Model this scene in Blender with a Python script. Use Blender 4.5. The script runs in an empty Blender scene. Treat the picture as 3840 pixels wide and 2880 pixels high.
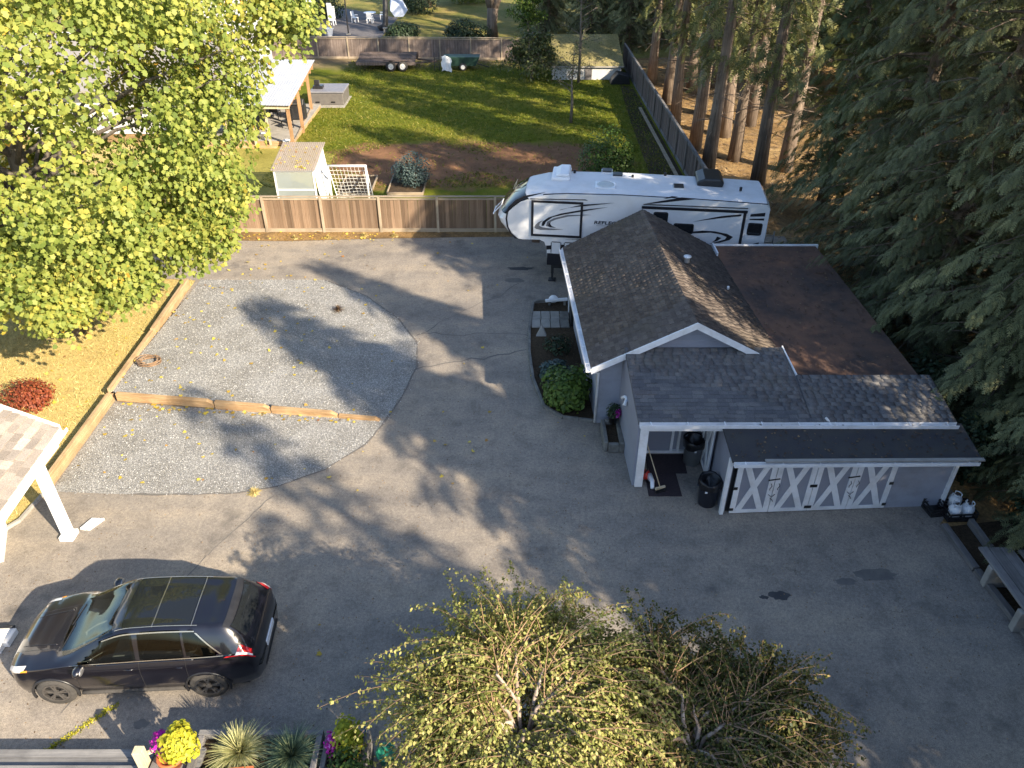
import bpy, math, random
import numpy as np
from mathutils import Vector, Matrix, Euler
R = math.radians
rng = np.random.default_rng(7)
random.seed(7)
SC = bpy.context.scene
COL = SC.collection

# ------------------------------------------------------------------ camera, sky, sun, exposure
CAM_H, CAM_PITCH, CAM_LENS = 13.54, 34.6, 27.19
cam_d = bpy.data.cameras.new('camera')
cam = bpy.data.objects.new('camera', cam_d); COL.objects.link(cam)
cam.location = (0, 0, CAM_H); cam.rotation_euler = (R(90 - CAM_PITCH), 0, 0)
cam_d.sensor_width = 36.0; cam_d.lens = CAM_LENS; cam_d.clip_end = 900; cam_d.clip_start = .1
SC.camera = cam

SUN_TRAVEL = Vector((-.75, .66, -.555)).normalized()       # the way the sunlight travels
SUN_EL = math.asin(-SUN_TRAVEL.z); SUN_AZ = math.atan2(-SUN_TRAVEL.x, -SUN_TRAVEL.y)
W = bpy.data.worlds.new('World'); SC.world = W; W.use_nodes = True
_nt = W.node_tree; _bg = _nt.nodes['Background']
_sky = _nt.nodes.new('ShaderNodeTexSky'); _sky.sky_type = 'NISHITA'; _sky.sun_disc = False
_sky.sun_elevation = SUN_EL; _sky.sun_rotation = SUN_AZ
_sky.altitude = 50; _sky.air_density = 1.0; _sky.dust_density = 1.0; _sky.ozone_density = 1.8
_nt.links.new(_sky.outputs[0], _bg.inputs['Color']); _bg.inputs['Strength'].default_value = .122
sun_d = bpy.data.lights.new('sun', 'SUN'); sun = bpy.data.objects.new('sun', sun_d); COL.objects.link(sun)
sun_d.energy = 5.0; sun_d.angle = R(.53); sun_d.color = (1.0, .86, .66)
sun.rotation_euler = SUN_TRAVEL.to_track_quat('-Z', 'Y').to_euler(); sun.location = (30, -30, 40)
VS = SC.view_settings
VS.view_transform = 'Standard'; VS.look = 'None'; VS.exposure = 1.45; VS.gamma = 1.0; VS.use_curve_mapping = False
SC.cycles.max_bounces = 6; SC.cycles.transparent_max_bounces = 8
SC.cycles.use_denoising = True

# ------------------------------------------------------------------ materials
MATS = {}
def _new(name):
    m = bpy.data.materials.new(name); m.use_nodes = True
    nt = m.node_tree; b = nt.nodes['Principled BSDF']
    MATS[name] = m
    return m, nt, b
def _coord(nt, scale=(1, 1, 1)):
    tc = nt.nodes.new('ShaderNodeTexCoord'); mp = nt.nodes.new('ShaderNodeMapping')
    mp.inputs['Scale'].default_value = scale
    nt.links.new(tc.outputs['Object'], mp.inputs['Vector'])
    return mp.outputs[0]
def _noise(nt, vec, scale, detail=4, rough=.55):
    n = nt.nodes.new('ShaderNodeTexNoise'); n.inputs['Scale'].default_value = scale
    n.inputs['Detail'].default_value = detail; n.inputs['Roughness'].default_value = rough
    nt.links.new(vec, n.inputs['Vector']); return n.outputs['Fac']
def _ramp(nt, fac, stops):
    r = nt.nodes.new('ShaderNodeValToRGB'); e = r.color_ramp.elements
    while len(e) < len(stops): e.new(.5)
    for el, (p, c) in zip(e, stops): el.position = p; el.color = (*c, 1)
    nt.links.new(fac, r.inputs[0]); return r.outputs[0]
def _mix(nt, fac, a, b, mode='MIX'):
    m = nt.nodes.new('ShaderNodeMix'); m.data_type = 'RGBA'; m.blend_type = mode
    for sock, v in ((m.inputs[0], fac), (m.inputs[6], a), (m.inputs[7], b)):
        if hasattr(v, 'links') or hasattr(v, 'is_linked'): nt.links.new(v, sock)
        elif isinstance(v, tuple): sock.default_value = (*v, 1)
        else: sock.default_value = v
    return m.outputs[2]
def _math(nt, op, a, b=None, clamp=False):
    m = nt.nodes.new('ShaderNodeMath'); m.operation = op; m.use_clamp = clamp
    for s, v in zip(m.inputs, (a, b)):
        if v is None: continue
        if hasattr(v, 'is_linked'): nt.links.new(v, s)
        else: s.default_value = v
    return m.outputs[0]
def _bump(nt, b, h, strength=.4, dist=.02):
    n = nt.nodes.new('ShaderNodeBump'); n.inputs['Strength'].default_value = strength; n.inputs['Distance'].default_value = dist
    nt.links.new(h, n.inputs['Height']); nt.links.new(n.outputs[0], b.inputs['Normal'])
def mat(name, c, c2=None, rough=.7, scale=3, bump=0, bscale=30, metal=0, stretch=(1, 1, 1), objrand=0, spec=.4, coat=0, dirt=None):
    """plain procedural surface: two tones mixed by noise, optional per-object value shift and fine relief"""
    m, nt, b = _new(name)
    if c2 is None: c2 = tuple(x * .82 for x in c)
    v = _coord(nt, stretch)
    col = _ramp(nt, _noise(nt, v, scale, 5), [(.36, c), (.64, c2)])
    if dirt:
        col = _mix(nt, _math(nt, 'MULTIPLY', _ramp(nt, _noise(nt, _coord(nt), 1.7, 6, .7), [(.45, (0, 0, 0)), (.75, (1, 1, 1))]), .7), col, dirt)
    if objrand:
        oi = nt.nodes.new('ShaderNodeObjectInfo')
        k = _math(nt, 'MULTIPLY_ADD', oi.outputs['Random'], objrand * 2)
        k.node.inputs[2].default_value = 1 - objrand
        hs = nt.nodes.new('ShaderNodeHueSaturation'); nt.links.new(k, hs.inputs['Value']); nt.links.new(col, hs.inputs['Color']); col = hs.outputs[0]
    nt.links.new(col, b.inputs['Base Color'])
    b.inputs['Roughness'].default_value = rough; b.inputs['Metallic'].default_value = metal
    b.inputs['Specular IOR Level'].default_value = spec
    if coat: b.inputs['Coat Weight'].default_value = coat; b.inputs['Coat Roughness'].default_value = .04
    if bump: _bump(nt, b, _noise(nt, v, bscale, 4), bump, .02)
    return m
def leafmat(name, stops, trans=.35, rough=.55, spec=.3):
    """foliage: each leaf takes its tone from the face attribute rnd, some light passes through"""
    m, nt, b = _new(name)
    at = nt.nodes.new('ShaderNodeAttribute'); at.attribute_name = 'rnd'
    col = _ramp(nt, at.outputs['Fac'], stops)
    nt.links.new(col, b.inputs['Base Color']); b.inputs['Roughness'].default_value = rough; b.inputs['Specular IOR Level'].default_value = spec
    if trans:
        t = nt.nodes.new('ShaderNodeBsdfTranslucent'); mx = nt.nodes.new('ShaderNodeMixShader'); mx.inputs[0].default_value = trans
        hs = nt.nodes.new('ShaderNodeHueSaturation'); hs.inputs['Value'].default_value = 1.1; hs.inputs['Saturation'].default_value = 1.1
        nt.links.new(col, hs.inputs['Color']); nt.links.new(hs.outputs[0], t.inputs[0])
        nt.links.new(b.outputs[0], mx.inputs[1]); nt.links.new(t.outputs[0], mx.inputs[2])
        nt.links.new(mx.outputs[0], nt.nodes['Material Output'].inputs[0])
    return m

def asphalt_mat():
    m, nt, b = _new('asphalt')
    v = _coord(nt)
    big = _noise(nt, v, .22, 6, .6); mid = _noise(nt, v, 1.6, 7, .65); fine = _noise(nt, v, 60, 3, .6); grit = _noise(nt, v, 14, 4, .6)
    col = _ramp(nt, big, [(.3, (.20, .18, .158)), (.5, (.252, .222, .186)), (.72, (.31, .268, .214))])
    col = _mix(nt, .75, col, _ramp(nt, mid, [(.28, (.62, .62, .64)), (.5, (1, 1, 1)), (.75, (1.25, 1.22, 1.15))]), 'MULTIPLY')
    col = _mix(nt, .8, col, _ramp(nt, grit, [(.3, (.75, .75, .76)), (.7, (1.2, 1.2, 1.2))]), 'MULTIPLY')
    col = _mix(nt, .9, col, _ramp(nt, fine, [(.3, (.62, .62, .64)), (.7, (1.35, 1.35, 1.35))]), 'MULTIPLY')
    lane = _noise(nt, _coord(nt, (.28, .9, 1)), .9, 5, .6)
    col = _mix(nt, .55, col, _ramp(nt, lane, [(.35, (.74, .75, .78)), (.5, (1, 1, 1)), (.66, (1.22, 1.17, 1.08))]), 'MULTIPLY')
    crack = nt.nodes.new('ShaderNodeTexVoronoi'); crack.feature = 'DISTANCE_TO_EDGE'; crack.inputs['Scale'].default_value = .55
    wob = nt.nodes.new('ShaderNodeVectorMath'); wob.operation = 'ADD'; nz = nt.nodes.new('ShaderNodeTexNoise'); nz.inputs['Scale'].default_value = 2.2; nz.inputs['Detail'].default_value = 6
    nt.links.new(v, nz.inputs['Vector']); nt.links.new(v, wob.inputs[0]); nt.links.new(nz.outputs['Color'], wob.inputs[1]); nt.links.new(wob.outputs[0], crack.inputs['Vector'])
    ck = _math(nt, 'MULTIPLY', _ramp(nt, crack.outputs['Distance'], [(.0, (1, 1, 1)), (.012, (0, 0, 0))]), _ramp(nt, _noise(nt, v, .4, 3), [(.56, (0, 0, 0)), (.66, (.45, .45, .45))]))
    col = _mix(nt, ck, col, (.05, .047, .043))
    # oil stains: dark blotches with a shape of their own
    st = _ramp(nt, _noise(nt, v, .62, 3, .7), [(.60, (0, 0, 0)), (.72, (1, 1, 1))])
    col = _mix(nt, _math(nt, 'MULTIPLY', st, .45), col, (.05, .05, .052))
    nt.links.new(col, b.inputs['Base Color']); b.inputs['Roughness'].default_value = .9; b.inputs['Specular IOR Level'].default_value = .25
    _bump(nt, b, fine, .6, .012)
    return m
def gravel_mat():
    m, nt, b = _new('gravel')
    v = _coord(nt)
    vo = nt.nodes.new('ShaderNodeTexVoronoi'); vo.inputs['Scale'].default_value = 42; nt.links.new(v, vo.inputs['Vector'])
    sep = nt.nodes.new('ShaderNodeSeparateColor'); nt.links.new(vo.outputs['Color'], sep.inputs[0])
    col = _ramp(nt, sep.outputs[0], [(.0, (.215, .21, .205)), (.35, (.30, .295, .285)), (.7, (.385, .378, .362)), (.97, (.53, .52, .495))])
    col = _mix(nt, .8, col, _ramp(nt, _noise(nt, v, .9, 5), [(.35, (.78, .76, .72)), (.65, (1.1, 1.1, 1.1))]), 'MULTIPLY')
    edge = _ramp(nt, vo.outputs['Distance'], [(.25, (1, 1, 1)), (.7, (.55, .55, .55))])
    col = _mix(nt, .6, col, edge, 'MULTIPLY')
    nt.links.new(col, b.inputs['Base Color']); b.inputs['Roughness'].default_value = .95
    h = _math(nt, 'MULTIPLY', vo.outputs['Distance'], -1.0)
    _bump(nt, b, h, 1.0, .03)
    return m
def grass_mat(name, stops, patch=None, patch_thr=(.5, .62), fine=45):
    m, nt, b = _new(name)
    v = _coord(nt)
    col = _ramp(nt, _noise(nt, v, .35, 6, .65), stops)
    col = _mix(nt, .85, col, _ramp(nt, _noise(nt, v, fine, 3, .7), [(.3, (.5, .52, .45)), (.7, (1.4, 1.35, 1.25))]), 'MULTIPLY')
    col = _mix(nt, .6, col, _ramp(nt, _noise(nt, v, 5, 5, .7), [(.3, (.7, .7, .65)), (.7, (1.25, 1.2, 1.1))]), 'MULTIPLY')
    if patch:
        col = _mix(nt, _ramp(nt, _noise(nt, v, .8, 6, .7), [(patch_thr[0], (0, 0, 0)), (patch_thr[1], (1, 1, 1))]), col, patch)
    nt.links.new(col, b.inputs['Base Color']); b.inputs['Roughness'].default_value = .9; b.inputs['Specular IOR Level'].default_value = .15
    _bump(nt, b, _noise(nt, v, fine, 4, .7), .9, .04)
    return m
def lawn_mat():
    """green lawn that turns into bare brown earth in the strip in front (along y), with a ragged border"""
    m, nt, b = _new('lawn')
    v = _coord(nt)
    g = _ramp(nt, _noise(nt, v, .3, 6, .65), [(.3, (.075, .10, .008)), (.5, (.125, .145, .013)), (.7, (.22, .195, .036))])
    g = _mix(nt, .8, g, _ramp(nt, _noise(nt, v, 14, 5, .7), [(.3, (.6, .6, .55)), (.7, (1.35, 1.3, 1.2))]), 'MULTIPLY')
    d = _ramp(nt, _noise(nt, v, .9, 6, .7), [(.3, (.135, .072, .042)), (.55, (.21, .112, .062)), (.75, (.30, .165, .09))])
    d = _mix(nt, .7, d, _ramp(nt, _noise(nt, v, 9, 5, .7), [(.3, (.7, .7, .7)), (.7, (1.25, 1.25, 1.2))]), 'MULTIPLY')
    sep = nt.nodes.new('ShaderNodeSeparateXYZ'); nt.links.new(v, sep.inputs[0])
    n1 = _noise(nt, v, .35, 6, .65)
    # distance to the middle line of the bare strip y = 40.7 (from x -10 to 4), half width 3
    yy = _math(nt, 'ABSOLUTE', _math(nt, 'SUBTRACT', sep.outputs['Y'], 40.2))
    xx = _math(nt, 'MAXIMUM', _math(nt, 'SUBTRACT', _math(nt, 'ABSOLUTE', _math(nt, 'ADD', sep.outputs['X'], 2.5)), 5.5), 0.0)
    dist = _math(nt, 'ADD', yy, _math(nt, 'MULTIPLY', xx, .75))
    f = _math(nt, 'ADD', dist, _math(nt, 'MULTIPLY', _math(nt, 'SUBTRACT', n1, .5), 5.5))
    k = _ramp(nt, _math(nt, 'MULTIPLY', f, .1), [(.29, (1, 1, 1)), (.40, (0, 0, 0))])
    # worn ground along the far fence
    yf = _math(nt, 'ADD', _math(nt, 'SUBTRACT', 63.6, sep.outputs['Y']), _math(nt, 'MULTIPLY', _math(nt, 'SUBTRACT', n1, .5), 6))
    k2 = _ramp(nt, _math(nt, 'MULTIPLY', yf, .1), [(.02, (1, 1, 1)), (.3, (0, 0, 0))])
    col = _mix(nt, k, _mix(nt, k2, g, (.20, .15, .085)), d)
    nt.links.new(col, b.inputs['Base Color']); b.inputs['Roughness'].default_value = .95; b.inputs['Specular IOR Level'].default_value = .1
    _bump(nt, b, _noise(nt, v, 25, 5, .7), .9, .05)
    return m
def wood_mat(name, c1, c2, c3, rough=.8, axis='Z', objrand=.2, grain=1.0):
    m, nt, b = _new(name)
    s = {'X': (.7, 14, 14), 'Y': (14, .7, 14), 'Z': (14, 14, .7)}[axis]
    oi = nt.nodes.new('ShaderNodeObjectInfo')
    tc = nt.nodes.new('ShaderNodeTexCoord'); mp = nt.nodes.new('ShaderNodeMapping'); mp.inputs['Scale'].default_value = s
    ad = nt.nodes.new('ShaderNodeVectorMath'); ad.operation = 'ADD'
    cb = nt.nodes.new('ShaderNodeCombineXYZ')
    for i in range(3): nt.links.new(_math(nt, 'MULTIPLY', oi.outputs['Random'], 37.0 + i * 11), cb.inputs[i])
    nt.links.new(tc.outputs['Object'], mp.inputs[0]); nt.links.new(mp.outputs[0], ad.inputs[0]); nt.links.new(cb.outputs[0], ad.inputs[1])
    v = ad.outputs[0]
    col = _ramp(nt, _noise(nt, v, 1.0, 6, .65), [(.28, c1), (.5, c2), (.72, c3)])
    hs = nt.nodes.new('ShaderNodeHueSaturation')
    k = _math(nt, 'MULTIPLY_ADD', oi.outputs['Random'], objrand * 2); k.node.inputs[2].default_value = 1 - objrand
    nt.links.new(k, hs.inputs['Value']); nt.links.new(col, hs.inputs['Color'])
    col = _mix(nt, _math(nt, 'MULTIPLY', _ramp(nt, _noise(nt, _coord(nt), 1.3, 5, .7), [(.45, (0, 0, 0)), (.7, (1, 1, 1))]), .45), hs.outputs[0], tuple(x * .45 for x in c1))
    nt.links.new(col, b.inputs['Base Color']); b.inputs['Roughness'].default_value = rough; b.inputs['Specular IOR Level'].default_value = .2
    _bump(nt, b, _noise(nt, v, 1.6, 6, .7), .5 * grain, .012)
    return m
def shingle_mat(name, stops, moss=None):
    m, nt, b = _new(name)
    v = _coord(nt)
    at = nt.nodes.new('ShaderNodeAttribute'); at.attribute_name = 'rnd'
    oi = nt.nodes.new('ShaderNodeObjectInfo')
    f = _math(nt, 'FRACT', _math(nt, 'ADD', at.outputs['Fac'], _math(nt, 'MULTIPLY', oi.outputs['Random'], 7.31)))
    col = _ramp(nt, f, stops)
    tc = nt.nodes.new('ShaderNodeNewGeometry'); sc = nt.nodes.new('ShaderNodeVectorMath'); sc.operation = 'SCALE'; sc.inputs[3].default_value = 1
    nt.links.new(tc.outputs['Position'], sc.inputs[0]); w = sc.outputs[0]
    col = _mix(nt, .85, col, _ramp(nt, _noise(nt, w, 55, 3, .7), [(.3, (.55, .55, .55)), (.7, (1.4, 1.4, 1.4))]), 'MULTIPLY')
    col = _mix(nt, .7, col, _ramp(nt, _noise(nt, w, 1.1, 6, .7), [(.3, (.72, .72, .74)), (.7, (1.25, 1.22, 1.18))]), 'MULTIPLY')
    if moss: col = _mix(nt, _math(nt, 'MULTIPLY', _ramp(nt, _noise(nt, w, .7, 6, .75), [(.5, (0, 0, 0)), (.68, (1, 1, 1))]), .6), col, moss)
    nt.links.new(col, b.inputs['Base Color']); b.inputs['Roughness'].default_value = .92; b.inputs['Specular IOR Level'].default_value = .2
    _bump(nt, b, _noise(nt, w, 90, 2, .6), .5, .008)
    return m
def glass_mat(name, c=(.012, .014, .016), rough=.04, spec=.5):
    m, nt, b = _new(name)
    b.inputs['Base Color'].default_value = (*c, 1); b.inputs['Roughness'].default_value = rough; b.inputs['Specular IOR Level'].default_value = spec
    return m
def clear_mat(name, tint=(.8, .85, .84), mixf=.55, rough=.25):
    """milky sheet plastic: part see-through, part diffuse"""
    m, nt, b = _new(name)
    b.inputs['Base Color'].default_value = (*tint, 1); b.inputs['Roughness'].default_value = rough
    t = nt.nodes.new('ShaderNodeBsdfTransparent'); tl = nt.nodes.new('ShaderNodeBsdfTranslucent'); tl.inputs[0].default_value = (*tint, 1)
    m1 = nt.nodes.new('ShaderNodeMixShader'); m1.inputs[0].default_value = .5
    nt.links.new(b.outputs[0], m1.inputs[1]); nt.links.new(tl.outputs[0], m1.inputs[2])
    m2 = nt.nodes.new('ShaderNodeMixShader'); m2.inputs[0].default_value = mixf
    nt.links.new(t.outputs[0], m2.inputs[1]); nt.links.new(m1.outputs[0], m2.inputs[2]); nt.links.new(m2.outputs[0], nt.nodes['Material Output'].inputs[0])
    return m

asphalt_mat(); gravel_mat(); lawn_mat()
grass_mat('dry_grass', [(.3, (.44, .33, .14)), (.5, (.54, .43, .19)), (.72, (.44, .38, .14))], (.22, .13, .065), (.6, .72))
grass_mat('far_grass', [(.3, (.10, .12, .03)), (.5, (.19, .175, .05)), (.7, (.30, .23, .09))])
grass_mat('forest_floor', [(.3, (.16, .10, .05)), (.5, (.27, .175, .085)), (.7, (.38, .27, .14))], (.10, .07, .04), (.52, .66), 12)
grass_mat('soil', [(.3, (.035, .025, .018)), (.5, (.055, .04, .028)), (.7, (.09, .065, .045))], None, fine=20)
grass_mat('moss_roof', [(.3, (.15, .14, .06)), (.5, (.23, .205, .10)), (.7, (.31, .275, .15))], (.12, .10, .07), (.55, .7), 12)
mat('stain', (.115, .107, .10), (.145, .134, .122), .9, 5, .4, 50)
grass_mat('side_grass', [(.3, (.22, .20, .05)), (.5, (.31, .28, .08)), (.72, (.38, .31, .11))])
mat('seam_tar', (.045, .045, .048), (.06, .06, .062), .9, 6)
wood_mat('fence_wood', (.12, .072, .044), (.21, .14, .092), (.33, .25, .18), objrand=.38)
wood_mat('fence_post', (.28, .22, .15), (.38, .31, .225), (.45, .38, .29), objrand=.12)
wood_mat('fence_rail', (.24, .185, .13), (.33, .265, .19), (.42, .35, .27), axis='X', objrand=.12)
wood_mat('old_wood', (.085, .064, .055), (.135, .105, .09), (.22, .18, .155), objrand=.35)
wood_mat('timber', (.30, .18, .085), (.42, .27, .14), (.52, .37, .21), axis='X', objrand=.15)
wood_mat('timber_y', (.30, .19, .10), (.40, .28, .155), (.48, .36, .22), axis='Y', objrand=.15)
wood_mat('grey_timber', (.13, .13, .135), (.19, .185, .18), (.27, .26, .245), axis='X', objrand=.15)
wood_mat('grey_timber_y', (.11, .105, .105), (.17, .16, .155), (.24, .23, .22), axis='Y', objrand=.15)
wood_mat('cedar_post', (.28, .15, .07), (.37, .22, .11), (.44, .29, .17), objrand=.12)
wood_mat('pale_wood', (.45, .36, .23), (.55, .46, .31), (.62, .54, .40), objrand=.08)
wood_mat('bark', (.085, .064, .050), (.17, .13, .10), (.30, .24, .185), objrand=.25, grain=3)
wood_mat('grey_bark', (.10, .085, .07), (.17, .145, .12), (.25, .22, .19), objrand=.15, grain=3)
mat('birch_bark', (.42, .34, .27), (.16, .11, .08), .8, 9, .3, 30, stretch=(1, 1, .35))
mat('twig', (.30, .19, .11), (.19, .12, .07), .85, 8)
shingle_mat('old_shingle', [(0, (.088, .072, .064)), (.35, (.108, .089, .079)), (.7, (.126, .105, .092)), (1, (.155, .13, .113))], (.12, .10, .075))
shingle_mat('blue_shingle', [(0, (.10, .10, .108)), (.4, (.118, .118, .125)), (.75, (.135, .133, .137)), (1, (.158, .154, .154))], (.115, .105, .085))
shingle_mat('tan_shingle', [(0, (.25, .215, .18)), (.4, (.31, .27, .23)), (.8, (.37, .325, .28)), (1, (.55, .51, .46))])
mat('needle_roof', (.18, .095, .060), (.082, .056, .046), .95, .8, .6, 40, dirt=(.03, .028, .03))
mat('dark_roll_roof', (.040, .040, .046), (.052, .050, .048), .9, 2.2, .4, 60)
mat('grey_siding', (.33, .345, .40), (.30, .315, .37), .65, 2, .05, 20, objrand=.035, dirt=(.22, .21, .21))
mat('grey_panel', (.27, .285, .335), (.24, .25, .30), .65, 1.3, .05, 20, objrand=.03)
mat('white_trim', (.82, .825, .84), (.76, .765, .78), .55, 2.5, .04, 20, dirt=(.5, .48, .45))
mat('white_paint', (.80, .79, .77), (.74, .73, .71), .5, 2)
mat('black_metal', (.018, .018, .02), (.028, .028, .03), .45, 6)
mat('black_plastic', (.016, .016, .018), (.024, .024, .026), .35, 6)
mat('bag_plastic', (.010, .010, .012), (.016, .016, .018), .28, 12, 1.0, 9)
mat('grey_plastic', (.22, .24, .27), (.19, .21, .24), .45, 4)
mat('navy_plastic', (.035, .042, .065), (.028, .034, .055), .4, 4)
mat('door_mat', (.038, .028, .032), (.03, .022, .026), .95, 14, .4, 80)
mat('concrete', (.33, .31, .28), (.25, .235, .21), .9, 3, .2, 30)
mat('wet_stone', (.12, .115, .105), (.20, .19, .17), .9, 5, .5, 12)
mat('rv_white', (.70, .71, .73), (.68, .69, .71), .22, .8, coat=.4, dirt=(.60, .60, .60))
mat('rv_roof', (.66, .67, .69), (.61, .62, .64), .5, 1.2, dirt=(.50, .50, .49))
mat('decal_black', (.014, .014, .018), (.02, .02, .024), .3, 3)
mat('decal_grey', (.13, .135, .145), (.17, .175, .185), .35, 30)
glass_mat('dark_glass')
def tinted_mat(name, tint):
    m, nt, b = _new(name)
    t = nt.nodes.new('ShaderNodeBsdfTransparent'); t.inputs[0].default_value = (*tint, 1); g = nt.nodes.new('ShaderNodeBsdfGlossy'); g.inputs['Roughness'].default_value = .03; g.inputs[0].default_value = (.9, .95, .93, 1)
    fr = nt.nodes.new('ShaderNodeFresnel'); fr.inputs[0].default_value = 1.5; mx = nt.nodes.new('ShaderNodeMixShader')
    nt.links.new(fr.outputs[0], mx.inputs[0]); nt.links.new(t.outputs[0], mx.inputs[1]); nt.links.new(g.outputs[0], mx.inputs[2]); nt.links.new(mx.outputs[0], nt.nodes['Material Output'].inputs[0])
tinted_mat('car_glass', (.42, .48, .45)); tinted_mat('car_glass_dark', (.10, .11, .11))
mat('rubber', (.028, .027, .026), (.045, .042, .04), .85, 12)
mat('dusty_rubber', (.04, .037, .034), (.06, .055, .05), .9, 9)
mat('steel', (.45, .45, .46), (.38, .38, .39), .35, 8, metal=.8)
mat('hub_white', (.72, .71, .69), (.6, .59, .57), .5, 5)
mat('rusty_steel', (.06, .045, .04), (.10, .07, .055), .8, 9)
mat('terracotta', (.50, .14, .05), (.42, .12, .045), .7, 5)
mat('white_plastic', (.78, .80, .82), (.72, .74, .77), .4, 3)
mat('pale_blue_cloth', (.60, .66, .78), (.52, .58, .72), .8, 4)
mat('green_plastic', (.03, .28, .17), (.025, .23, .14), .35, 4)
mat('blue_plastic', (.03, .22, .45), (.03, .2, .4), .4, 4)
mat('red_plastic', (.50, .035, .02), (.42, .03, .02), .4, 4)
mat('orange_net', (.6, .6, .58), (.5, .5, .48), .8, 9)
mat('roof_grey', (.30, .275, .25), (.25, .23, .21), .85, 3, .1, 30)
mat('polycarb', (.44, .44, .44), (.36, .36, .37), .4, 2)
mat('wall_pale', (.50, .50, .50), (.45, .45, .45), .8, 2)
mat('brown_tarp', (.16, .10, .07), (.12, .08, .06), .8, 3)
mat('dark_green_paint', (.015, .045, .03), (.012, .035, .025), .5, 3)
mat('tub_side', (.135, .125, .115), (.115, .105, .10), .6, 5)
mat('tub_lid', (.20, .20, .225), (.17, .17, .19), .55, 4)
mat('slate', (.09, .085, .09), (.12, .11, .11), .9, 5, .2, 20)
clear_mat('milky_sheet', (.58, .63, .62), .5); clear_mat('dirty_sheet', (.52, .43, .36), .85, .5)
def paint_mat():
    m, nt, b = _new('car_paint')
    b.inputs['Base Color'].default_value = (.0045, .004, .007, 1); b.inputs['Metallic'].default_value = .0; b.inputs['Roughness'].default_value = .3
    b.inputs['Coat Weight'].default_value = 1.0; b.inputs['Coat Roughness'].default_value = .03; b.inputs['Specular IOR Level'].default_value = .5
    return m
paint_mat()
mat('wheel_alloy', (.22, .21, .20), (.17, .16, .155), .3, 8, metal=.8)
mat('chrome_line', (.48, .44, .38), (.42, .38, .33), .25, 8, metal=.9)
mat('lamp_red', (.55, .015, .02), (.45, .012, .016), .15, 6, coat=.6)
mat('lamp_white', (.72, .68, .64), (.62, .58, .55), .12, 6, coat=.6)
mat('lamp_amber', (.80, .33, .02), (.7, .28, .02), .2, 6, coat=.5)
mat('seat_cloth', (.11, .115, .105), (.15, .155, .14), .8, 9)
leafmat('maple_leaf', [(0, (.065, .10, .016)), (.3, (.155, .21, .040)), (.6, (.28, .315, .068)), (.85, (.42, .39, .085)), (.97, (.56, .44, .07)), (1, (.57, .34, .055))], .42)
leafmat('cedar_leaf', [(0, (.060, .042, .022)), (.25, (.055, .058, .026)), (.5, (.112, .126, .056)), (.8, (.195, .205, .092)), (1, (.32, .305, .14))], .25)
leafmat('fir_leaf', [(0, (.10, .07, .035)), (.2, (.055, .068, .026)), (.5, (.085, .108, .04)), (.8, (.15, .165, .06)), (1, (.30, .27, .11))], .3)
leafmat('birch_leaf', [(0, (.09, .12, .028)), (.4, (.18, .21, .05)), (.75, (.32, .32, .095)), (1, (.48, .43, .16))], .38)
leafmat('dry_birch_leaf', [(0, (.04, .06, .018)), (.4, (.10, .115, .03)), (.7, (.20, .17, .05)), (1, (.38, .25, .10))], .3)
leafmat('shrub_leaf', [(0, (.03, .055, .012)), (.4, (.06, .11, .018)), (.75, (.11, .17, .025)), (1, (.20, .22, .05))], .25)
leafmat('dark_leaf', [(0, (.012, .025, .012)), (.5, (.025, .045, .02)), (1, (.05, .075, .03))], .15)
leafmat('blue_leaf', [(0, (.03, .055, .055)), (.5, (.06, .095, .09)), (1, (.12, .16, .15))], .2)
leafmat('red_leaf', [(0, (.10, .022, .012)), (.5, (.22, .05, .022)), (1, (.36, .12, .045))], .25)
leafmat('lime_leaf', [(0, (.20, .24, .015)), (.5, (.42, .40, .03)), (1, (.66, .56, .06))], .3)
leafmat('straw_blade', [(0, (.10, .13, .035)), (.45, (.36, .36, .15)), (1, (.62, .58, .32))], .25)
leafmat('green_blade', [(0, (.035, .07, .05)), (.6, (.10, .16, .10)), (1, (.42, .45, .22))], .25)
leafmat('magenta_petal', [(0, (.35, .01, .22)), (.6, (.55, .02, .38)), (1, (.6, .25, .6))], .3)
leafmat('fallen_leaf', [(0, (.32, .20, .03)), (.5, (.55, .42, .06)), (.8, (.65, .52, .10)), (1, (.30, .12, .04))], .1)
leafmat('stone_chip', [(0, (.18, .183, .188)), (.5, (.305, .305, .302)), (1, (.50, .497, .485))], 0, .9)
leafmat('dry_blade', [(0, (.34, .26, .09)), (.5, (.52, .41, .16)), (.85, (.62, .51, .24)), (1, (.24, .24, .07))], .2)
leafmat('lawn_blade', [(0, (.06, .09, .008)), (.5, (.125, .15, .015)), (.85, (.21, .20, .03)), (1, (.34, .28, .07))], .25)
leafmat('floor_twig', [(0, (.08, .055, .035)), (.6, (.20, .13, .07)), (1, (.36, .26, .15))], 0, .9)
leafmat('dead_twig', [(0, (.06, .035, .024)), (.7, (.10, .062, .038)), (1, (.22, .15, .085))], .1)

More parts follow.
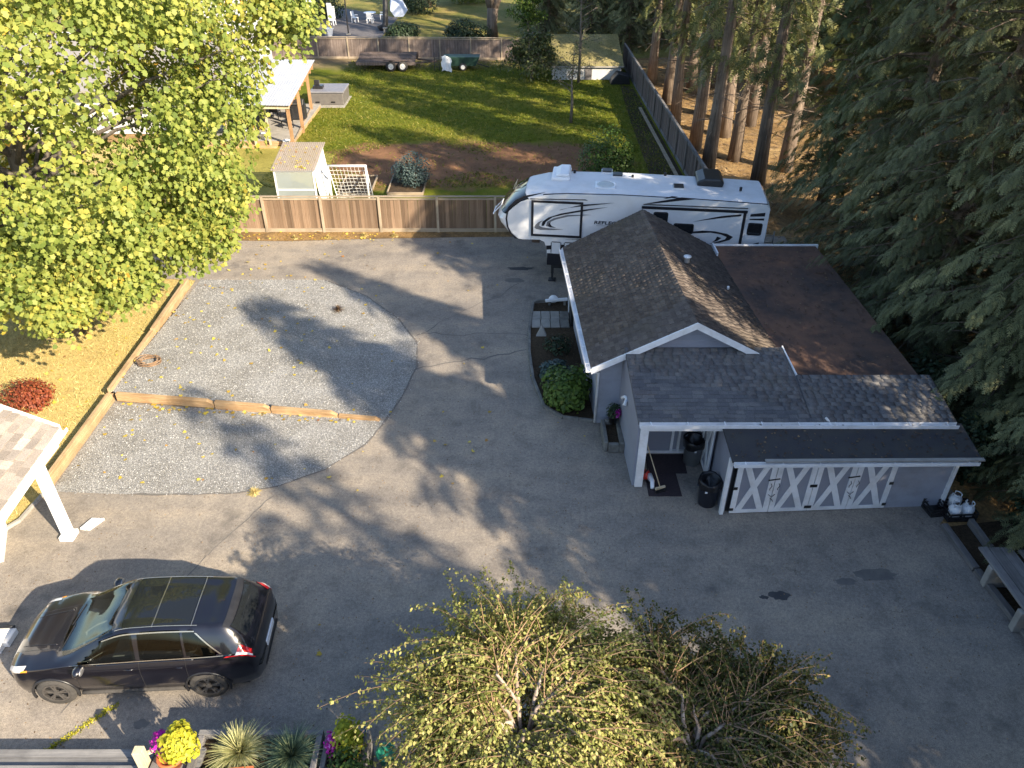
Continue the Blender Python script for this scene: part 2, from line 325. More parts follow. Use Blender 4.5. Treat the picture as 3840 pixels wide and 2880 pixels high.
# ------------------------------------------------------------------ mesh helpers
class MB:
    """collects shapes, then links them as ONE mesh object"""
    def __init__(s): s.v = []; s.f = []; s.m = []
    def add(s, vs, fs, m=0):
        o = len(s.v); s.v += [tuple(p) for p in vs]; s.f += [tuple(i + o for i in f) for f in fs]; s.m += [m] * len(fs); return s
    def box(s, c, d, rot=None, m=0):
        hx, hy, hz = d[0] / 2, d[1] / 2, d[2] / 2
        vs = [Vector((x * hx, y * hy, z * hz)) for z in (-1, 1) for y in (-1, 1) for x in (-1, 1)]
        if rot is not None:
            M = Euler(rot).to_matrix() if not isinstance(rot, Matrix) else rot
            vs = [M @ v for v in vs]
        vs = [v + Vector(c) for v in vs]
        return s.add(vs, [(0, 2, 3, 1), (4, 5, 7, 6), (0, 1, 5, 4), (2, 6, 7, 3), (0, 4, 6, 2), (1, 3, 7, 5)], m)
    def span(s, a, b, m=0):   # box from corner to corner
        return s.box([(a[i] + b[i]) / 2 for i in range(3)], [abs(b[i] - a[i]) for i in range(3)], m=m)
    def bar(s, p, q, w, h, m=0, up=(0, 0, 1)):
        p, q = Vector(p), Vector(q); d = q - p; L = d.length; d.normalize(); u = Vector(up)
        if abs(d.dot(u)) > .98: u = Vector((0, 1, 0))
        x = d.cross(u).normalized(); z = x.cross(d)
        M = Matrix((x, d, z)).transposed()
        return s.box((p + q) / 2, (w, L, h), M, m)
    def tube(s, pts, r, n=8, m=0, cap=True):
        pts = [Vector(p) for p in pts]; k = len(pts)
        if not hasattr(r, '__len__'): r = [r] * k
        rings = []; prev = None
        for i in range(k):
            d = (pts[min(i + 1, k - 1)] - pts[max(i - 1, 0)]).normalized()
            u = Vector((0, 0, 1)) if abs(d.z) < .95 else Vector((1, 0, 0))
            x = d.cross(u).normalized() if prev is None else (prev - d * prev.dot(d)).normalized()
            prev = x; y = d.cross(x)
            rings.append([pts[i] + (x * math.cos(2 * math.pi * j / n) + y * math.sin(2 * math.pi * j / n)) * r[i] for j in range(n)])
        vs = [p for g in rings for p in g]; fs = []
        for i in range(k - 1):
            for j in range(n): fs.append((i * n + j, i * n + (j + 1) % n, (i + 1) * n + (j + 1) % n, (i + 1) * n + j))
        if cap: fs += [tuple(range(n))[::-1], tuple((k - 1) * n + j for j in range(n))]
        return s.add(vs, fs, m)
    def lathe(s, prof, c=(0, 0, 0), n=20, m=0, axis='Z', cap=True):
        vs = []
        for r, z in prof:
            for j in range(n):
                a = 2 * math.pi * j / n; p = (r * math.cos(a), r * math.sin(a), z)
                if axis == 'Y': p = (p[0], p[2], p[1])
                if axis == 'X': p = (p[2], p[0], p[1])
                vs.append((p[0] + c[0], p[1] + c[1], p[2] + c[2]))
        fs = []
        for i in range(len(prof) - 1):
            for j in range(n): fs.append((i * n + j, i * n + (j + 1) % n, (i + 1) * n + (j + 1) % n, (i + 1) * n + j))
        if cap: fs += [tuple(range(n))[::-1], tuple((len(prof) - 1) * n + j for j in range(n))]
        return s.add(vs, fs, m)
    def prism(s, poly, ext, m=0):
        """polygon of 3-D points pushed along the vector ext"""
        n = len(poly); e = Vector(ext)
        vs = [Vector(p) for p in poly] + [Vector(p) + e for p in poly]
        fs = [tuple(range(n))[::-1], tuple(range(n, 2 * n))] + [(i, (i + 1) % n, n + (i + 1) % n, n + i) for i in range(n)]
        return s.add(vs, fs, m)
    def torus(s, c, rr, r, n=24, k=8, axis='Z', m=0):
        vs = []; fs = []
        for i in range(n):
            a = 2 * math.pi * i / n
            for j in range(k):
                b = 2 * math.pi * j / k; q = rr + r * math.cos(b); p = (q * math.cos(a), q * math.sin(a), r * math.sin(b))
                if axis == 'Y': p = (p[0], p[2], p[1])
                vs.append((p[0] + c[0], p[1] + c[1], p[2] + c[2]))
        for i in range(n):
            for j in range(k): fs.append((i * k + j, ((i + 1) % n) * k + j, ((i + 1) % n) * k + (j + 1) % k, i * k + (j + 1) % k))
        return s.add(vs, fs, m)
    def blob(s, c, r, n=12, k=8, m=0, jit=0):
        prof = []
        vs = []; fs = []
        for i in range(k + 1):
            t = math.pi * i / k
            for j in range(n):
                a = 2 * math.pi * j / n; q = 1 + random.uniform(-jit, jit)
                vs.append((c[0] + r[0] * q * math.sin(t) * math.cos(a), c[1] + r[1] * q * math.sin(t) * math.sin(a), c[2] + r[2] * q * math.cos(t)))
        for i in range(k):
            for j in range(n): fs.append((i * n + j, (i + 1) * n + j, (i + 1) * n + (j + 1) % n, i * n + (j + 1) % n))
        return s.add(vs, fs, m)
    def build(s, name, mats, parent=None, smooth=False, bevel=0, loc=None, world=True, fixn=True):
        """link as one object; world=True: the points are world points, turned local to parent / loc"""
        o = Vector((0, 0, 0))
        if world:
            p = parent
            while p is not None: o = o + Vector(p.location); p = p.parent
            if loc is not None: o = o + Vector(loc)
        me = bpy.data.meshes.new(name)
        me.from_pydata([(v[0] - o.x, v[1] - o.y, v[2] - o.z) for v in s.v], [], s.f)
        if fixn:
            import bmesh
            bm = bmesh.new(); bm.from_mesh(me); bmesh.ops.recalc_face_normals(bm, faces=bm.faces); bm.to_mesh(me); bm.free()
        for mt in (mats if isinstance(mats, (list, tuple)) else [mats]): me.materials.append(MATS[mt])
        if isinstance(mats, (list, tuple)) and len(mats) > 1: me.polygons.foreach_set('material_index', s.m)
        if smooth: me.polygons.foreach_set('use_smooth', [True] * len(me.polygons))
        ob = bpy.data.objects.new(name, me); COL.objects.link(ob)
        if parent is not None: ob.parent = parent
        if loc is not None: ob.location = loc
        if bevel:
            bv = ob.modifiers.new('bevel', 'BEVEL'); bv.width = bevel; bv.segments = 2; bv.limit_method = 'ANGLE'; bv.angle_limit = R(40)
        if smooth and not bevel:
            pass
        return ob
def tag(o, label, cat, group=None):
    o['label'] = label; o['category'] = cat
    if group: o['group'] = group
    return o
def thing(name, label, cat, loc=(0, 0, 0), rotz=0, group=None):
    o = bpy.data.objects.new(name, None); COL.objects.link(o); o.empty_display_size = .3
    o.location = loc; o.rotation_euler = (0, 0, rotz)
    return tag(o, label, cat, group)
def struct(o): o['kind'] = 'structure'; return o
def stuff(o): o['kind'] = 'stuff'; return o
def copy_tree(o, parent=None):
    c = o.copy(); COL.objects.link(c); c.parent = parent
    for ch in o.children: copy_tree(ch, c)
    return c
def fastmesh(name, V, loops, starts, totals, mat_, rnd=None, smooth=False):
    me = bpy.data.meshes.new(name)
    me.vertices.add(len(V)); me.vertices.foreach_set('co', np.ascontiguousarray(V, dtype=np.float32).ravel())
    me.loops.add(len(loops)); me.loops.foreach_set('vertex_index', np.ascontiguousarray(loops, dtype=np.int32))
    me.polygons.add(len(starts)); me.polygons.foreach_set('loop_start', np.ascontiguousarray(starts, dtype=np.int32))
    try: me.polygons.foreach_set('loop_total', np.ascontiguousarray(totals, dtype=np.int32))
    except Exception: pass
    if rnd is not None:
        at = me.attributes.new('rnd', 'FLOAT', 'FACE'); at.data.foreach_set('value', np.ascontiguousarray(rnd, dtype=np.float32))
    if smooth: me.polygons.foreach_set('use_smooth', np.ones(len(starts), bool))
    me.update(calc_edges=True)
    me.materials.append(MATS[mat_])
    return me
def scatter_mesh(name, tv, tf, M, pos, rnd, mat_, smooth=False):
    """copies of a small template (tv, tf) with 3x3 matrices M (columns = axes) at pos, as one mesh"""
    tv = np.asarray(tv, float); N = len(pos); k = len(tv)
    V = np.einsum('nij,kj->nki', M, tv) + pos[:, None, :]
    lens = np.array([len(f) for f in tf]); flat = np.concatenate([np.array(f) for f in tf])
    loops = (flat[None, :] + (np.arange(N) * k)[:, None]).ravel()
    st = np.concatenate([[0], np.cumsum(lens)[:-1]])
    starts = (st[None, :] + (np.arange(N) * len(flat))[:, None]).ravel()
    totals = np.tile(lens, N)
    return fastmesh(name, V.reshape(-1, 3), loops, starts, totals, mat_, np.repeat(rnd, len(tf)), smooth)
def frames(fwd, up, scale, twist=None):
    """3x3 per item: columns = side, forward, normal"""
    f = fwd / (np.linalg.norm(fwd, axis=1, keepdims=True) + 1e-9)
    s = np.cross(f, up); s /= (np.linalg.norm(s, axis=1, keepdims=True) + 1e-9)
    n = np.cross(s, f)
    sc = np.asarray(scale)
    if sc.ndim == 0: sc = np.full(len(f), float(sc))
    return np.stack([s, f, n], axis=2) * sc[:, None, None]
def unit(n): 
    v = rng.normal(size=(n, 3)); return v / np.linalg.norm(v, axis=1, keepdims=True)
def link(name, me, parent=None, loc=None):
    o = bpy.data.objects.new(name, me); COL.objects.link(o)
    if parent is not None: o.parent = parent
    if loc is not None: o.location = loc
    return o
def sheet(name, poly, z, mt, kind='structure'):
    """flat ground sheet; poly counter-clockwise, origin left at the world origin so textures run on"""
    me = bpy.data.meshes.new(name); me.from_pydata([(x, y, z) for x, y in poly], [], [tuple(range(len(poly)))])
    me.materials.append(MATS[mt]); o = bpy.data.objects.new(name, me); COL.objects.link(o)
    if kind: o['kind'] = kind
    return o
# ------------------------------------------------------------------ the ground
sheet('ground', [(-260, -60), (260, -60), (260, 420), (-260, 420)], -.02, 'forest_floor')
sheet('neighbour_lawn', [(-90, 65.3), (8.2, 64.6), (30, 70), (70, 130), (70, 260), (-90, 260)], -.012, 'far_grass')
sheet('patio_slab', [(-23, 70.5), (-11.6, 70.5), (-11.2, 83), (-19, 90), (-23, 88)], -.004, 'slate')
lawn = sheet('lawn', [(-12.98, 31.3), (8.9, 31.3), (8.5, 64.5), (-20, 65.0), (-20, 43.65), (-12.98, 43.65)], -.008, 'lawn')
sheet('soil_and_shade_strip', [(6.9, 31.6), (8.75, 31.6), (8.4, 56), (7.6, 56.5), (7.25, 50), (7.0, 39)], -.001, 'soil')  # dark soil, with the fence's shade put into the sheet's colour as well
sheet('dry_lawn', [(-40, 8), (-12.05, 8), (-12.05, 26.6), (-13.0, 31.0), (-13.0, 43.6), (-40, 43.6)], -.008, 'dry_grass')
sheet('side_lawn', [(-14.5, 31.3), (-9.2, 31.3), (-9.6, 41.5), (-13.0, 43.6), (-15.5, 43.5)], -.002, 'side_grass')
DRIVE = [(-17, 3), (14, 3), (11.0, 9.5), (10.45, 13.6), (11.3, 14.5), (11.6, 30.7), (5, 30.75), (-2, 30.62), (-6, 30.45), (-9.5, 30.2), (-14.5, 30.35), (-14.5, 26.9), (-12.1, 26.6),
         (-12.02, 14.9), (-12.1, 13.75), (-12.75, 12.6), (-13.8, 11.2), (-17, 10.2)]
drive = sheet('driveway', DRIVE, .004, 'asphalt')
# tar seams and old patches in the asphalt
def ribbon(name, pts, w, z, mt, parent):
    b = MB(); P3 = [Vector((x, y, 0)) for x, y in pts]; L = []; Q = []
    for i, p in enumerate(P3):
        d = (P3[min(i + 1, len(P3) - 1)] - P3[max(i - 1, 0)]).normalized(); n = Vector((-d.y, d.x, 0)); ww = w * random.uniform(.5, 1.3)
        L.append(p + n * ww / 2); Q.append(p - n * ww / 2)
    vs = [(p.x, p.y, z) for p in L] + [(p.x, p.y, z) for p in Q]; k = len(L)
    b.add(vs, [(i, k + i, k + i + 1, i + 1) for i in range(k - 1)])
    return b.build(name, mt, parent)
def wiggle(a, b_, n=12, amp=.12):
    return [(a[0] + (b_[0] - a[0]) * i / n + random.uniform(-amp, amp), a[1] + (b_[1] - a[1]) * i / n + random.uniform(-amp, amp)) for i in range(n + 1)]
ribbon('tar_seam', wiggle((-3.2, 22.6), (.4, 26.4), 14), .04, .009, 'stain', drive)
ribbon('tar_seam', wiggle((-3.2, 22.6), (.55, 22.6), 12), .04, .009, 'stain', drive)
ribbon('tar_seam', wiggle((-3.1, 20.4), (.5, 21.6), 12), .06, .009, 'stain', drive)
ribbon('tar_seam', wiggle((-7.1, 12.6), (-6.1, 14.6), 10, .03), .03, .009, 'stain', drive)
ribbon('tar_seam', wiggle((-8.6, 8.6), (-7.1, 12.6), 12, .03), .03, .009, 'stain', drive)
def patch(name, c, r, parent, mt='seam_tar', z=.008):
    n = 18; pts = []
    for i in range(n):
        a = 2 * math.pi * i / n; q = random.uniform(.7, 1.15); pts.append((c[0] + r[0] * q * math.cos(a), c[1] + r[1] * q * math.sin(a), z))
    MB().add(pts, [tuple(range(n))]).build(name, mt, parent, fixn=False)
patch('tar_patch', (5.9, 11.4), (.24, .13), drive)
patch('tar_patch', (5.55, 11.35), (.1, .06), drive)
patch('oil_stain', (8.2, 12.0), (.5, .2), drive, 'stain')
patch('oil_stain', (7.5, 11.8), (.25, .12), drive, 'stain')
patch('oil_stain', (.1, 26.6), (.4, .2), drive, 'stain')
patch('oil_stain', (-7.0, 8.35), (.16, .1), drive, 'stain')
patch('tar_patch', (.35, 27.6), (.55, .16), drive)
patch('tar_patch', (-12.7, 29.6), (1.0, .35), drive)

# gravel parking pad: lower terrace flush with the drive, upper terrace raised behind the timber wall
GR = [(-11.95, 26.7), (-9.73, 26.85), (-7.2, 26.64), (-5.4, 25.33), (-3.99, 23.62), (-3.19, 22.07), (-3.04, 20.66), (-3.31, 19.12), (-3.68, 17.74)]
GL = [(-3.68, 17.74), (-4.05, 16.68), (-4.99, 15.61), (-6.06, 14.97), (-7.06, 14.69), (-8.34, 14.64), (-10.12, 14.66), (-11.8, 14.76), (-11.85, 18.6), (-4.6, 17.95)]
def gz(x, y):
    a = min(1, max(0, (-4.6 - x) / 6.5)); b_ = min(1, max(0, (26.4 - y) / 6.0)); return .012 + .25 * a * b_
def wall_y(x): return 18.72 + (x + 11.6) * (-.85 / 7.1)
def inside(x, y, poly):
    c = False; j = len(poly) - 1
    for i in range(len(poly)):
        xi, yi = poly[i]; xj, yj = poly[j]
        if (yi > y) != (yj > y) and x < (xj - xi) * (y - yi) / (yj - yi) + xi: c = not c
        j = i
    return c
gb = MB()
def upper_right(y):   # right border of the upper pad at depth y
    for i in range(len(GR) - 1):
        (x0, y0), (x1, y1) = GR[i], GR[i + 1]
        if min(y0, y1) <= y <= max(y0, y1) and x0 > -9: return x0 + (x1 - x0) * (y - y0) / (y1 - y0)
    return -7.2
NU, NV = 26, 30; vs = []
for j in range(NV + 1):
    for i in range(NU + 1):
        t = i / NU; s_ = j / NV
        y = 26.62 - s_ * (26.62 - 17.9)
        xr = upper_right(y) + .04 * math.sin(9 * y); xl = -11.92
        x = xl + (xr - xl) * t; y2 = y
        if s_ > .9: y2 = max(y, wall_y(x) + .06)
        vs.append((x, y2, gz(x, y2)))
gb.add(vs, [(j * (NU + 1) + i, (j + 1) * (NU + 1) + i, (j + 1) * (NU + 1) + i + 1, j * (NU + 1) + i + 1) for j in range(NV) for i in range(NU)])
g1 = struct(gb.build('gravel_pad', 'gravel', smooth=True))
g2 = sheet('gravel_pad', GL, .012, 'gravel')
edge_line = [(p[0] + .03, p[1] - .01) for p in GR[2:]] + GL[1:7]
fine_ = []
for i in range(len(edge_line) - 1):
    for k in range(5): t = k / 5; fine_.append((edge_line[i][0] * (1 - t) + edge_line[i + 1][0] * t + random.uniform(-.02, .02), edge_line[i][1] * (1 - t) + edge_line[i + 1][1] * t + random.uniform(-.02, .02)))
ribbon('pad_edge', fine_, .06, .016, 'stain', drive)
# loose stone chips, too many to count
OCT = [(1, 0, 0), (-1, 0, 0), (0, 1, 0), (0, -1, 0), (0, 0, 1), (0, 0, -.6)]
OCF = [(0, 2, 4), (2, 1, 4), (1, 3, 4), (3, 0, 4)]
pts = []
while len(pts) < 26000:
    x = random.uniform(-12, -3); y = random.uniform(14.6, 26.8)
    up = inside(x, y, GR[::-1] + [(-11.5, 18.7)]) if y > wall_y(x) else None
    if y > wall_y(x) + .05:
        if y < 26.7 and x < upper_right(y) + random.gauss(0, .05) + (random.random() < .12) * abs(random.gauss(0, .3)) and x > -11.95: pts.append((x, y, gz(x, y) + .006))
    elif inside(x + random.gauss(0, .05) * (1 if random.random() < .88 else 5), y + random.gauss(0, .05) * (1 if random.random() < .88 else 5), GL) and x > -11.72: pts.append((x, y, .018))
pts = np.array(pts); n = len(pts)
Mx = frames(unit(n) * [1, 1, .3], np.tile([0, 0, 1.], (n, 1)), rng.uniform(.008, .021, n))
chips = stuff(link('gravel_stones', scatter_mesh('gravel_stones', OCT, OCF, Mx, pts, rng.random(n), 'stone_chip')))
chips['label'] = 'loose grey crushed stone covering the parking pad'; chips['category'] = 'gravel'

# timber walls of the pad
rw = thing('retaining_wall', 'low tan timber wall stepping down across the gravel pad', 'retaining wall', (-8, 18.3, 0))
xs = [(-11.75, -8.75, .30), (-8.72, -7.05, .26), (-7.02, -5.05, .20), (-5.02, -3.75, .10)]
for k, (x0, x1, hh) in enumerate(xs):
    n = max(1, round(hh / .13))
    for j in range(n):
        y0, y1 = wall_y(x0), wall_y(x1); z = hh - .13 * (n - j) + .065
        b = MB(); e = .18 if j == n - 1 else 0
        b.prism([(x0, y0 - .07, z - .063), (x1, y1 - .07, z - .063), (x1 - e, y1 - .07, z + .063), (x0, y0 - .07, z + .063)], (0, .14, 0))
        b.build('timber', 'timber', rw, bevel=.008)
ed = thing('timber_edging', 'tall tan timber edging along the left side of the lower gravel', 'timber edging', (-11.9, 16.7, 0))
for (y0, y1) in ((14.95, 18.75),):
    for j in range(3):
        MB().span((-11.97, y0 + .02 * j, .004 + j * .122), (-11.86, y1 - .05 * j, .122 + j * .122)).build('timber', 'timber_y', ed, bevel=.008)
e2 = thing('timber_edging', 'low weathered timber edging left of the upper gravel beside the maple', 'timber edging', (-12.05, 22.5, 0))
for y0, y1, x0, x1 in ((18.85, 22.3, -11.98, -12.05), (22.35, 26.1, -12.05, -12.2)):
    MB().bar((x0, y0, .19), (x1, y1, .16), .14, .36).build('timber', 'timber_y', e2, bevel=.008)

# garden bed beside the barn
BED = [(.77, 24.74), (.6, 23.0), (.57, 21.3), (.66, 19.8), (.94, 18.4), (1.47, 17.86), (2.38, 17.67), (2.05, 24.94)]
sheet('garden_soil', BED, .02, 'soil')
cb = thing('bed_kerb', 'dark concrete kerb curving round the garden bed by the barn', 'kerb', (.7, 20, 0))
KP = [(1.85, 25.0), (.95, 24.9)] + BED[:7]
for i in range(len(KP) - 1):
    a, b_ = Vector((*KP[i], .05)), Vector((*KP[i + 1], .05)); m_ = (a + b_) / 2
    for p, q in ((a, m_), (m_, b_)):
        MB().bar(p + (q - p) * .01, q - (q - p) * .01, .09, .11).build('kerb_stone', 'wet_stone', cb, bevel=.015)
# edge strip of leaf litter along the front fence
sheet('fence_verge', [(-14.5, 30.3), (-9.5, 30.22), (-6, 30.47), (-2, 30.64), (1, 30.7), (1, 31.3), (-14.5, 31.3)], .007, 'forest_floor')

# ------------------------------------------------------------------ barn
barn = thing('barn', 'grey barn with brown shingled gable roof and white cross-braced lean-to doors', 'barn', (5.5, 17.5, 0))
SK = .045
def bx_(x, y): return x - SK * (y - 17.3)      # the walls run slightly out of square
# a shingle: one thin wedge, shared by all shingle objects (unit width and length)
sh_me = bpy.data.meshes.new('shingle')
sh_me.from_pydata([(-.5, 0, 0), (.5, 0, 0), (.5, 1, 0), (-.5, 1, 0), (-.5, 0, 1), (.5, 0, 1), (.5, 1, .25), (-.5, 1, .25)], [],
                  [(0, 3, 2, 1), (4, 5, 6, 7), (0, 1, 5, 4), (1, 2, 6, 5), (2, 3, 7, 6), (3, 0, 4, 7)])
sh_me.materials.append(MATS['old_shingle'])
sh_me_b = sh_me.copy(); sh_me_b.materials.clear(); sh_me_b.materials.append(MATS['blue_shingle'])
sh_me_t = sh_me.copy(); sh_me_t.materials.clear(); sh_me_t.materials.append(MATS['tan_shingle'])
def shingle_rows(E0, E1, T0, T1, wid, expo, jit=.35, skip=None):
    """yield (point, side axis, up axis, normal, width) for shingles of the roof plane eave E0-E1, top T0-T1"""
    E0, E1, T0, T1 = map(Vector, (E0, E1, T0, T1)); out = []
    n_rows = max(1, round(((T0 - E0).length + (T1 - E1).length) / 2 / expo))
    for r in range(n_rows):
        t = r / n_rows; a = E0.lerp(T0, t); b_ = E1.lerp(T1, t); L = (b_ - a).length; s = (b_ - a).normalized()
        up = ((T0 - E0).lerp(T1 - E1, .5)).normalized(); nrm = s.cross(up).normalized()
        if nrm.z < 0: nrm = -nrm
        x = 0.0; off = random.uniform(-1, 0) * wid; x = off
        while x < L:
            w = wid * random.uniform(1 - jit, 1 + jit); x0, x1 = max(x, 0), min(x + w, L)
            if x1 - x0 > .03: out.append((a + s * (x0 + x1) / 2, s, up, nrm, x1 - x0 - .006, (T0 - E0).length / n_rows))
            x += w
    return out
def shingles(rows, roof, me, mt, n_obj, field_parent, th=.014, lift=.006, joined_name='shingle_field'):
    camp = Vector((0, 0, CAM_H))
    rows.sort(key=lambda r: (r[0] - camp).length)
    V = []; F = []; rnd = []
    for i, (p, s, up, nrm, w, ex) in enumerate(rows):
        q = p + nrm * (lift + random.uniform(0, .006)); L = ex * 1.12; t = th * random.uniform(.7, 1.5)
        if i < n_obj:
            o = bpy.data.objects.new('shingle', me); COL.objects.link(o); o.parent = roof
            M = Matrix.Identity(4)
            for c, (ax, k) in enumerate(((s, w), (up, L), (nrm, t))):
                for r_ in range(3): M[r_][c] = ax[r_] * k
            org = Vector((0, 0, 0)); pp = roof
            while pp is not None: org += Vector(pp.location); pp = pp.parent
            M.translation = q - org; o.matrix_local = M
        else:
            k = len(V)
            for (x, y, z) in ((-.5, 0, 0), (.5, 0, 0), (.5, 1, 0), (-.5, 1, 0), (-.5, 0, 1), (.5, 0, 1), (.5, 1, .25), (-.5, 1, .25)):
                V.append(q + s * x * w + up * y * L + nrm * z * t)
            F += [(k + 4, k + 5, k + 6, k + 7), (k, k + 1, k + 5, k + 4), (k + 1, k + 2, k + 6, k + 5), (k + 3, k, k + 4, k + 7)]
            rnd += [random.random()] * 4
    if V:
        V = np.array([tuple(v) for v in V]); org = np.zeros(3); pp = field_parent
        while pp is not None: org += np.array(pp.location); pp = pp.parent
        fl = np.array(F)
        me2 = fastmesh(joined_name, V - org, fl.ravel(), np.arange(len(F)) * 4, np.full(len(F), 4), mt, rnd)
        o = link(joined_name, me2, field_parent); o['kind'] = 'stuff'
# main gable roof
zE, zR = 2.09, 3.49; yN, yF = 17.3, 25.0
EL0, EL1 = (2.13, yN, zE), (bx_(2.13, yF), yF, zE); RG0, RG1 = (4.79, yN, zR), (bx_(4.79, yF), yF, zR); ER0, ER1 = (7.42, yN, zE), (bx_(7.42, yF), yF, zE)
roof = MB()
roof.prism([EL0, RG0, RG1, EL1], (0, 0, -.1)); roof.prism([RG0, ER0, ER1, RG1], (0, 0, -.1))
roof = roof.build('main_roof', 'old_shingle', barn)
up_l = shingle_rows(EL1, EL0, RG1, RG0, .19, .128); up_r = shingle_rows(ER0, ER1, RG0, RG1, .19, .128)
shingles(up_l, roof, sh_me, 'old_shingle', 150, roof, .02); shingles(up_r, roof, sh_me, 'old_shingle', 0, roof, .02)
b = MB()
for i in range(26):                                         # ridge caps
    y0 = yN + (yF - yN) * i / 26; y1 = y0 + .34; x = bx_(4.79, y0)
    b.prism([(x - .14, y0, zR - .065), (x, y0, zR + .022), (x + .14, y0, zR - .065), (x, y0, zR - .01)], (-.015, y1 - y0, -.012))
b.build('ridge_caps', 'old_shingle', roof)
b = MB(); b.lathe([(.085, 0), (.085, .16), (.12, .17), (.12, .2), (.0, .22)], (5.35, 21.6, 3.17), 12); b.build('vent_pipe', 'white_trim', roof, True)
b = MB(); b.lathe([(.04, 0), (.04, .1)], (6.6, 21.1, 2.5), 10); b.build('vent_pipe', 'white_trim', roof, True)
# gable trim: white rake boards in front, gutter on the left eave
for nm, a, c in (('rake_board', EL0, RG0), ('rake_board', RG0, ER0)):
    a, c = Vector(a), Vector(c)
    MB().prism([a + Vector((0, -.03, -.15)), c + Vector((0, -.03, -.15)), c + Vector((0, -.03, .035)), a + Vector((0, -.03, .035))], (0, .04, 0)).build(nm, 'white_trim', barn)
def gutter(p, q, name='gutter', parent=barn, w=.13, mt='white_trim'):
    p, q = Vector(p), Vector(q); d = (q - p).normalized(); s = d.cross(Vector((0, 0, 1))).normalized(); b = MB()
    prof = [(-w / 2, 0), (-w / 2, -.10), (w / 2, -.10), (w / 2, .0), (w / 2 - .012, .0), (w / 2 - .012, -.085), (-w / 2 + .012, -.085), (-w / 2 + .012, 0)]
    b.prism([p + s * x + Vector((0, 0, z)) for x, z in prof], q - p)
    g = b.build(name, mt, parent)
    n = int((q - p).length / .9)
    for i in range(n + 1):
        c = p + (q - p) * ((i + .3) / (n + .6))
        MB().bar(c - s * w * .48 + Vector((0, 0, .004)), c + s * w * .48 + Vector((0, 0, .004)), .03, .008).build('gutter_clip', mt, g)
    return g
gutter((2.05, yN - .02, zE + .01), (bx_(2.05, yF), yF, zE + .01))
b = MB(); b.tube([(2.08, 17.42, 1.98), (2.2, 17.5, 1.85), (2.36, 17.57, 1.8), (2.36, 17.57, .1)], .035, 8); b.build('downpipe', 'white_trim', barn, True)
# walls
def clap(name, p, q, z0, z1, n, parent, mt='grey_siding', th=.022):
    """horizontal siding boards from p to q (x, y), each overlapping the one below"""
    w = MB(); p2, q2 = Vector((*p, 0)), Vector((*q, 0)); d = (q2 - p2).normalized(); nrm = Vector((d.y, -d.x, 0))
    w.prism([p2 + Vector((0, 0, z0)), q2 + Vector((0, 0, z0)), q2 + Vector((0, 0, z1)), p2 + Vector((0, 0, z1))], -nrm * .1)
    wall = w.build(name, mt, parent); h = (z1 - z0) / n
    for i in range(n):
        za, zb = z0 + i * h, z0 + (i + 1) * h
        b = MB(); b.prism([p2 + nrm * .003 + Vector((0, 0, za)), p2 + nrm * th + Vector((0, 0, za)), p2 + nrm * .006 + Vector((0, 0, zb - .002)), p2 + nrm * .003 + Vector((0, 0, zb - .002))], q2 - p2)
        b.build('siding_board', mt, wall)
    return wall
clap('front_wall', (2.42, 17.68), (3.1, 17.68), 0.0, 2.28, 12, barn)
clap('side_wall', (bx_(2.38, 24.8), 24.8), (2.42, 17.7), 0.0, 2.1, 11, barn)
MB().prism([(2.6, 17.55, 2.24), (7.1, 17.55, 2.24), (4.79, 17.55, 3.44)], (0, .1, 0)).build('gable_wall', 'grey_panel', barn)
b = MB(); 
for i in range(4):
    z = 2.66 + i * .18; hw = (3.42 - z) / (3.44 - 2.24) * 2.3
    b.box((4.79, 17.545, z), (hw * 2, .012, .012))
b.build('gable_seams', 'grey_siding', barn)
MB().span((bx_(2.4, 24.9), 24.75, 0), (7.0, 24.88, 2.1)).build('rear_wall', 'grey_panel', barn)
MB().prism([(bx_(2.5, 24.8), 24.76, 2.1), (7.0, 24.76, 2.1), (bx_(4.79, 24.8), 24.76, 3.4)], (0, .1, 0)).build('rear_gable', 'grey_panel', barn)
# side door (dark opening) in the west wall and a step
MB().span((bx_(2.36, 23.6) - .06, 23.1, .02), (bx_(2.36, 23.6) - .005, 24.0, 1.95)).build('side_door', 'black_plastic', barn)
MB().bar((bx_(2.33, 24.1), 24.08, .02), (bx_(2.33, 24.1), 24.08, 2.0), .07, .1).build('door_trim', 'white_trim', barn)
# entrance porch: west wall of the porch, post, beam
def quadwall(name, pts, th, mt, parent=barn):
    P_ = [Vector(p) for p in pts]; n = (P_[1] - P_[0]).cross(P_[2] - P_[0]).normalized()
    return MB().prism(P_, n * -th).build(name, mt, parent)
pw = quadwall('porch_wall', [(3.10, 17.66, 0), (3.19, 15.0, 0), (3.19, 15.0, 2.02), (3.10, 17.66, 2.5)], -.09, 'grey_panel')
for y, z1 in ((17.6, 2.5), (16.1, 2.22), (15.02, 2.02)):
    x = 3.19 - .034 * (y - 15.0)
    MB().span((x - .03, y - .035, .02), (x - .004, y + .035, z1)).build('corner_trim', 'white_trim', pw)
MB().span((3.16, 14.94, 0), (3.36, 15.06, 2.0)).build('porch_post', 'white_trim', barn, bevel=.006)
MB().span((3.16, 14.9, 1.86), (5.2, 15.02, 2.03)).build('porch_beam', 'white_trim', barn)
bw = MB().span((3.3, 16.36, 0), (5.2, 16.46, 2.38)).build('porch_back_wall', 'grey_panel', barn)
MB().span((3.45, 16.31, .05), (4.28, 16.36, 1.98)).build('entry_door', 'grey_panel', barn)
for x in (3.42, 4.32, 4.5): MB().span((x - .035, 16.3, .02), (x + .035, 16.355, 2.05)).build('door_trim', 'white_trim', bw)
MB().span((3.35, 16.29, .0), (4.85, 16.37, .09)).build('threshold', 'white_trim', bw)
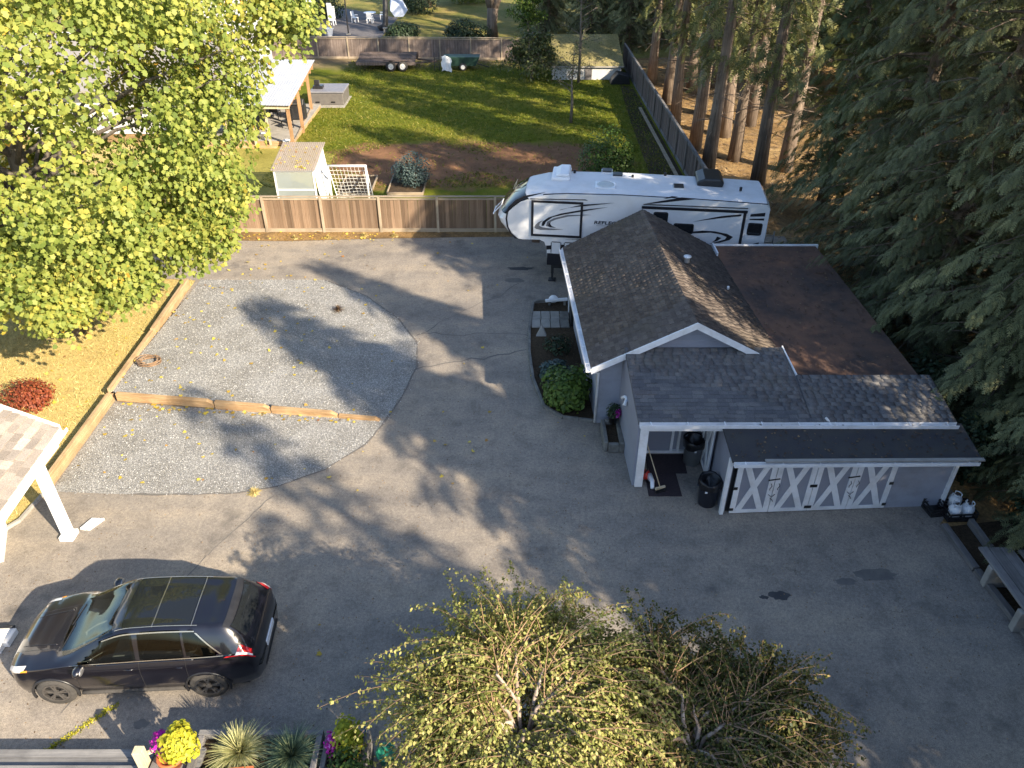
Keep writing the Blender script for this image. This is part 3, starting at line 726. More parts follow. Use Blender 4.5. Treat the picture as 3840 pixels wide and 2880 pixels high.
# wall lamp on the porch wall
lamp = MB(); lamp.blob((3.03, 16.62, 1.55), (.05, .07, .07), 10, 6); lamp.tube([(3.1, 16.62, 1.55), (3.0, 16.52, 1.6), (2.96, 16.45, 1.5)], [.03, .04, .06], 8); lamp.tube([(3.1, 16.62, 1.55), (3.0, 16.72, 1.6), (2.96, 16.8, 1.5)], [.03, .04, .06], 8)
lamp.build('flood_lamp', 'white_plastic', barn, True)
# mid lean-to roof: long gutter, left part runs up to the gable, right part stops lower
yG, zG = 14.95, 2.10; sl = .2
def mz(y): return zG + sl * (y - yG)
mr = MB()
mr.prism([(3.08, yG, zG), (10.78, yG, zG), (10.72, 16.5, mz(16.5)), (7.3, 16.5, mz(16.5)), (7.22, 17.55, mz(17.55)), (3.0, 17.55, mz(17.55))], (0, 0, -.08))
mr = mr.build('lean_to_roof', 'blue_shingle', barn)
rows = shingle_rows((3.06, yG - .03, zG + .01), (7.3, yG - .03, zG + .01), (3.0, 17.5, mz(17.5) + .01), (7.22, 17.5, mz(17.5) + .01), .24, .13)
rows2 = shingle_rows((7.3, yG - .03, zG + .01), (10.8, yG - .03, zG + .01), (7.3, 16.5, mz(16.5) + .01), (10.74, 16.5, mz(16.5) + .01), .24, .13)
shingles(rows + rows2, mr, sh_me_b, 'blue_shingle', 150, mr, .011)
MB().prism([(7.19, 17.55, mz(17.55) - .1), (7.30, 16.5, mz(16.5) - .1), (7.30, 16.5, mz(16.5) + .05), (7.19, 17.55, mz(17.55) + .05)], (.03, 0, 0)).build('rake_board', 'white_trim', barn)
gutter((3.1, yG - .08, zG + .02), (10.8, yG - .1, zG + .02), w=.15)
MB().span((3.12, yG - .005, zG - .17), (10.7, yG + .02, zG - .085)).build('fascia', 'white_trim', barn)
b = MB(); b.tube([(7.75, 14.88, 2.02), (7.7, 14.95, 2.12), (7.62, 15.0, 2.2)], .03, 6); b.build('splash_scrap', 'white_trim', barn)
# low flat roof east of the gable, brown with needles
fr = MB().prism([(7.3, 16.55, 2.12), (10.75, 16.55, 2.12), (10.6, 25.0, 2.16), (7.0, 25.0, 2.16)], (0, 0, -.12)).build('flat_roof', 'needle_roof', barn)
MB().span((7.0, 24.98, 2.02), (10.7, 25.06, 2.2)).build('fascia', 'white_trim', fr)
MB().span((6.95, 24.1, 2.17), (7.0, 24.9, 2.32)).build('rake_board', 'white_trim', fr)
MB().span((10.45, 16.6, 0), (10.55, 24.9, 2.05)).build('east_wall', 'grey_panel', barn)
# front shed: roof, doors
sr = MB().prism([(5.12, 14.98, 2.03), (10.95, 14.98, 2.04), (10.98, 13.85, 1.84), (5.15, 13.82, 1.82)], (0, 0, -.06)).build('shed_roof', 'dark_roll_roof', barn)
MB().bar((5.9, 13.80, 1.845), (11.0, 13.825, 1.865), .1, .035).build('mossy_edge', 'concrete', sr)
gutter((5.18, 13.76, 1.80), (10.9, 13.80, 1.83), w=.1)
def fy(x): return 14.0 + (x - 5.37) * .05
MB().prism([(5.18, fy(5.2), 0), (5.18, 16.3, 0), (5.18, 16.3, 2.2), (5.18, 14.95, 2.0), (5.18, fy(5.2), 1.78)], (.08, 0, 0)).build('shed_side_wall', 'grey_panel', barn)
MB().span((5.13, 13.93, 0), (5.22, 14.03, 1.76)).build('corner_trim', 'white_trim', barn)
clap('shed_front_wall', (9.3, fy(9.3)), (10.72, fy(10.72)), 0.0, 1.75, 9, barn)
MB().span((10.68, 14.18, 0), (10.76, 14.3, 1.76)).build('corner_trim', 'white_trim', barn)
MB().prism([(10.72, 14.3, 0), (10.72, 16.5, 0), (10.72, 16.5, 2.3), (10.72, 14.3, 1.76)], (-.08, 0, 0)).build('shed_end_wall', 'grey_panel', barn)
MB().prism([(5.26, fy(5.26) + .06, 0), (9.3, fy(9.3) + .06, 0), (9.3, fy(9.3) + .06, 1.75), (5.26, fy(5.26) + .06, 1.75)], (0, .06, 0)).build('shed_front_backing', 'black_plastic', barn)
MB().blob((10.72, 14.0, 1.68), (.16, .1, .1), 10, 6).build('gutter_outlet', 'white_trim', barn, True)
def leaf_door(x0, x1, z0, z1, y0, y1, mirror, hinges):
    """cross-braced door leaf between (x0, y0) and (x1, y1)"""
    a, c = Vector((x0, y0, 0)), Vector((x1, y1, 0)); d = (c - a); w = d.length; d.normalize(); nn = Vector((d.y, -d.x, 0))
    def pt(u, z, o): return a + d * u + nn * o + Vector((0, 0, z))
    def slab(poly, o, t): return MB().prism([pt(u, z, o) for u, z in poly], nn * t)
    leaf = slab([(0, z0), (w, z0), (w, z1), (0, z1)], 0, .03).build('door', 'grey_panel', barn)
    s = .13
    for poly, nm in (([(0, z0), (s, z0), (s, z1), (0, z1)], 'stile'), ([(w - s, z0), (w, z0), (w, z1), (w - s, z1)], 'stile')):
        slab(poly, .03, .022).build(nm, 'white_trim', leaf)
    for zz in (z0, z1 - .1): slab([(s, zz), (w - s, zz), (w - s, zz + .1), (s, zz + .1)], .03, .02).build('rail', 'white_trim', leaf)
    e = .155
    for k, (p0, p1) in enumerate((((s, z0 + .1), (w - s, z1 - .1)), ((w - s, z0 + .1), (s, z1 - .1)))):
        sg = 1 if p1[0] > p0[0] else -1
        slab([(p0[0], p0[1]), (p0[0] + sg * e, p0[1]), (p1[0], p1[1]), (p1[0] - sg * e, p1[1])], .031 + .003 * k, .016).build('brace', 'white_trim', leaf)
    for hz_ in hinges:
        u = .03 if not mirror else w - .03
        slab([(u - .05, hz_ - .04), (u + .05, hz_ - .04), (u + .05, hz_ + .04), (u - .05, hz_ + .04)], .054, .012).build('hinge', 'black_metal', leaf)
    return leaf, pt
XS = [5.36, 6.335, 7.315, 8.30, 9.28]
leaves = []
for i in range(4):
    lf, pt = leaf_door(XS[i] + .008, XS[i + 1] - .008, .03, 1.70, fy(XS[i]), fy(XS[i + 1]), i % 2 == 1, (.16, .85, 1.56))
    leaves.append((lf, pt))
for i in (0, 2):
    lf, pt = leaves[i]; w = XS[1] - XS[0]
    MB().bar(pt(w - .18, 1.08, .062), pt(w + .1, 1.12, .062), .022, .025).build('latch_bar', 'black_metal', lf)
    for u, z in ((w - .09, .86), (w + .1, .86)):
        b = MB(); b.tube([pt(u, z + .11, .06), pt(u + .02, z + .05, .085), pt(u - .02, z - .03, .085), pt(u, z - .10, .06)], .008, 6); b.build('pull_handle', 'black_metal', lf)
    b = MB(); b.tube([pt(w - .1, .62, .06), pt(w - .02, .55, .08), pt(w + .06, .62, .06)], .008, 6); b.tube([pt(w - .04, .5, .06), pt(w + .02, .45, .08), pt(w + .05, .38, .06)], .008, 6); b.build('iron_ornament', 'black_metal', lf)
# the cross-braced leaf that stands open inside the porch
leaf_door(5.1, 5.1, .06, 1.82, 16.15, 15.2, False, ())

# ------------------------------------------------------------------ fences
def fence(name, label, A, B, h, pitch, panel, face, post_mt='fence_post', plank_mt='fence_wood', joined=False, cap=True, y_axis=False):
    """board fence from A to B (x, y); face = side (unit vector) that shows posts and kickboard"""
    A, B = Vector((*A, 0)), Vector((*B, 0)); d = (B - A); L = d.length; d.normalize(); nn = Vector((*face, 0)); ang = math.atan2(d.y, d.x)
    f = thing(name, label, 'fence', tuple((A + B) / 2)); o = (A + B) / 2
    rail = 'grey_timber_y' if y_axis else 'fence_rail'
    np_ = int(L / pitch); pl = [MB().box((0, 0, .5), (1, .02, 1)).build('plank', plank_mt, None, world=False)]
    me = pl[0].data; bpy.data.objects.remove(pl[0])
    jb = MB(); rnd = []
    for i in range(np_):
        t = (i + .5) * pitch; c = A + d * t + nn * random.uniform(-.006, .006); hh = h - .06 - random.uniform(0, .02); w = pitch - .002
        if joined: jb.box((c.x, c.y, .1 + (hh - .1) / 2), (w, .02, hh - .1), (0, 0, ang))
        else:
            p = bpy.data.objects.new('plank', me); COL.objects.link(p); p.parent = f
            p.location = c - o + Vector((0, 0, .1)); p.rotation_euler = (random.uniform(-.008, .008), random.uniform(-.008, .008), ang); p.scale = (w, 1, hh - .1)
    if joined:
        # far boards, a few pixels each: one mesh per stretch between posts
        jb.build('boards', plank_mt, f)['kind'] = 'stuff'
    n = round(L / panel)
    for i in range(n + 1):
        c = A + d * (L * i / n) + nn * .035
        MB().box((c.x, c.y, h / 2), (.10, .10, h), (0, 0, ang)).build('post', post_mt, f, bevel=.006)
    for i in range(n):
        a = A + d * (L * i / n + .055) + nn * .03; b_ = A + d * (L * (i + 1) / n - .055) + nn * .03
        MB().bar(a + Vector((0, 0, .09)), b_ + Vector((0, 0, .09)), .04, .16).build('kickboard', rail, f)
        MB().bar(a + Vector((0, 0, h - .09)), b_ + Vector((0, 0, h - .09)), .04, .07).build('rail', rail, f)
        if cap: MB().bar(A + d * (L * i / n + .004) + nn * .012 + Vector((0, 0, h + .02)), A + d * (L * (i + 1) / n - .004) + nn * .012 + Vector((0, 0, h + .02)), .12, .035).build('cap_board', rail, f)
    return f
fence('board_fence', 'brown board fence with pale posts between gravel drive and lawn', (-17.9, 31.2), (4.2, 31.2), 1.57, .145, 2.456, (0, -1))
fence('board_fence', 'long weathered grey board fence behind the parked flatbed trailer', (-22.5, 65.2), (1.6, 64.4), 1.59, .15, 2.45, (0, -1), plank_mt='old_wood', joined=True)
fence('board_fence', 'shaded grey board fence running between lawn and conifers', (8.9, 31.6), (8.5, 62.4), 1.6, .15, 2.45, (-1, 0), 'grey_bark', 'old_wood', y_axis=True)
# ------------------------------------------------------------------ fifth-wheel trailer
rv = thing('travel_trailer', 'long white fifth-wheel trailer with black swoosh graphics parked behind the barn', 'trailer', (-.63, 26.67, 0), R(-7))
PR_ = [(9.64, .75), (9.66, 2.0), (9.65, 3.40), (9.52, 3.55), (7.0, 3.62), (4.5, 3.65), (2.6, 3.61), (1.75, 3.54), (1.04, 3.38), (.66, 3.16), (.38, 2.93), (.14, 2.68), (.02, 2.48), (.08, 2.3), (.3, 2.02), (.58, 1.74), (.75, 1.72), (1.55, 1.74), (1.78, 1.66), (1.9, 1.4), (1.95, .8), (2.05, .75)]
SL = [(0, .30), (.02, .24), (.12, .15), (.4, .05), (1.2, 0), (2.0, .05), (2.28, .15), (2.38, .24), (2.4, .30)]
def rvp(i, y, off):
    x, z = PR_[i]
    if x < 2.0: x += off * max(0, min(1, (2.0 - x) / 1.2))
    if z > 3.3: z -= .10 * (abs(y - 1.2) / 1.2) ** 6
    return (x, y, z)
b = MB(); n = len(PR_); vs = [rvp(i, y, o) for y, o in SL for i in range(n)]
fs = [(j * n + i, j * n + (i + 1) % n, (j + 1) * n + (i + 1) % n, (j + 1) * n + i) for j in range(len(SL) - 1) for i in range(n)]
fs += [tuple(range(n)), tuple((len(SL) - 1) * n + i for i in range(n))[::-1]]
b.add(vs, fs)
for k, f in enumerate(b.f):
    if k < (len(SL) - 1) * n and (k % n) in (3, 4, 5, 6, 7): b.m[k] = 1
body = b.build('body', ['rv_white', 'rv_roof'], rv, world=False)
b = MB(); vs = []; ii = [8, 9, 10, 11]
for j, (y, o) in enumerate(SL):
    for i in ii:
        p = Vector(rvp(i, y, o)); vs.append(p + Vector((-.012, 0, .012)) + Vector((0, -.006 if y < .1 else (.006 if y > 2.3 else 0), 0)))
b.add(vs, [(j * 4 + i, j * 4 + i + 1, (j + 1) * 4 + i + 1, (j + 1) * 4 + i) for j in range(len(SL) - 1) for i in range(3)])
b.build('front_windscreen', 'dark_glass', rv, smooth=True, world=False)
def flat(name, poly, mt, y=-.004, t=.006, parent=rv):
    return MB().prism([(x, y, z) for x, z in poly], (0, -t, 0)).build(name, mt, parent, world=False)
def zl(pts): return [(1.47 + (a - 810) * .00238, 3.30 - (c - 620) * .00279) for a, c in pts]
def zr(pts): return [(5.35 + (a - 370) * .00289, 3.22 - (c - 440) * .0030) for a, c in pts]
def ring(x0, x1, z0, z1, w, name, parent, y=-.004, t=.012):
    for poly in ([(x0, z1 - w), (x1, z1 - w), (x1, z1), (x0, z1)], [(x0, z0), (x1, z0), (x1, z0 + w), (x0, z0 + w)], [(x0, z0 + w), (x0 + w, z0 + w), (x0 + w, z1 - w), (x0, z1 - w)], [(x1 - w, z0 + w), (x1, z0 + w), (x1, z1 - w), (x1 - w, z1 - w)]):
        flat(name, poly, 'decal_black', y, t, parent)
def rrect(x0, x1, z0, z1, r=.07):
    out = []
    for cx, cz, a0 in ((x1 - r, z1 - r, 0), (x0 + r, z1 - r, 90), (x0 + r, z0 + r, 180), (x1 - r, z0 + r, 270)):
        for k in range(4): a = R(a0 + 30 * k); out.append((cx + r * math.cos(a), cz + r * math.sin(a)))
    return out
# front slide-out
so = MB().span((1.37, -.05, 1.93), (3.16, .02, 3.24)).build('slide_out', 'rv_white', rv, world=False)
ring(1.34, 3.19, 1.90, 3.27, .085, 'slide_frame', so, -.05, .012)
for pl, mt in (([(1990, 620), (1500, 665), (1200, 742), (1180, 752), (1320, 712), (1600, 655)], 'decal_black'),
               ([(1900, 680), (1500, 735), (1200, 795), (1020, 855), (930, 915), (915, 975), (950, 975), (985, 915), (1080, 850), (1250, 808), (1500, 758)], 'decal_black'),
               ([(1660, 793), (1300, 808), (1100, 862), (1000, 915), (985, 975), (1005, 978), (1040, 920), (1130, 880), (1320, 830)], 'decal_grey'),
               ([(940, 895), (870, 925), (820, 970), (805, 1000), (830, 1020), (900, 1032), (1100, 1025), (1250, 1008), (1050, 1005), (930, 995), (880, 975), (890, 940)], 'decal_grey'),
               ([(1060, 905), (1045, 940), (1075, 975), (1140, 993), (1050, 990), (1010, 975), (1030, 935)], 'decal_black')):
    flat('swoosh', zl(pl), mt, -.052, .006, so)
flat('slide_awning', [(1.28, 3.31), (3.25, 3.36), (3.34, 3.33), (3.25, 3.335), (1.3, 3.285)], 'decal_black', -.003, .02)
# black outline round the front cap, belt line under the roof
cap_line = [(1.04, 3.37), (.9, 3.27), (.62, 3.0), (.5, 2.75), (.46, 2.5), (.5, 2.2), (.62, 1.95), (.86, 1.74)]
inn = [(.74, 1.74), (.56, 1.95), (.44, 2.2), (.40, 2.5), (.44, 2.78), (.5, 2.95), (.78, 3.24)]
flat('cap_stripe', cap_line + inn, 'decal_black', -.003)
flat('cap_stripe', [(1.04, 3.39), (1.85, 3.57), (1.75, 3.53), (1.1, 3.32), (.7, 3.04), (.58, 2.9), (.64, 3.04)], 'decal_black', -.003, .008)
flat('roof_line', [(1.75, 3.50), (2.6, 3.57), (4.5, 3.605), (7.0, 3.58), (9.55, 3.50), (9.55, 3.47), (7.0, 3.55), (4.5, 3.575), (2.6, 3.54), (1.75, 3.46)], 'decal_black', -.004)
# long rear slide-out
sl2 = MB().span((5.3, -.06, .95), (8.86, .02, 3.15)).build('slide_out', 'rv_white', rv, world=False)
flat('slide_frame', [(5.25, 3.14), (8.9, 3.14), (8.9, 3.24), (5.25, 3.24)], 'decal_black', -.06, .012, sl2)
flat('slide_frame', [(8.77, .95), (8.87, .95), (8.87, 3.14), (8.77, 3.14)], 'decal_black', -.06, .012, sl2)
flat('slide_awning', [(5.3, 3.30), (8.9, 3.32), (8.9, 3.295), (5.3, 3.275)], 'decal_black', -.004, .03)
for pl, mt in (([(960, 745), (930, 730), (1100, 703), (1250, 705), (1400, 730), (1475, 765), (1440, 805), (1330, 845), (1200, 866), (1300, 833), (1385, 800), (1400, 770), (1330, 742), (1200, 724), (1050, 738)], 'decal_black'),
               ([(1285, 770), (1340, 785), (1300, 820), (1230, 850), (1270, 810)], 'decal_black'),
               ([(970, 597), (1300, 512), (1530, 478), (1530, 502), (1300, 537)], 'decal_black')):
    flat('swoosh', zr(pl), mt, -.062, .006, sl2)
for pl in ([(370, 410), (600, 360), (800, 315), (1000, 325), (860, 345), (600, 385), (450, 408)], [(580, 345), (680, 305), (760, 308), (640, 335)], [(1640, 480), (1810, 455), (1810, 500), (1640, 510)], [(1640, 538), (1810, 525), (1810, 550), (1640, 552)], [(1640, 880), (1800, 825), (1800, 850), (1640, 905)]):
    flat('swoosh', zr(pl), 'decal_black')
for x0, x1, z0, z1, par, y in ((5.68, 6.2, 2.55, 3.05, sl2, -.06), (6.42, 7.14, 2.28, 2.66, sl2, -.06), (9.0, 9.5, 2.32, 2.78, rv, -.003)):
    w = flat('window', rrect(x0, x1, z0, z1), 'black_plastic', y, .018, par)
    flat('pane', rrect(x0 + .04, x1 - .04, z0 + .04, z1 - .04, .05), 'dark_glass', y - .018, .006, w)
# lower compartment doors, skirt, jacks, axles
for x0, x1 in ((2.08, 2.46), (2.56, 3.4)):
    d = flat('hatch', rrect(x0 + .03, x1 - .03, 1.22, 1.66, .05), 'rv_white', -.002, .012)
    for poly in ([(x0, 1.25), (x0 + .025, 1.25), (x0 + .025, 1.66), (x0, 1.66)], [(x1 - .025, 1.25), (x1, 1.25), (x1, 1.66), (x1 - .025, 1.66)], [(x0 + .03, 1.67), (x1 - .03, 1.67), (x1 - .03, 1.695), (x0 + .03, 1.695)]):
        flat('hatch_seal', poly, 'decal_black', -.002, .014, d)
flat('swoosh', [(1.93, 1.36), (3.6, 1.62), (3.6, 1.70), (2.6, 1.6), (1.9, 1.52)], 'decal_black')
flat('swoosh', [(2.6, 1.80), (3.6, 1.86), (3.6, 1.90)], 'decal_black')
MB().span((2.1, .15, .55), (9.5, 2.25, .77)).build('chassis', 'black_metal', rv, world=False)
MB().span((1.95, -.01, .75), (9.6, 0, 1.22)).build('lower_skirt', 'decal_black', rv, world=False)
for y in (.25, 2.15):
    b = MB(); b.box((2.15, y, .8), (.1, .1, 1.0)); b.box((2.15, y, .2), (.08, .08, .4)); b.box((2.15, y, .02), (.28, .28, .04)); b.build('landing_leg', 'black_metal', rv, world=False)
b = MB(); b.tube([(1.55, 1.2, 1.75), (1.45, 1.2, 1.3)], .06, 10); b.box((1.42, 1.2, 1.22), (.3, .25, .18)); b.build('hitch_pin', 'rusty_steel', rv, world=False)
for x in (6.2, 7.1):
    for y in (.25, 2.15):
        b = MB(); b.lathe([(.22, -.11), (.37, -.11), (.38, -.06), (.38, .06), (.37, .11), (.22, .11)], (x, y, .38), 20, axis='Y'); w = b.build('wheel', 'rubber', rv, True, world=False)
# roof gear
b = MB(); b.span((1.93, 1.2, 3.55), (2.62, 2.45, 3.68)); b.prism([(2.05, 1.28, 3.68), (2.6, 1.28, 3.68), (2.6, 1.28, 3.80), (2.25, 1.28, 3.80)], (0, 1.1, 0)); b.build('air_conditioner', 'white_plastic', rv, bevel=.05, world=False)
b = MB(); b.prism([(7.2, 1.15, 3.58), (8.1, 1.15, 3.57), (8.15, 1.15, 3.75), (8.0, 1.15, 3.87), (7.45, 1.15, 3.87), (7.18, 1.15, 3.75)], (0, 1.2, 0)); b.build('air_conditioner', 'black_plastic', rv, bevel=.06, world=False)
sk = MB().span((3.56, .43, 3.58), (4.3, 1.1, 3.66)).build('skylight', 'rv_white', rv, bevel=.02, world=False)
b = MB(); b.blob((3.93, .76, 3.655), (.32, .28, .10), 14, 8); b.build('dome', 'milky_sheet', sk, True, world=False)
for x, y in ((4.35, 1.82), (6.52, .86), (3.95, 2.2)):
    v_ = MB().span((x - .2, y - .2, 3.57), (x + .2, y + .2, 3.67)).build('roof_vent', 'rv_white', rv, world=False)
    MB().span((x - .18, y - .18, 3.672), (x + .18, y + .18, 3.72)).build('vent_lid', 'black_plastic', v_, bevel=.03, world=False)
for x, y in ((4.9, 1.7), (2.75, 2.0), (6.1, 2.1), (8.7, .9)):
    b = MB(); b.lathe([(.05, 0), (.05, .12), (.03, .13)], (x, y, 3.6), 8); b.build('roof_pipe', 'black_plastic', rv, world=False)
# string of cable left hanging over the front cap, nose bracket
b = MB()
for k in range(4):
    p = [(.62 + .1 * random.random(), 1.9 - .25 * k, 3.3)]
    for q in range(8): p.append((.55 - q * .065 + random.uniform(-.04, .04), 1.75 - .2 * k + random.uniform(-.18, .18) - q * .09, 3.1 - q * .1))
    b.tube(p, .012, 5)
b.build('loose_cable', 'pale_wood', rv, world=False)
b = MB()
for y in (.45, .95): b.bar((.22, y, 2.88), (-.12, y, 2.5), .03, .03)
b.bar((.2, .4, 2.86), (.2, 1.0, 2.86), .03, .03); b.bar((-.1, .35, 2.52), (-.1, 1.1, 2.52), .03, .03); b.build('nose_bracket', 'white_trim', rv, world=False)
b = MB()
for x in (9.78, 10.08): b.bar((x, .35, .02), (x - .02, .5, 2.3), .045, .03)
for k in range(8): z = .25 + .27 * k; b.bar((9.77, .35 + .066 * z, z), (10.08, .35 + .066 * z, z), .03, .03)
b.build('ladder', 'steel', rv, world=False)
def text(body_, size, loc, rot, mt, parent, shear=0, extr=.002, sx=1.0, align='LEFT'):
    cu = bpy.data.curves.new('lettering', 'FONT'); cu.body = body_; cu.size = size; cu.extrude = extr; cu.shear = shear; cu.align_x = align; cu.offset = .004
    cu.materials.append(MATS[mt]); o = bpy.data.objects.new('lettering', cu); COL.objects.link(o); o.parent = parent; o.location = loc; o.rotation_euler = rot; o.scale = (sx, 1, 1)
    bpy.context.view_layer.update(); me = bpy.data.meshes.new_from_object(o.evaluated_get(bpy.context.evaluated_depsgraph_get()))
    q = bpy.data.objects.new('lettering', me); COL.objects.link(q); q.parent = parent; q.location = loc; q.rotation_euler = rot; q.scale = (sx, 1, 1)
    bpy.data.objects.remove(o); q.name = 'lettering'
    return q
text('REFLECTION', .17, (3.6, -.006, 2.46), (R(90), 0, 0), 'decal_black', rv, .1, .003, 1.45)
flat('underline', [(3.7, 2.40), (4.9, 2.44), (4.9, 2.425), (3.7, 2.39)], 'decal_grey')

# ------------------------------------------------------------------ parked car
car = thing('parked_car', 'shiny black SUV with dark panoramic roof parked on the sunlit drive', 'car', (-9.63, 9.67, .004), R(3.0))
ST = np.array([ # x, zs, ys, yw, yb, zb, yr, zr, zc
 (0.00, .42, .36, .42, .40, .64, .30, .68, .70), (0.05, .35, .56, .62, .58, .74, .43, .79, .81), (0.18, .27, .74, .81, .75, .86, .54, .91, .93), (0.5, .25, .85, .92, .85, .95, .60, 1.00, 1.025),
 (0.85, .25, .88, .952, .885, 1.01, .64, 1.055, 1.08), (1.05, .25, .88, .957, .89, 1.04, .69, 1.08, 1.107), (1.22, .25, .88, .96, .888, 1.055, .73, 1.13, 1.163), (1.62, .25, .88, .96, .883, 1.075, .715, 1.325, 1.365),
 (2.05, .25, .88, .96, .88, 1.09, .69, 1.535, 1.58), (2.32, .25, .88, .96, .878, 1.10, .668, 1.625, 1.675), (2.8, .25, .88, .96, .876, 1.115, .655, 1.66, 1.72), (3.4, .25, .88, .962, .876, 1.13, .648, 1.655, 1.715),
 (3.9, .26, .88, .963, .88, 1.15, .64, 1.62, 1.68), (4.32, .28, .87, .95, .868, 1.17, .625, 1.55, 1.615), (4.47, .30, .855, .935, .85, 1.17, .625, 1.41, 1.46), (4.62, .33, .82, .90, .815, 1.12, .62, 1.20, 1.23), (4.73, .37, .76, .85, .76, 1.0, .56, 1.04, 1.06), (4.79, .42, .60, .70, .62, .84, .44, .88, .90)])
def hermite(xs, ys, x):
    m = np.gradient(ys, xs); i = int(np.clip(np.searchsorted(xs, x) - 1, 0, len(xs) - 2)); h = xs[i + 1] - xs[i]; t = (x - xs[i]) / h
    return (2*t**3 - 3*t**2 + 1) * ys[i] + (t**3 - 2*t**2 + t) * h * m[i] + (-2*t**3 + 3*t**2) * ys[i + 1] + (t**3 - t**2) * h * m[i + 1]
def section(x):
    zs, ys, yw, yb, zb, yr, zr, zc = [hermite(ST[:, 0], ST[:, k], x) for k in range(1, 9)]
    return np.array([(ys - .10, zs - .07), (ys, zs), (yw - .012, zs + .62 * (.60 - .25) * 1.0), (yw, zs + .32 + .0), (yw - .006, zb - .22), (yb + .018, zb - .035), (yb, zb), (yr, zr), (yr * .62, zr + (zc - zr) * .72), (0, zc)])
def S(x, v):
    """point (y, z) on the half shell; v 0..9 (6 = belt line, 7 = roof edge, 9 = centre line)"""
    s = section(x); t = np.arange(10.)
    if 6 <= v <= 7: a = v - 6; return s[6] * (1 - a) + s[7] * a + np.array([.018 * math.sin(math.pi * a), 0])
    return np.array([hermite(t, s[:, 0], v) if v < 8.99 else 0, hermite(t, s[:, 1], v)])
xs_ = np.unique(np.concatenate([np.linspace(0, .3, 9), np.linspace(.3, 4.5, 88), np.linspace(4.5, 4.79, 9)]))
vv = np.concatenate([np.linspace(0, 6, 17), np.linspace(6, 7, 5)[1:], np.linspace(7, 9, 8)[1:]])
rows = []
for x in xs_:
    half = [S(x, v) for v in vv]
    rows.append([(x, -p[0], p[1]) for p in half] + [(x, p[0], p[1]) for p in half[-2::-1]])
n = len(rows[0]); b = MB(); fs = []
for i in range(len(rows) - 1):
    for j in range(n - 1):
        c = np.mean([rows[i][j], rows[i + 1][j], rows[i][j + 1], rows[i + 1][j + 1]], axis=0)
        jj = j if j < len(vv) - 1 else n - 2 - j; vm = (vv[jj] + vv[jj + 1]) / 2; wf = (9 - vm) / 2
        if vm > 7.16 and 1.08 + .14 * wf * wf < c[0] < 2.05 + .12 * wf * wf: continue                     # windscreen opening
        if 6.1 < vm < 6.9 and (1.50 + (vm - 6.08) * .585 < c[0] < 2.54 or 2.70 < c[0] < 3.42 or 3.58 < c[0] < 4.08 - (vm - 6.1) * .5): continue   # side windows
        if abs(c[1]) > .6 and any(math.hypot(c[0] - wx, c[2] - .36) < .405 for wx in (.93, 3.78)): continue
        fs.append((i * n + j, i * n + j + 1, (i + 1) * n + j + 1, (i + 1) * n + j))
fs += [tuple(range(n)), tuple((len(rows) - 1) * n + j for j in range(n))[::-1]]
b.add([p for r in rows for p in r], fs); b.build('body', 'car_paint', car, True, world=False)
MB().span((.3, -.82, .22), (4.5, .82, .5)).build('underbody', 'black_plastic', car, world=False)
for wx in (.93, 3.78):
    b = MB(); b.span((wx - .41, -.7, .25), (wx + .41, .7, .78)); b.build('wheel_well', 'black_plastic', car, world=False)
def patch_side(name, poly, mt, off=.007, nx=10, nv=5, parent=car, sgn=(-1,)):
    """panel laid on the body: poly = list of (x, v) for a quad strip bottom edge and top edge (x0b, x1b, x0t, x1t, v0, v1)"""
    x0b, x1b, x0t, x1t, v0, v1 = poly; out = []
    for s in sgn:
        b = MB(); vs = []
        for j in range(nv + 1):
            t = j / nv; v = v0 + (v1 - v0) * t; xa = x0b + (x0t - x0b) * t; xb = x1b + (x1t - x1b) * t
            for i in range(nx + 1):
                x = xa + (xb - xa) * i / nx; y, z = S(x, v); vs.append((x, s * (y + off * .9), z + off * .45))
        b.add(vs, [(j * (nx + 1) + i, j * (nx + 1) + i + 1, (j + 1) * (nx + 1) + i + 1, (j + 1) * (nx + 1) + i) for j in range(nv) for i in range(nx)])
        out.append(b.build(name, mt, parent, True, world=False))
    return out
BOTH = (-1, 1)
patch_side('side_window', (1.46, 2.58, 2.0, 2.56, 6.03, 6.95), 'car_glass', .004, sgn=BOTH)
patch_side('side_window', (2.66, 3.47, 2.66, 3.43, 6.03, 6.95), 'car_glass_dark', sgn=BOTH)
patch_side('quarter_window', (3.52, 4.14, 3.48, 3.70, 6.06, 6.92), 'car_glass_dark', sgn=BOTH)
patch_side('window_trim', (1.35, 4.2, 1.35, 4.2, 5.93, 6.0), 'chrome_line', .010, 30, 1, sgn=BOTH)
patch_side('window_trim', (2.0, 3.7, 2.0, 3.7, 6.93, 6.97), 'chrome_line', .010, 20, 1, sgn=BOTH)
patch_side('window_trim', (4.14, 4.18, 3.70, 3.74, 6.06, 6.90), 'chrome_line', .010, 1, 6, sgn=BOTH)
def patch_top(name, x0, x1, u, mt, off=.008, nx=10, nu=12, bow0=0, bow1=0, u1=None):
    """panel on the roof, bonnet or screens: |lateral| up to u (u1 at the far end) of the roof edge"""
    b = MB(); vs = []
    for i in range(nx + 1):
        for j in range(nu + 1):
            w = (2 * j / nu - 1); ua = u + ((u1 if u1 is not None else u) - u) * i / nx
            x = (x0 + bow0 * w * w) + ((x1 + bow1 * w * w) - (x0 + bow0 * w * w)) * i / nx
            v = 9 - 2 * abs(w) * ua; y, z = S(x, v); vs.append((x, math.copysign(y, w) if abs(w) > 1e-6 else 0, z + off))
    b.add(vs, [(i * (nu + 1) + j, i * (nu + 1) + j + 1, (i + 1) * (nu + 1) + j + 1, (i + 1) * (nu + 1) + j) for i in range(nx) for j in range(nu)])
    return b.build(name, mt, car, True, world=False)
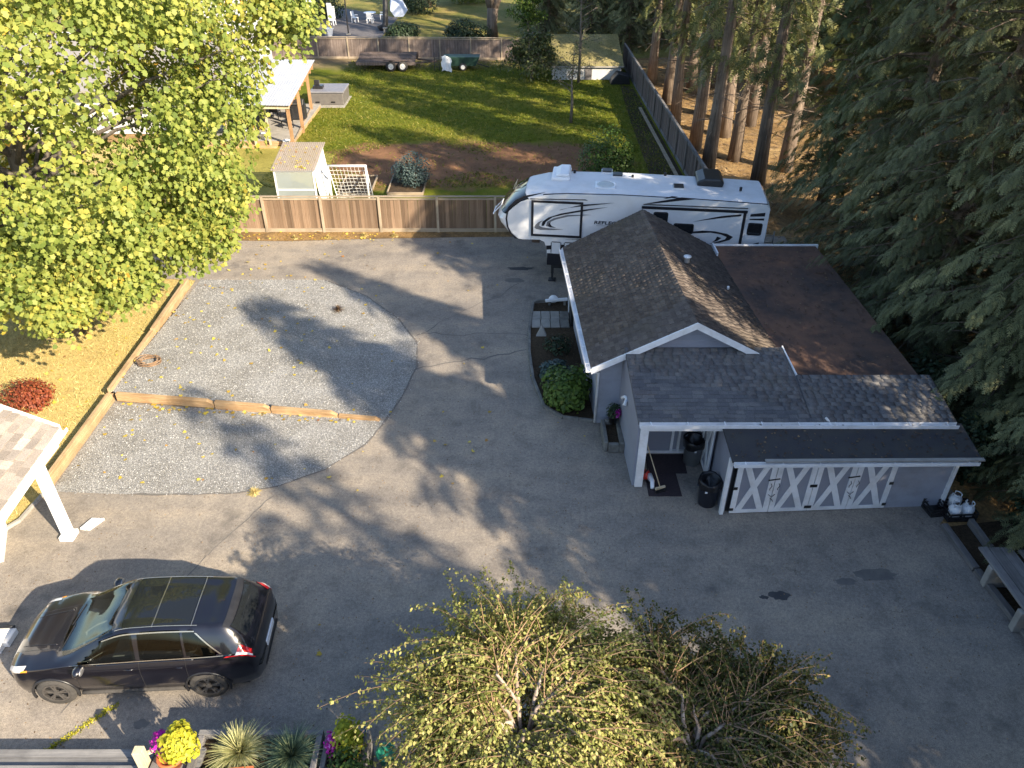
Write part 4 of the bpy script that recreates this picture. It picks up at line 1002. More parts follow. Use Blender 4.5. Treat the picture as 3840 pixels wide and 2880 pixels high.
patch_top('windscreen', 1.03, 2.10, .95, 'car_glass', .004, 14, 14, bow0=.14, bow1=.12)
patch_top('panoramic_roof', 2.32, 2.92, .86, 'dark_glass', .009, bow0=.06)
patch_top('panoramic_roof', 2.95, 3.62, .86, 'dark_glass', .009)
patch_top('roof_seam', 2.925, 2.945, .90, 'chrome_line', .011, 1)
patch_top('roof_seam', 3.635, 3.655, .90, 'chrome_line', .011, 1)
patch_top('rear_screen', 4.38, 4.61, .86, 'dark_glass', .01, bow0=-.05, bow1=-.05)
patch_top('rear_spoiler', 4.24, 4.37, .95, 'black_plastic', .02, 3, bow0=-.03, bow1=-.05)
for s in BOTH:                                           # roof edge lines, bonnet creases
    for y0, x0, x1, nm, mt in ((.60, 2.25, 3.75, 'roof_rail', 'chrome_line'),):
        b = MB(); b.tube([(x, s * (S(x, 7.25)[0]), S(x, 7.25)[1] + .012) for x in np.linspace(x0, x1, 14)], .007, 5); b.build(nm, mt, car, world=False)
    b = MB(); b.tube([(x, s * (.34 + .10 * (x - .25)), S(x, 9 - 2 * (.52))[1] + .006) for x in np.linspace(.25, .95, 10)], .005, 5); b.build('bonnet_crease', 'car_paint', car, True, world=False)
    b = MB(); b.tube([(x, s * (S(x, 7.6)[0]), S(x, 7.6)[1] - .002) for x in np.linspace(.12, 1.03, 12)], .006, 5); b.build('bonnet_gap', 'black_plastic', car, world=False)
    m_ = MB(); m_.blob((1.58, s * 1.05, 1.10), (.09, .13, .085), 12, 8); m_.bar((1.61, s * .9, 1.05), (1.59, s * 1.0, 1.07), .05, .04); m_ = m_.build('door_mirror', 'car_paint', car, True, world=False)
    b = MB(); b.blob((1.655, s * 1.05, 1.10), (.02, .105, .065), 10, 6); b.build('mirror_glass', 'steel', m_, True, world=False)
    for x in (2.42, 3.36):
        b = MB(); b.tube([(x - .11, s * (S(x, 4.6)[0] + .01), .93), (x, s * (S(x, 4.6)[0] + .035), .94), (x + .11, s * (S(x, 4.6)[0] + .01), .93)], .013, 6); b.build('door_handle', 'car_paint', car, True, world=False)
    for x, k in ((1.42, .0), (2.62, 0), (3.48, .16)):
        b = MB(); b.tube([(x + k * max(0, 3 - v) * .2, s * (S(x, v)[0] + .002), S(x, v)[1]) for v in np.linspace(1.3, 5.9, 10)], .005, 4); b.build('door_gap', 'black_plastic', car, world=False)
    b = MB(); b.tube([(x, s * (S(x, 1.2)[0] + .02), S(x, 1.2)[1]) for x in np.linspace(1.38, 3.32, 12)], .045, 6); b.build('sill_trim', 'dusty_rubber', car, True, world=False)
    for wx in (.93, 3.78):
        b = MB(); b.tube([(wx + .415 * math.cos(a), s * .958, .36 + .415 * math.sin(a)) for a in np.linspace(-.25, math.pi + .25, 22)], .028, 6); b.build('wheel_arch', 'black_plastic', car, True, world=False)
    # lamps
    patch_side('headlight', (.05, .42, .14, .50, 4.9, 6.4), 'lamp_white', .012, 8, 4, sgn=(s,))
    patch_side('indicator', (.40, .54, .44, .56, 4.9, 5.9), 'lamp_amber', .014, 4, 3, sgn=(s,))
    patch_side('tail_light', (4.20, 4.74, 4.36, 4.72, 4.9, 5.6), 'lamp_red', .014, 10, 4, sgn=(s,))
    patch_side('tail_light_inner', (4.38, 4.72, 4.44, 4.70, 5.6, 6.1), 'lamp_white', .014, 8, 3, sgn=(s,))
    patch_side('tail_light', (4.44, 4.70, 4.50, 4.68, 6.1, 6.6), 'lamp_red', .014, 8, 3, sgn=(s,))
    for wx in (.93, 3.78):
        b = MB(); b.lathe([(.23, -.12), (.34, -.125), (.368, -.09), (.37, 0), (.368, .09), (.34, .125), (.23, .12)], (wx, s * .845, .37), 32, axis='Y', cap=False); w = b.build('wheel', 'dusty_rubber', car, True, world=False)
        b = MB(); b.lathe([(.215, -.02), (.25, -.02), (.25, .02), (.215, .02), (.215, -.02)], (wx, s * .955, .37), 32, axis='Y', cap=False)
        for k in range(5):
            for dd in (-.16, .16):
                a = 2 * math.pi * k / 5 + .3; p0 = (wx + .05 * math.cos(a), s * .955, .37 + .05 * math.sin(a)); p1 = (wx + .23 * math.cos(a + dd), s * .962, .37 + .23 * math.sin(a + dd)); b.bar(p0, p1, .036, .03, up=(0, 1, 0))
        b.lathe([(.055, -.02), (.055, .025)], (wx, s * .955, .37), 14, axis='Y'); b.build('rim', 'wheel_alloy', w, world=False)
        b = MB(); b.lathe([(.235, -.01), (.235, .01)], (wx, s * .90, .37), 24, axis='Y'); b.build('brake_disc', 'black_plastic', w, world=False)
it = MB().span((1.15, -.8, .5), (4.3, .8, .62)).build('cabin_floor', 'black_plastic', car, world=False)
b = MB(); b.prism([(1.15, -.74, .62), (1.62, -.74, .62), (1.58, -.74, .98), (1.2, -.74, 1.02)], (0, 1.48, 0)); b.build('dashboard', 'seat_cloth', it, bevel=.03, world=False)
b = MB(); b.torus((0, 0, 0), .17, .018, 20, 6); M_ = Euler((0, R(-62), 0)).to_matrix(); b.v = [tuple(M_ @ Vector(q) + Vector((1.74, -.36, 1.0))) for q in b.v]; b.build('steering_wheel', 'steel', it, True, world=False)
for sx, sy in ((2.25, -.36), (2.25, .36), (3.25, -.36), (3.25, .36)):
    b = MB(); b.box((sx - .05, sy, .78), (.5, .5, .16)); b.box((sx + .25, sy, 1.06), (.14, .48, .56), (0, R(14), 0)); b.box((sx + .35, sy, 1.42), (.1, .26, .16), (0, R(10), 0)); b.build('seat', 'seat_cloth', it, bevel=.04, world=False)
b = MB(); b.span((-.02, -.42, .42), (.06, .42, .66)); b.build('grille', 'black_plastic', car, bevel=.02, world=False)
b = MB(); b.span((4.72, -.28, .62), (4.815, .28, .76)); b.build('number_plate', 'white_plastic', car, bevel=.005, world=False)
b = MB(); b.span((4.5, -.56, .33), (4.80, .56, .45)); b.build('rear_bumper', 'black_plastic', car, bevel=.04, world=False)
b = MB(); b.tube([(1.10, -.5, 1.115), (1.14, 0, 1.145), (1.08, .1, 1.13)], .01, 5); b.tube([(1.08, .0, 1.13), (1.16, .5, 1.14)], .01, 5); b.build('wipers', 'black_plastic', car, world=False)
b = MB(); b.torus((4.66, .0, 1.0), .05, .012, 16, 6, 'Y'); b.build('tailgate_badge', 'steel', car, world=False)
b = MB(); b.prism([(3.95, -.02, 1.67), (4.12, -.02, 1.635), (4.12, -.02, 1.70)], (0, .04, 0)); b.build('roof_aerial', 'black_plastic', car, world=False)

# ------------------------------------------------------------------ carport at the left edge
cp = thing('carport', 'white carport with weathered tan shingle roof at the left edge', 'carport', (-12, 12.5, 0))
A0, A1 = (-10.34, 13.96, 2.68), (-10.22, 10.2, 2.62); B0, B1 = (-14.6, 14.9, 3.75), (-14.6, 10.6, 3.75)
cr = MB().prism([A0, A1, B1, B0], (0, 0, -.12)).build('roof', 'tan_shingle', cp)
rows = shingle_rows(A1, A0, B1, B0, .36, .2, .25)
shingles(rows, cr, sh_me_t, 'tan_shingle', 300, cr, .022)
gutter((-10.26, 14.0, 2.68), (-10.14, 10.2, 2.62), 'gutter', cp, .15)
MB().prism([(-10.37, 14.0, 2.5), (-10.37, 14.0, 2.72), (-14.6, 14.95, 3.8), (-14.6, 14.95, 3.58)], (.01, .05, 0)).build('rake_board', 'white_paint', cp)
MB().span((-10.5, 10.2, 2.36), (-10.32, 13.7, 2.56)).build('beam', 'white_paint', cp)
MB().span((-10.7, 13.08, 0), (-10.5, 13.28, 2.4)).build('post', 'white_paint', cp, bevel=.008)
MB().span((-10.76, 13.02, 0), (-10.44, 13.34, .12)).build('post_foot', 'white_paint', cp, bevel=.01)
b = MB(); b.span((-10.72, 9.9, 0), (-10.46, 10.15, 2.4)); b.build('post', 'white_paint', cp, bevel=.008)
pk = thing('step_block', 'two white slatted blocks on the drive beside the carport post', 'block', (-10.15, 13.6, 0))
MB().prism([(-10.44, 13.4, .005), (-10.3, 13.38, .005), (-10.1, 13.74, .005), (-10.3, 13.75, .005)], (0, 0, .07)).build('slat', 'white_paint', pk, bevel=.008)
MB().prism([(-10.27, 13.38, .005), (-10.2, 13.38, .005), (-10.0, 13.74, .005), (-10.07, 13.74, .005)], (0, 0, .07)).build('slat', 'white_paint', pk, bevel=.008)
wv = thing('garden_wall', 'white panel wall standing under the carport roof', 'wall', (-12.2, 12.6, 0))
MB().prism([(-12.25, 13.5, 0), (-11.75, 12.4, 0), (-11.75, 12.4, 1.6), (-12.25, 13.5, 1.6)], (-.1, -.05, 0)).build('panel', 'white_paint', wv)
MB().prism([(-12.3, 13.55, 1.6), (-11.7, 12.35, 1.6), (-11.7, 12.35, 1.68), (-12.3, 13.55, 1.68)], (-.18, -.09, 0)).build('coping', 'white_paint', wv)
kb = thing('lawn_kerb', 'thin curved kerb between dry lawn and drive under the carport', 'kerb', (-12, 13.5, 0))
for i, (p, q) in enumerate((((-11.95, 14.6), (-12.05, 13.7)), ((-12.05, 13.7), (-12.75, 12.6)), ((-12.75, 12.6), (-13.8, 11.2)))):
    MB().bar((*p, .04), (*q, .04), .07, .09).build('kerb_stone', 'concrete', kb)
wb = thing('splash_block', 'white block with dark hose end at the left photo edge by the car', 'block', (-10.5, 10.2, 0))
MB().span((-11.1, 10.05, .005), (-10.36, 10.42, .16)).build('block', 'white_paint', wb, bevel=.02)
b = MB(); b.tube([(-11.0, 10.40, .18), (-10.5, 10.42, .19), (-10.4, 10.44, .17)], .03, 8); b.build('hose_end', 'black_plastic', wb, True)
# ------------------------------------------------------------------ house and covered patio at the back left
hs = thing('house', 'grey-roofed house half hidden behind the maple crown', 'house', (-23, 50, 0))
MB().span((-34, 45.2, 0), (-16.6, 57, 2.7)).build('wall', 'wall_pale', hs)
hr = MB(); hr.prism([(-35, 44.3, 2.62), (-15.7, 44.3, 2.62), (-15.9, 51.4, 4.25), (-35, 51.4, 4.25)], (0, 0, -.12)); hr.prism([(-35, 51.4, 4.25), (-15.9, 51.4, 4.25), (-15.9, 58, 2.7), (-35, 58, 2.7)], (0, 0, -.12)); hr = hr.build('roof', 'roof_grey', hs)
MB().bar((-35, 51.4, 4.3), (-15.9, 51.4, 4.3), .22, .08).build('ridge_trim', 'white_paint', hr)
MB().prism([(-15.7, 44.3, 2.48), (-15.7, 44.3, 2.68), (-15.9, 51.4, 4.3), (-15.9, 51.4, 4.1)], (.06, 0, 0)).build('rake_board', 'white_paint', hr)
MB().prism([(-16.62, 45.2, 2.7), (-16.62, 57, 2.7), (-16.62, 51.4, 4.1)], (-.1, 0, 0)).build('gable', 'wall_pale', hs)
for y in (46.3,): MB().span((-16.58, y, .4), (-16.5, y + 1.6, 2.2)).build('sliding_door', 'dark_glass', hs)
w_ = MB().span((-18.6, 45.12, 1.0), (-17.2, 45.2, 2.1)).build('window', 'white_paint', hs); MB().span((-18.5, 45.09, 1.08), (-17.3, 45.13, 2.02)).build('pane', 'dark_glass', w_)
pt_ = thing('covered_patio', 'covered patio with pale corrugated roof and orange cedar posts over a deck', 'patio cover', (-14, 46, 0))
dk = MB().span((-17.2, 43.0, .0), (-12.2, 50.6, .24)).build('deck_frame', 'timber', pt_)
for k in range(34):
    y = 43.0 + k * .224; MB().span((-17.25, y, .245), (-12.15, y + .215, .28)).build('deck_board', 'concrete', dk)
MB().span((-17.25, 42.9, .06), (-12.15, 42.99, .26)).build('deck_fascia', 'timber', dk)
MB().span((-17.2, 42.55, .0), (-13.0, 42.86, .12)).build('deck_step', 'timber', dk)
# corrugated sheets
for k in range(6):
    x0, x1 = -17.0 + k * .88, -16.1 + k * .88; b = MB(); vs = []; nx = 12
    for j, (y, z) in enumerate(((41.8, 2.50), (46.6, 2.62), (51.5, 2.74))):
        for i in range(nx + 1):
            x = x0 + (x1 - x0) * i / nx; vs.append((x - .07 * (y - 41.8), y, z + .012 * (i % 2) + .02 * (-13 - x) + .004 * (k % 2)))
    b.add(vs, [(j * (nx + 1) + i, j * (nx + 1) + i + 1, (j + 1) * (nx + 1) + i + 1, (j + 1) * (nx + 1) + i) for j in range(2) for i in range(nx)]); b.build('roof_sheet', 'polycarb', pt_, fixn=False)
MB().span((-17, 41.95, 2.28), (-11.8, 42.08, 2.46)).build('beam', 'pale_wood', pt_)
for k in range(9):
    y = 42.6 + k * 1.0; MB().span((-17.2 - .07 * (y - 42), y, 2.34), (-11.75 - .07 * (y - 42), y + .07, 2.46 + .025 * (y - 42) - .03)).build('rafter', 'cedar_post', pt_)
MB().bar((-11.95, 42.0, 2.26), (-12.55, 51.3, 2.46), .1, .16).build('side_beam', 'cedar_post', pt_)
for x, y in ((-11.95, 42.2), (-12.15, 45.4), (-12.5, 49.4)):
    MB().span((x - .08, y - .08, 0), (x + .08, y + .08, 2.3)).build('post', 'cedar_post', pt_)
for x in (-14.15, -13.35, -15.6): MB().span((x - .05, 42.7, .12), (x + .05, 42.8, 2.3)).build('post', 'pale_wood', pt_)
b = MB(); b.bar((-12.05, 43.0, .3), (-12.6, 50.5, .3), .05, .1); b.build('side_rail', 'fence_rail', pt_)
# things on the patio
def patio_chair(x, y, rot, label, mt):
    c = thing('patio_chair', label, 'chair', (x, y, .285), rot, 'chairs on the covered patio')
    MB().box((0, 0, .42), (.52, .5, .06)).build('seat', mt, c, bevel=.02, world=False); MB().box((0, .25, .72), (.52, .06, .6), (R(-10), 0, 0)).build('backrest', mt, c, bevel=.02, world=False)
    for sx in (-1, 1):
        MB().box((sx * .25, .02, .62), (.05, .46, .04)).build('armrest', mt, c, world=False)
        for sy in (-1, 1): MB().box((sx * .24, sy * .2, .2), (.04, .04, .42)).build('leg', mt, c, world=False)
patio_chair(-15.4, 45.0, .6, 'dark armchair at the left on the covered patio', 'black_plastic')
patio_chair(-13.0, 45.4, -.5, 'black armchair near the cedar posts of the patio', 'black_plastic')
patio_chair(-14.2, 47.4, 3.0, 'dark chair at the back of the covered patio', 'black_plastic')
bq = thing('barbecue', 'black barbecue grill behind the second cedar post', 'barbecue', (-12.75, 47.2, .285))
MB().box((0, 0, .45), (.9, .5, .8)).build('cabinet', 'black_metal', bq, bevel=.02, world=False); b = MB(); b.prism([(-.4, -.25, .86), (-.4, .25, .86), (-.4, .2, 1.12), (-.4, -.1, 1.18)], (.8, 0, 0)); b.build('lid', 'black_metal', bq, bevel=.03, world=False)
MB().box((0, -.3, .95), (.6, .03, .03)).build('handle', 'steel', bq, world=False)
pt2 = thing('flower_pot', 'white flower pot at the corner of the patio deck', 'flower pot', (-12.45, 42.72, .0))
b = MB(); b.lathe([(.13, 0), (.17, .34), (.2, .34), (.2, .4), (.17, .4), (.16, .36), (0, .36)], n=16); b.build('pot', 'white_plastic', pt2, True, world=False)
for x, y, r, lb in ((-14.7, 43.2, .17, 'white round bucket standing on the patio deck edge'), (-13.85, 43.3, .14, 'small cream pot between the two thin patio posts'), (-15.1, 43.9, .2, 'white cushion pouf under the patio roof edge')):
    b = MB(); b.lathe([(r * .8, 0), (r, .3), (r * 1.05, .3), (r * 1.05, .33), (r * .9, .33), (r * .85, .25), (0, .25)], (x, y, .285), 16); tag(b.build('bucket', 'white_plastic', None, True, loc=(x, y, .285)), lb, 'bucket')
# hot tub
ht = thing('hot_tub', 'grey square hot tub beside the covered patio', 'hot tub', (-11.85, 52.2, 0))
MB().span((-12.9, 51.15, .06), (-10.8, 53.2, .78)).build('cabinet', 'tub_side', ht, bevel=.05)
MB().span((-12.95, 51.1, .79), (-10.75, 52.14, .9)).build('lid', 'tub_lid', ht, bevel=.03); MB().span((-12.95, 52.16, .79), (-10.75, 53.25, .9)).build('lid', 'tub_lid', ht, bevel=.03)
MB().span((-13.1, 50.7, .0), (-10.7, 53.4, .06)).build('slab', 'concrete', ht)
for x in (-12.6, -11.6): MB().span((x, 51.12, .2), (x + .25, 51.16, .28)).build('vent', 'black_plastic', ht)
cs = thing('black_case', 'black case with raised lid lying on the hot tub cover', 'case', (-12.5, 52.0, .9))
MB().box((0, 0, .09), (.62, .5, .18)).build('box', 'black_plastic', cs, bevel=.02, world=False); MB().box((-.12, .2, .28), (.36, .08, .34), (R(-20), 0, 0)).build('lid', 'black_plastic', cs, bevel=.02, world=False)

# greenhouse hut
gh = thing('greenhouse', 'small milky plastic greenhouse with leaf-strewn corrugated roof behind the fence', 'greenhouse', (-9.6, 34.5, 0))
gx0, gx1, gy0, gy1 = -10.5, -8.78, 33.4, 35.6
for x in (gx0, gx1):
    for y, z in ((gy0, 1.92), (gy1, 2.28)): MB().span((x - .035, y - .035, 0), (x + .035, y + .035, z)).build('post', 'white_paint', gh)
for p, q in (((gx0, gy0, 1.9), (gx1, gy0, 1.9)), ((gx0, gy1, 2.26), (gx1, gy1, 2.26)), ((gx0, gy0, 1.9), (gx0, gy1, 2.26)), ((gx1, gy0, 1.9), (gx1, gy1, 2.26)), ((gx0, gy0, 1.05), (gx1, gy0, 1.05)), ((gx0, gy0, .05), (gx1, gy0, .05))):
    MB().bar(p, q, .05, .07).build('rail', 'white_paint', gh)
MB().span((gx0 + .04, gy0 - .01, .08), (gx1 - .04, gy0 + .0, 1.02)).build('wall_sheet', 'milky_sheet', gh); MB().span((gx0 + .04, gy0 - .01, 1.09), (gx1 - .04, gy0, 1.86)).build('wall_sheet', 'milky_sheet', gh)
MB().prism([(gx0, gy0, 0), (gx0, gy1, 0), (gx0, gy1, 2.24), (gx0, gy0, 1.88)], (-.008, 0, 0)).build('wall_sheet', 'milky_sheet', gh)
b = MB(); vs = []; nn_ = 8
for i in range(nn_ + 1):
    y = gy0 + (gy1 - gy0) * .95 * i / nn_; vs += [(gx1 + .06 + random.uniform(-.02, .02), y, 1.9 + .33 * i / nn_), (gx1 + .16 + random.uniform(-.06, .06), y, .9 + .1 * math.sin(i)), (gx1 + .38 - .03 * i + random.uniform(-.05, .05), y - .1, .25 + .06 * (i % 3))]
b.add(vs, [(i * 3 + j, i * 3 + j + 1, (i + 1) * 3 + j + 1, (i + 1) * 3 + j) for i in range(nn_) for j in range(2)]); b.build('hanging_sheet', 'white_plastic', gh, True, fixn=False)
for k in range(3):                                         # three corrugated roof lengths
    b = MB(); vs = []; nx = 44; ya, yb = gy0 - .15 + k * .86, gy0 + .75 + k * .86
    for y in (ya, yb):
        for i in range(nx + 1): vs.append((gx0 - .13 + (gx1 - gx0 + .26) * i / nx, y, 1.99 + (y - gy0) * .165 + .014 * (i % 2) + .006 * k))
    b.add(vs, [(i, i + 1, nx + 2 + i, nx + 1 + i) for i in range(nx)]); b.build('roof_sheet', 'dirty_sheet', gh, fixn=False)

# soccer goal
sg = thing('soccer_goal', 'small white soccer goal with white net behind the fence', 'soccer goal', (-7.4, 34.3, 0))
g0, g1, gz_ = -8.25, -6.55, 1.93
for p, q in (((g0, 34, 0), (g0, 34, gz_)), ((g1, 34, 0), (g1, 34, gz_)), ((g0 - .04, 34, gz_), (g1 + .04, 34, gz_))):
    b = MB(); b.tube([p, q], .05, 10); b.build('goal_post', 'white_paint', sg, True)
for x in (g0, g1): b = MB(); b.tube([(x, 34.05, .04), (x, 35.1, .04), (x, 34.05, gz_ - .05)], .02, 6); b.build('stay', 'white_paint', sg, True)
b = MB()
def netp(u, w):   # u across, w from crossbar (0) down to the back ground bar (1)
    return (g0 + (g1 - g0) * u, 34.04 + 1.05 * w + .06 * math.sin(7 * u + 3 * w), gz_ - .05 - (gz_ - .1) * w - .1 * math.sin(math.pi * w) * (.7 + .3 * math.sin(9 * u)))
for i in range(11): b.tube([netp(i / 10, j / 8) for j in range(9)], .008, 4)
for j in range(1, 10): b.tube([netp(i / 10, j / 9) for i in range(11)], .008, 4)
b.build('net', 'white_paint', sg)
# raised garden frames
for (x0, x1, y0, y1), lb in (((-8.3, -6.75, 35.4, 37.9), 'empty dark garden frame on the ground behind the soccer goal'), ((-5.95, -4.25, 35.5, 38.0), 'wooden raised bed holding a blue-green shrub')):
    t = thing('raised_bed', lb, 'raised bed', ((x0 + x1) / 2, (y0 + y1) / 2, 0))
    for p, q in (((x0, y0), (x1, y0)), ((x0, y1), (x1, y1)), ((x0, y0 + .04), (x0, y1 - .04)), ((x1, y0 + .04), (x1, y1 - .04))): MB().bar((*p, .07), (*q, .07), .05, .13).build('board', 'fence_rail', t)
    MB().span((x0 + .03, y0 + .03, .0), (x1 - .03, y1 - .03, .08)).build('soil', 'soil', t)

# flatbed trailer by the far fence
ft = thing('flatbed_trailer', 'brown flatbed trailer with white twin wheels by the far fence', 'trailer', (-9.3, 61.6, 0))
for k in range(10):
    y = 60.75 + k * .19; MB().span((-11.5, y, .60 + .03 * k), (-7.2, y + .18, .64 + .03 * k)).build('deck_plank', 'old_wood', ft)
MB().span((-11.55, 60.66, .42), (-7.15, 60.74, .62)).build('side_rail', 'old_wood', ft); MB().span((-11.55, 62.66, .42), (-7.15, 62.74, .95)).build('side_rail', 'rusty_steel', ft)
MB().span((-11.6, 60.7, .5), (-11.5, 62.7, .62)).build('end_rail', 'rusty_steel', ft)
b = MB(); b.bar((-7.2, 61.0, .5), (-5.6, 61.7, .5), .1, .1); b.bar((-7.2, 62.4, .5), (-5.6, 61.7, .5), .1, .1); b.build('drawbar', 'rusty_steel', ft)
for x in (-8.97, -8.1):
    for y in (60.55, 62.85):
        b = MB(); b.lathe([(.18, -.1), (.35, -.1), (.37, -.05), (.37, .05), (.35, .1), (.18, .1)], (x, y, .37), 20, axis='Y'); w = b.build('wheel', 'rubber', ft, True)
        b = MB(); b.lathe([(.05, -.03), (.16, -.01), (.2, -.03), (.215, 0)], (x, y - .09, .37), 16, axis='Y'); b.build('rim', 'hub_white', w)
b = MB(); b.span((-9.5, 60.4, .78), (-7.6, 60.66, .82)); b.build('mudguard', 'rusty_steel', ft)
gc = thing('garden_cart', 'dark green box cart with white wheel by the far fence', 'cart', (-3.6, 61.2, 0))
b = MB(); b.prism([(-4.9, 60.8, .35), (-2.7, 60.8, .35), (-2.4, 60.8, .95), (-5.1, 60.8, .95)], (0, 1.1, 0)); b.build('box', 'dark_green_paint', gc)
for y in (60.72, 61.98):
    b = MB(); b.lathe([(.14, -.07), (.27, -.07), (.28, 0), (.27, .07), (.14, .07)], (-3.65, y, .28), 18, axis='Y'); w = b.build('wheel', 'rubber', gc, True)
    b = MB(); b.lathe([(.03, -.02), (.15, -.01), (.16, 0)], (-3.65, y - .07, .28), 14, axis='Y'); b.build('rim', 'hub_white', w)
b = MB(); b.bar((-2.6, 61.3, .4), (-1.7, 61.3, .15), .06, .06); b.build('drawbar', 'black_metal', gc)
tb = thing('hand_truck', 'hand truck with a pale sheet draped over it beside the green cart', 'hand truck', (-5.4, 60.7, 0))
b = MB()
for x in (-5.75, -5.4): b.tube([(x, 60.6, .05), (x, 60.75, 1.1), (x, 60.95, 1.25)], .025, 6)
for z in (.3, .6, .9): b.bar((-5.75, 60.7, z), (-5.4, 60.7, z), .03, .03)
b.build('frame', 'black_metal', tb)
b = MB(); vs = []
for i in range(7):
    for j in range(6): vs.append((-5.2 + i * .12 + .05 * math.sin(j * 2 + i), 60.55 + .08 * math.sin(i * 1.7) - .04 * j, 1.15 - j * .2 - .1 * abs(i - 2) * .5))
b.add(vs, [(i * 6 + j, i * 6 + j + 1, (i + 1) * 6 + j + 1, (i + 1) * 6 + j) for i in range(6) for j in range(5)]); b.build('sheet', 'white_paint', tb, True, fixn=False)
# low mossy shed in the far right corner
ms = thing('garden_shed', 'low garden shed with a mossy yellow-green roof beside the far fence', 'shed', (5.3, 60, 0))
MB().prism([(2.7, 57.95, .92), (7.95, 57.95, .92), (7.9, 62.4, 2.25), (2.9, 62.4, 2.25)], (0, 0, -.08)).build('roof', 'moss_roof', ms)
MB().span((2.9, 58.05, 0), (7.75, 58.15, .86)).build('front_wall', 'wall_pale', ms); MB().prism([(7.7, 58.1, 0), (7.7, 62.3, 0), (7.7, 62.3, 2.14), (7.7, 58.1, .84)], (.08, 0, 0)).build('side_wall', 'wall_pale', ms)
MB().prism([(2.9, 58.1, 0), (2.9, 62.3, 0), (2.9, 62.3, 2.14), (2.9, 58.1, .84)], (.08, 0, 0)).build('side_wall', 'wall_pale', ms)
MB().span((2.7, 57.88, .86), (7.95, 57.95, .94)).build('fascia', 'concrete', ms)
MB().span((5.2, 58.0, .0), (5.7, 58.06, .8)).build('hatch', 'slate', ms)
wp = thing('wood_pile', 'dark tarp-covered heap at the right end of the mossy shed', 'heap', (7.6, 57.2, 0))
b = MB(); b.prism([(6.9, 56.6, 0), (8.3, 56.6, 0), (8.2, 56.6, .55), (7.4, 56.6, .75), (7.0, 56.6, .3)], (0, 1.1, 0)); b.build('heap', 'black_plastic', wp, bevel=.06)
sp_ = thing('stake', 'thin white-topped stake on the lawn behind the trailer roof', 'stake', (7.0, 33.9, 0)); MB().box((0, 0, .75), (.05, .05, 1.5)).build('rod', 'grey_bark', sp_, world=False); MB().box((0, -.03, 1.45), (.12, .02, .16)).build('tag_plate', 'white_paint', sp_, world=False)
lb_ = thing('long_board', 'long thin sunlit board lying on the ground along the shaded fence', 'board', (8.3, 44, 0)); MB().bar((8.35, 33.5, .06), (8.15, 50.5, .06), .18, .06).build('board', 'fence_rail', lb_)

# ------------------------------------------------------------------ neighbour's garden beyond the far fence
nh = thing('neighbour_house', 'small pale house with one dark window beyond the far fence', 'house', (-24, 78, 0))
MB().prism([(-29, 74.8, 0), (-19.9, 74.8, 0), (-19.9, 74.8, 2.6), (-24.5, 74.8, 4.6), (-29, 74.8, 2.6)], (0, 9, 0)).build('wall', 'wall_pale', nh)
b = MB(); b.prism([(-19.3, 74.4, 2.42), (-24.5, 74.4, 4.72), (-24.5, 84, 4.72), (-19.3, 84, 2.42)], (0, 0, .1)); b.prism([(-24.5, 74.4, 4.72), (-29.7, 74.4, 2.42), (-29.7, 84, 2.42), (-24.5, 84, 4.72)], (0, 0, .1)); b.build('roof', 'slate', nh)
MB().prism([(-19.25, 74.36, 2.36), (-24.5, 74.36, 4.66), (-24.5, 74.36, 4.84), (-19.25, 74.36, 2.54)], (0, .05, 0)).build('rake_board', 'white_paint', nh)
w_ = MB().span((-22.3, 74.7, .9), (-20.9, 74.79, 2.1)).build('window', 'white_paint', nh); MB().span((-21.9, 74.66, .98), (-21.0, 74.71, 2.02)).build('pane', 'dark_glass', w_)
def plastic_chair(x, y, rz, label, n=1):
    c = thing('plastic_chair', label, 'chair', (x, y, 0), rz, 'white plastic garden chairs')
    for k in range(n):
        z = .42 + k * .12
        MB().box((0, 0, z), (.5, .48, .04)).build('seat', 'white_plastic', c, world=False); MB().box((0, .24, z + .28), (.48, .04, .52), (R(-12), 0, 0)).build('backrest', 'white_plastic', c, world=False)
        for sx in (-1, 1):
            MB().box((sx * .25, .03, z + .2), (.05, .46, .04)).build('armrest', 'white_plastic', c, world=False)
            if k == 0:
                for sy in (-1, 1): MB().box((sx * .23, sy * .2, .2), (.06, .06, .42), (0, R(-6 * sx), 0)).build('leg', 'white_plastic', c, world=False)
plastic_chair(-15.0, 80.6, 1.2, 'white plastic garden chair left of the round table'); plastic_chair(-13.5, 80.2, 3.0, 'white plastic garden chair in front of the round table'); plastic_chair(-12.6, 82.2, -1.4, 'white plastic garden chair right of the round table')
plastic_chair(-16.9, 79.2, 2.8, 'tall stack of white plastic chairs on the neighbour patio', 9)
tt = thing('garden_table', 'round white garden table between plastic chairs', 'table', (-13.7, 81.6, 0))
b = MB(); b.lathe([(.6, .68), (.6, .72), (0, .72)], n=20); b.build('top', 'white_plastic', tt, world=False)
for a in range(4): MB().bar((.12 * math.cos(a * 1.57), .12 * math.sin(a * 1.57), .68), (.4 * math.cos(a * 1.57), .4 * math.sin(a * 1.57), 0), .05, .05).build('leg', 'white_plastic', tt, world=False)
pa = thing('parasol', 'closed pale blue parasol beside the dark pole', 'parasol', (-18.9, 79.5, 0))
b = MB(); b.tube([(0, 0, 0), (0, 0, 3.3)], .03, 8); b.build('pole', 'steel', pa, world=False); b = MB(); b.lathe([(.08, 3.3), (.25, 2.9), (.5, 2.0), (.62, 1.5), (.35, 1.0), (.1, .55)], n=12); b.build('canopy', 'pale_blue_cloth', pa, True, world=False)
hm = thing('hanging_seat', 'pale hanging cloth seat beside the black tree stem', 'hanging seat', (-10.9, 79.5, 0))
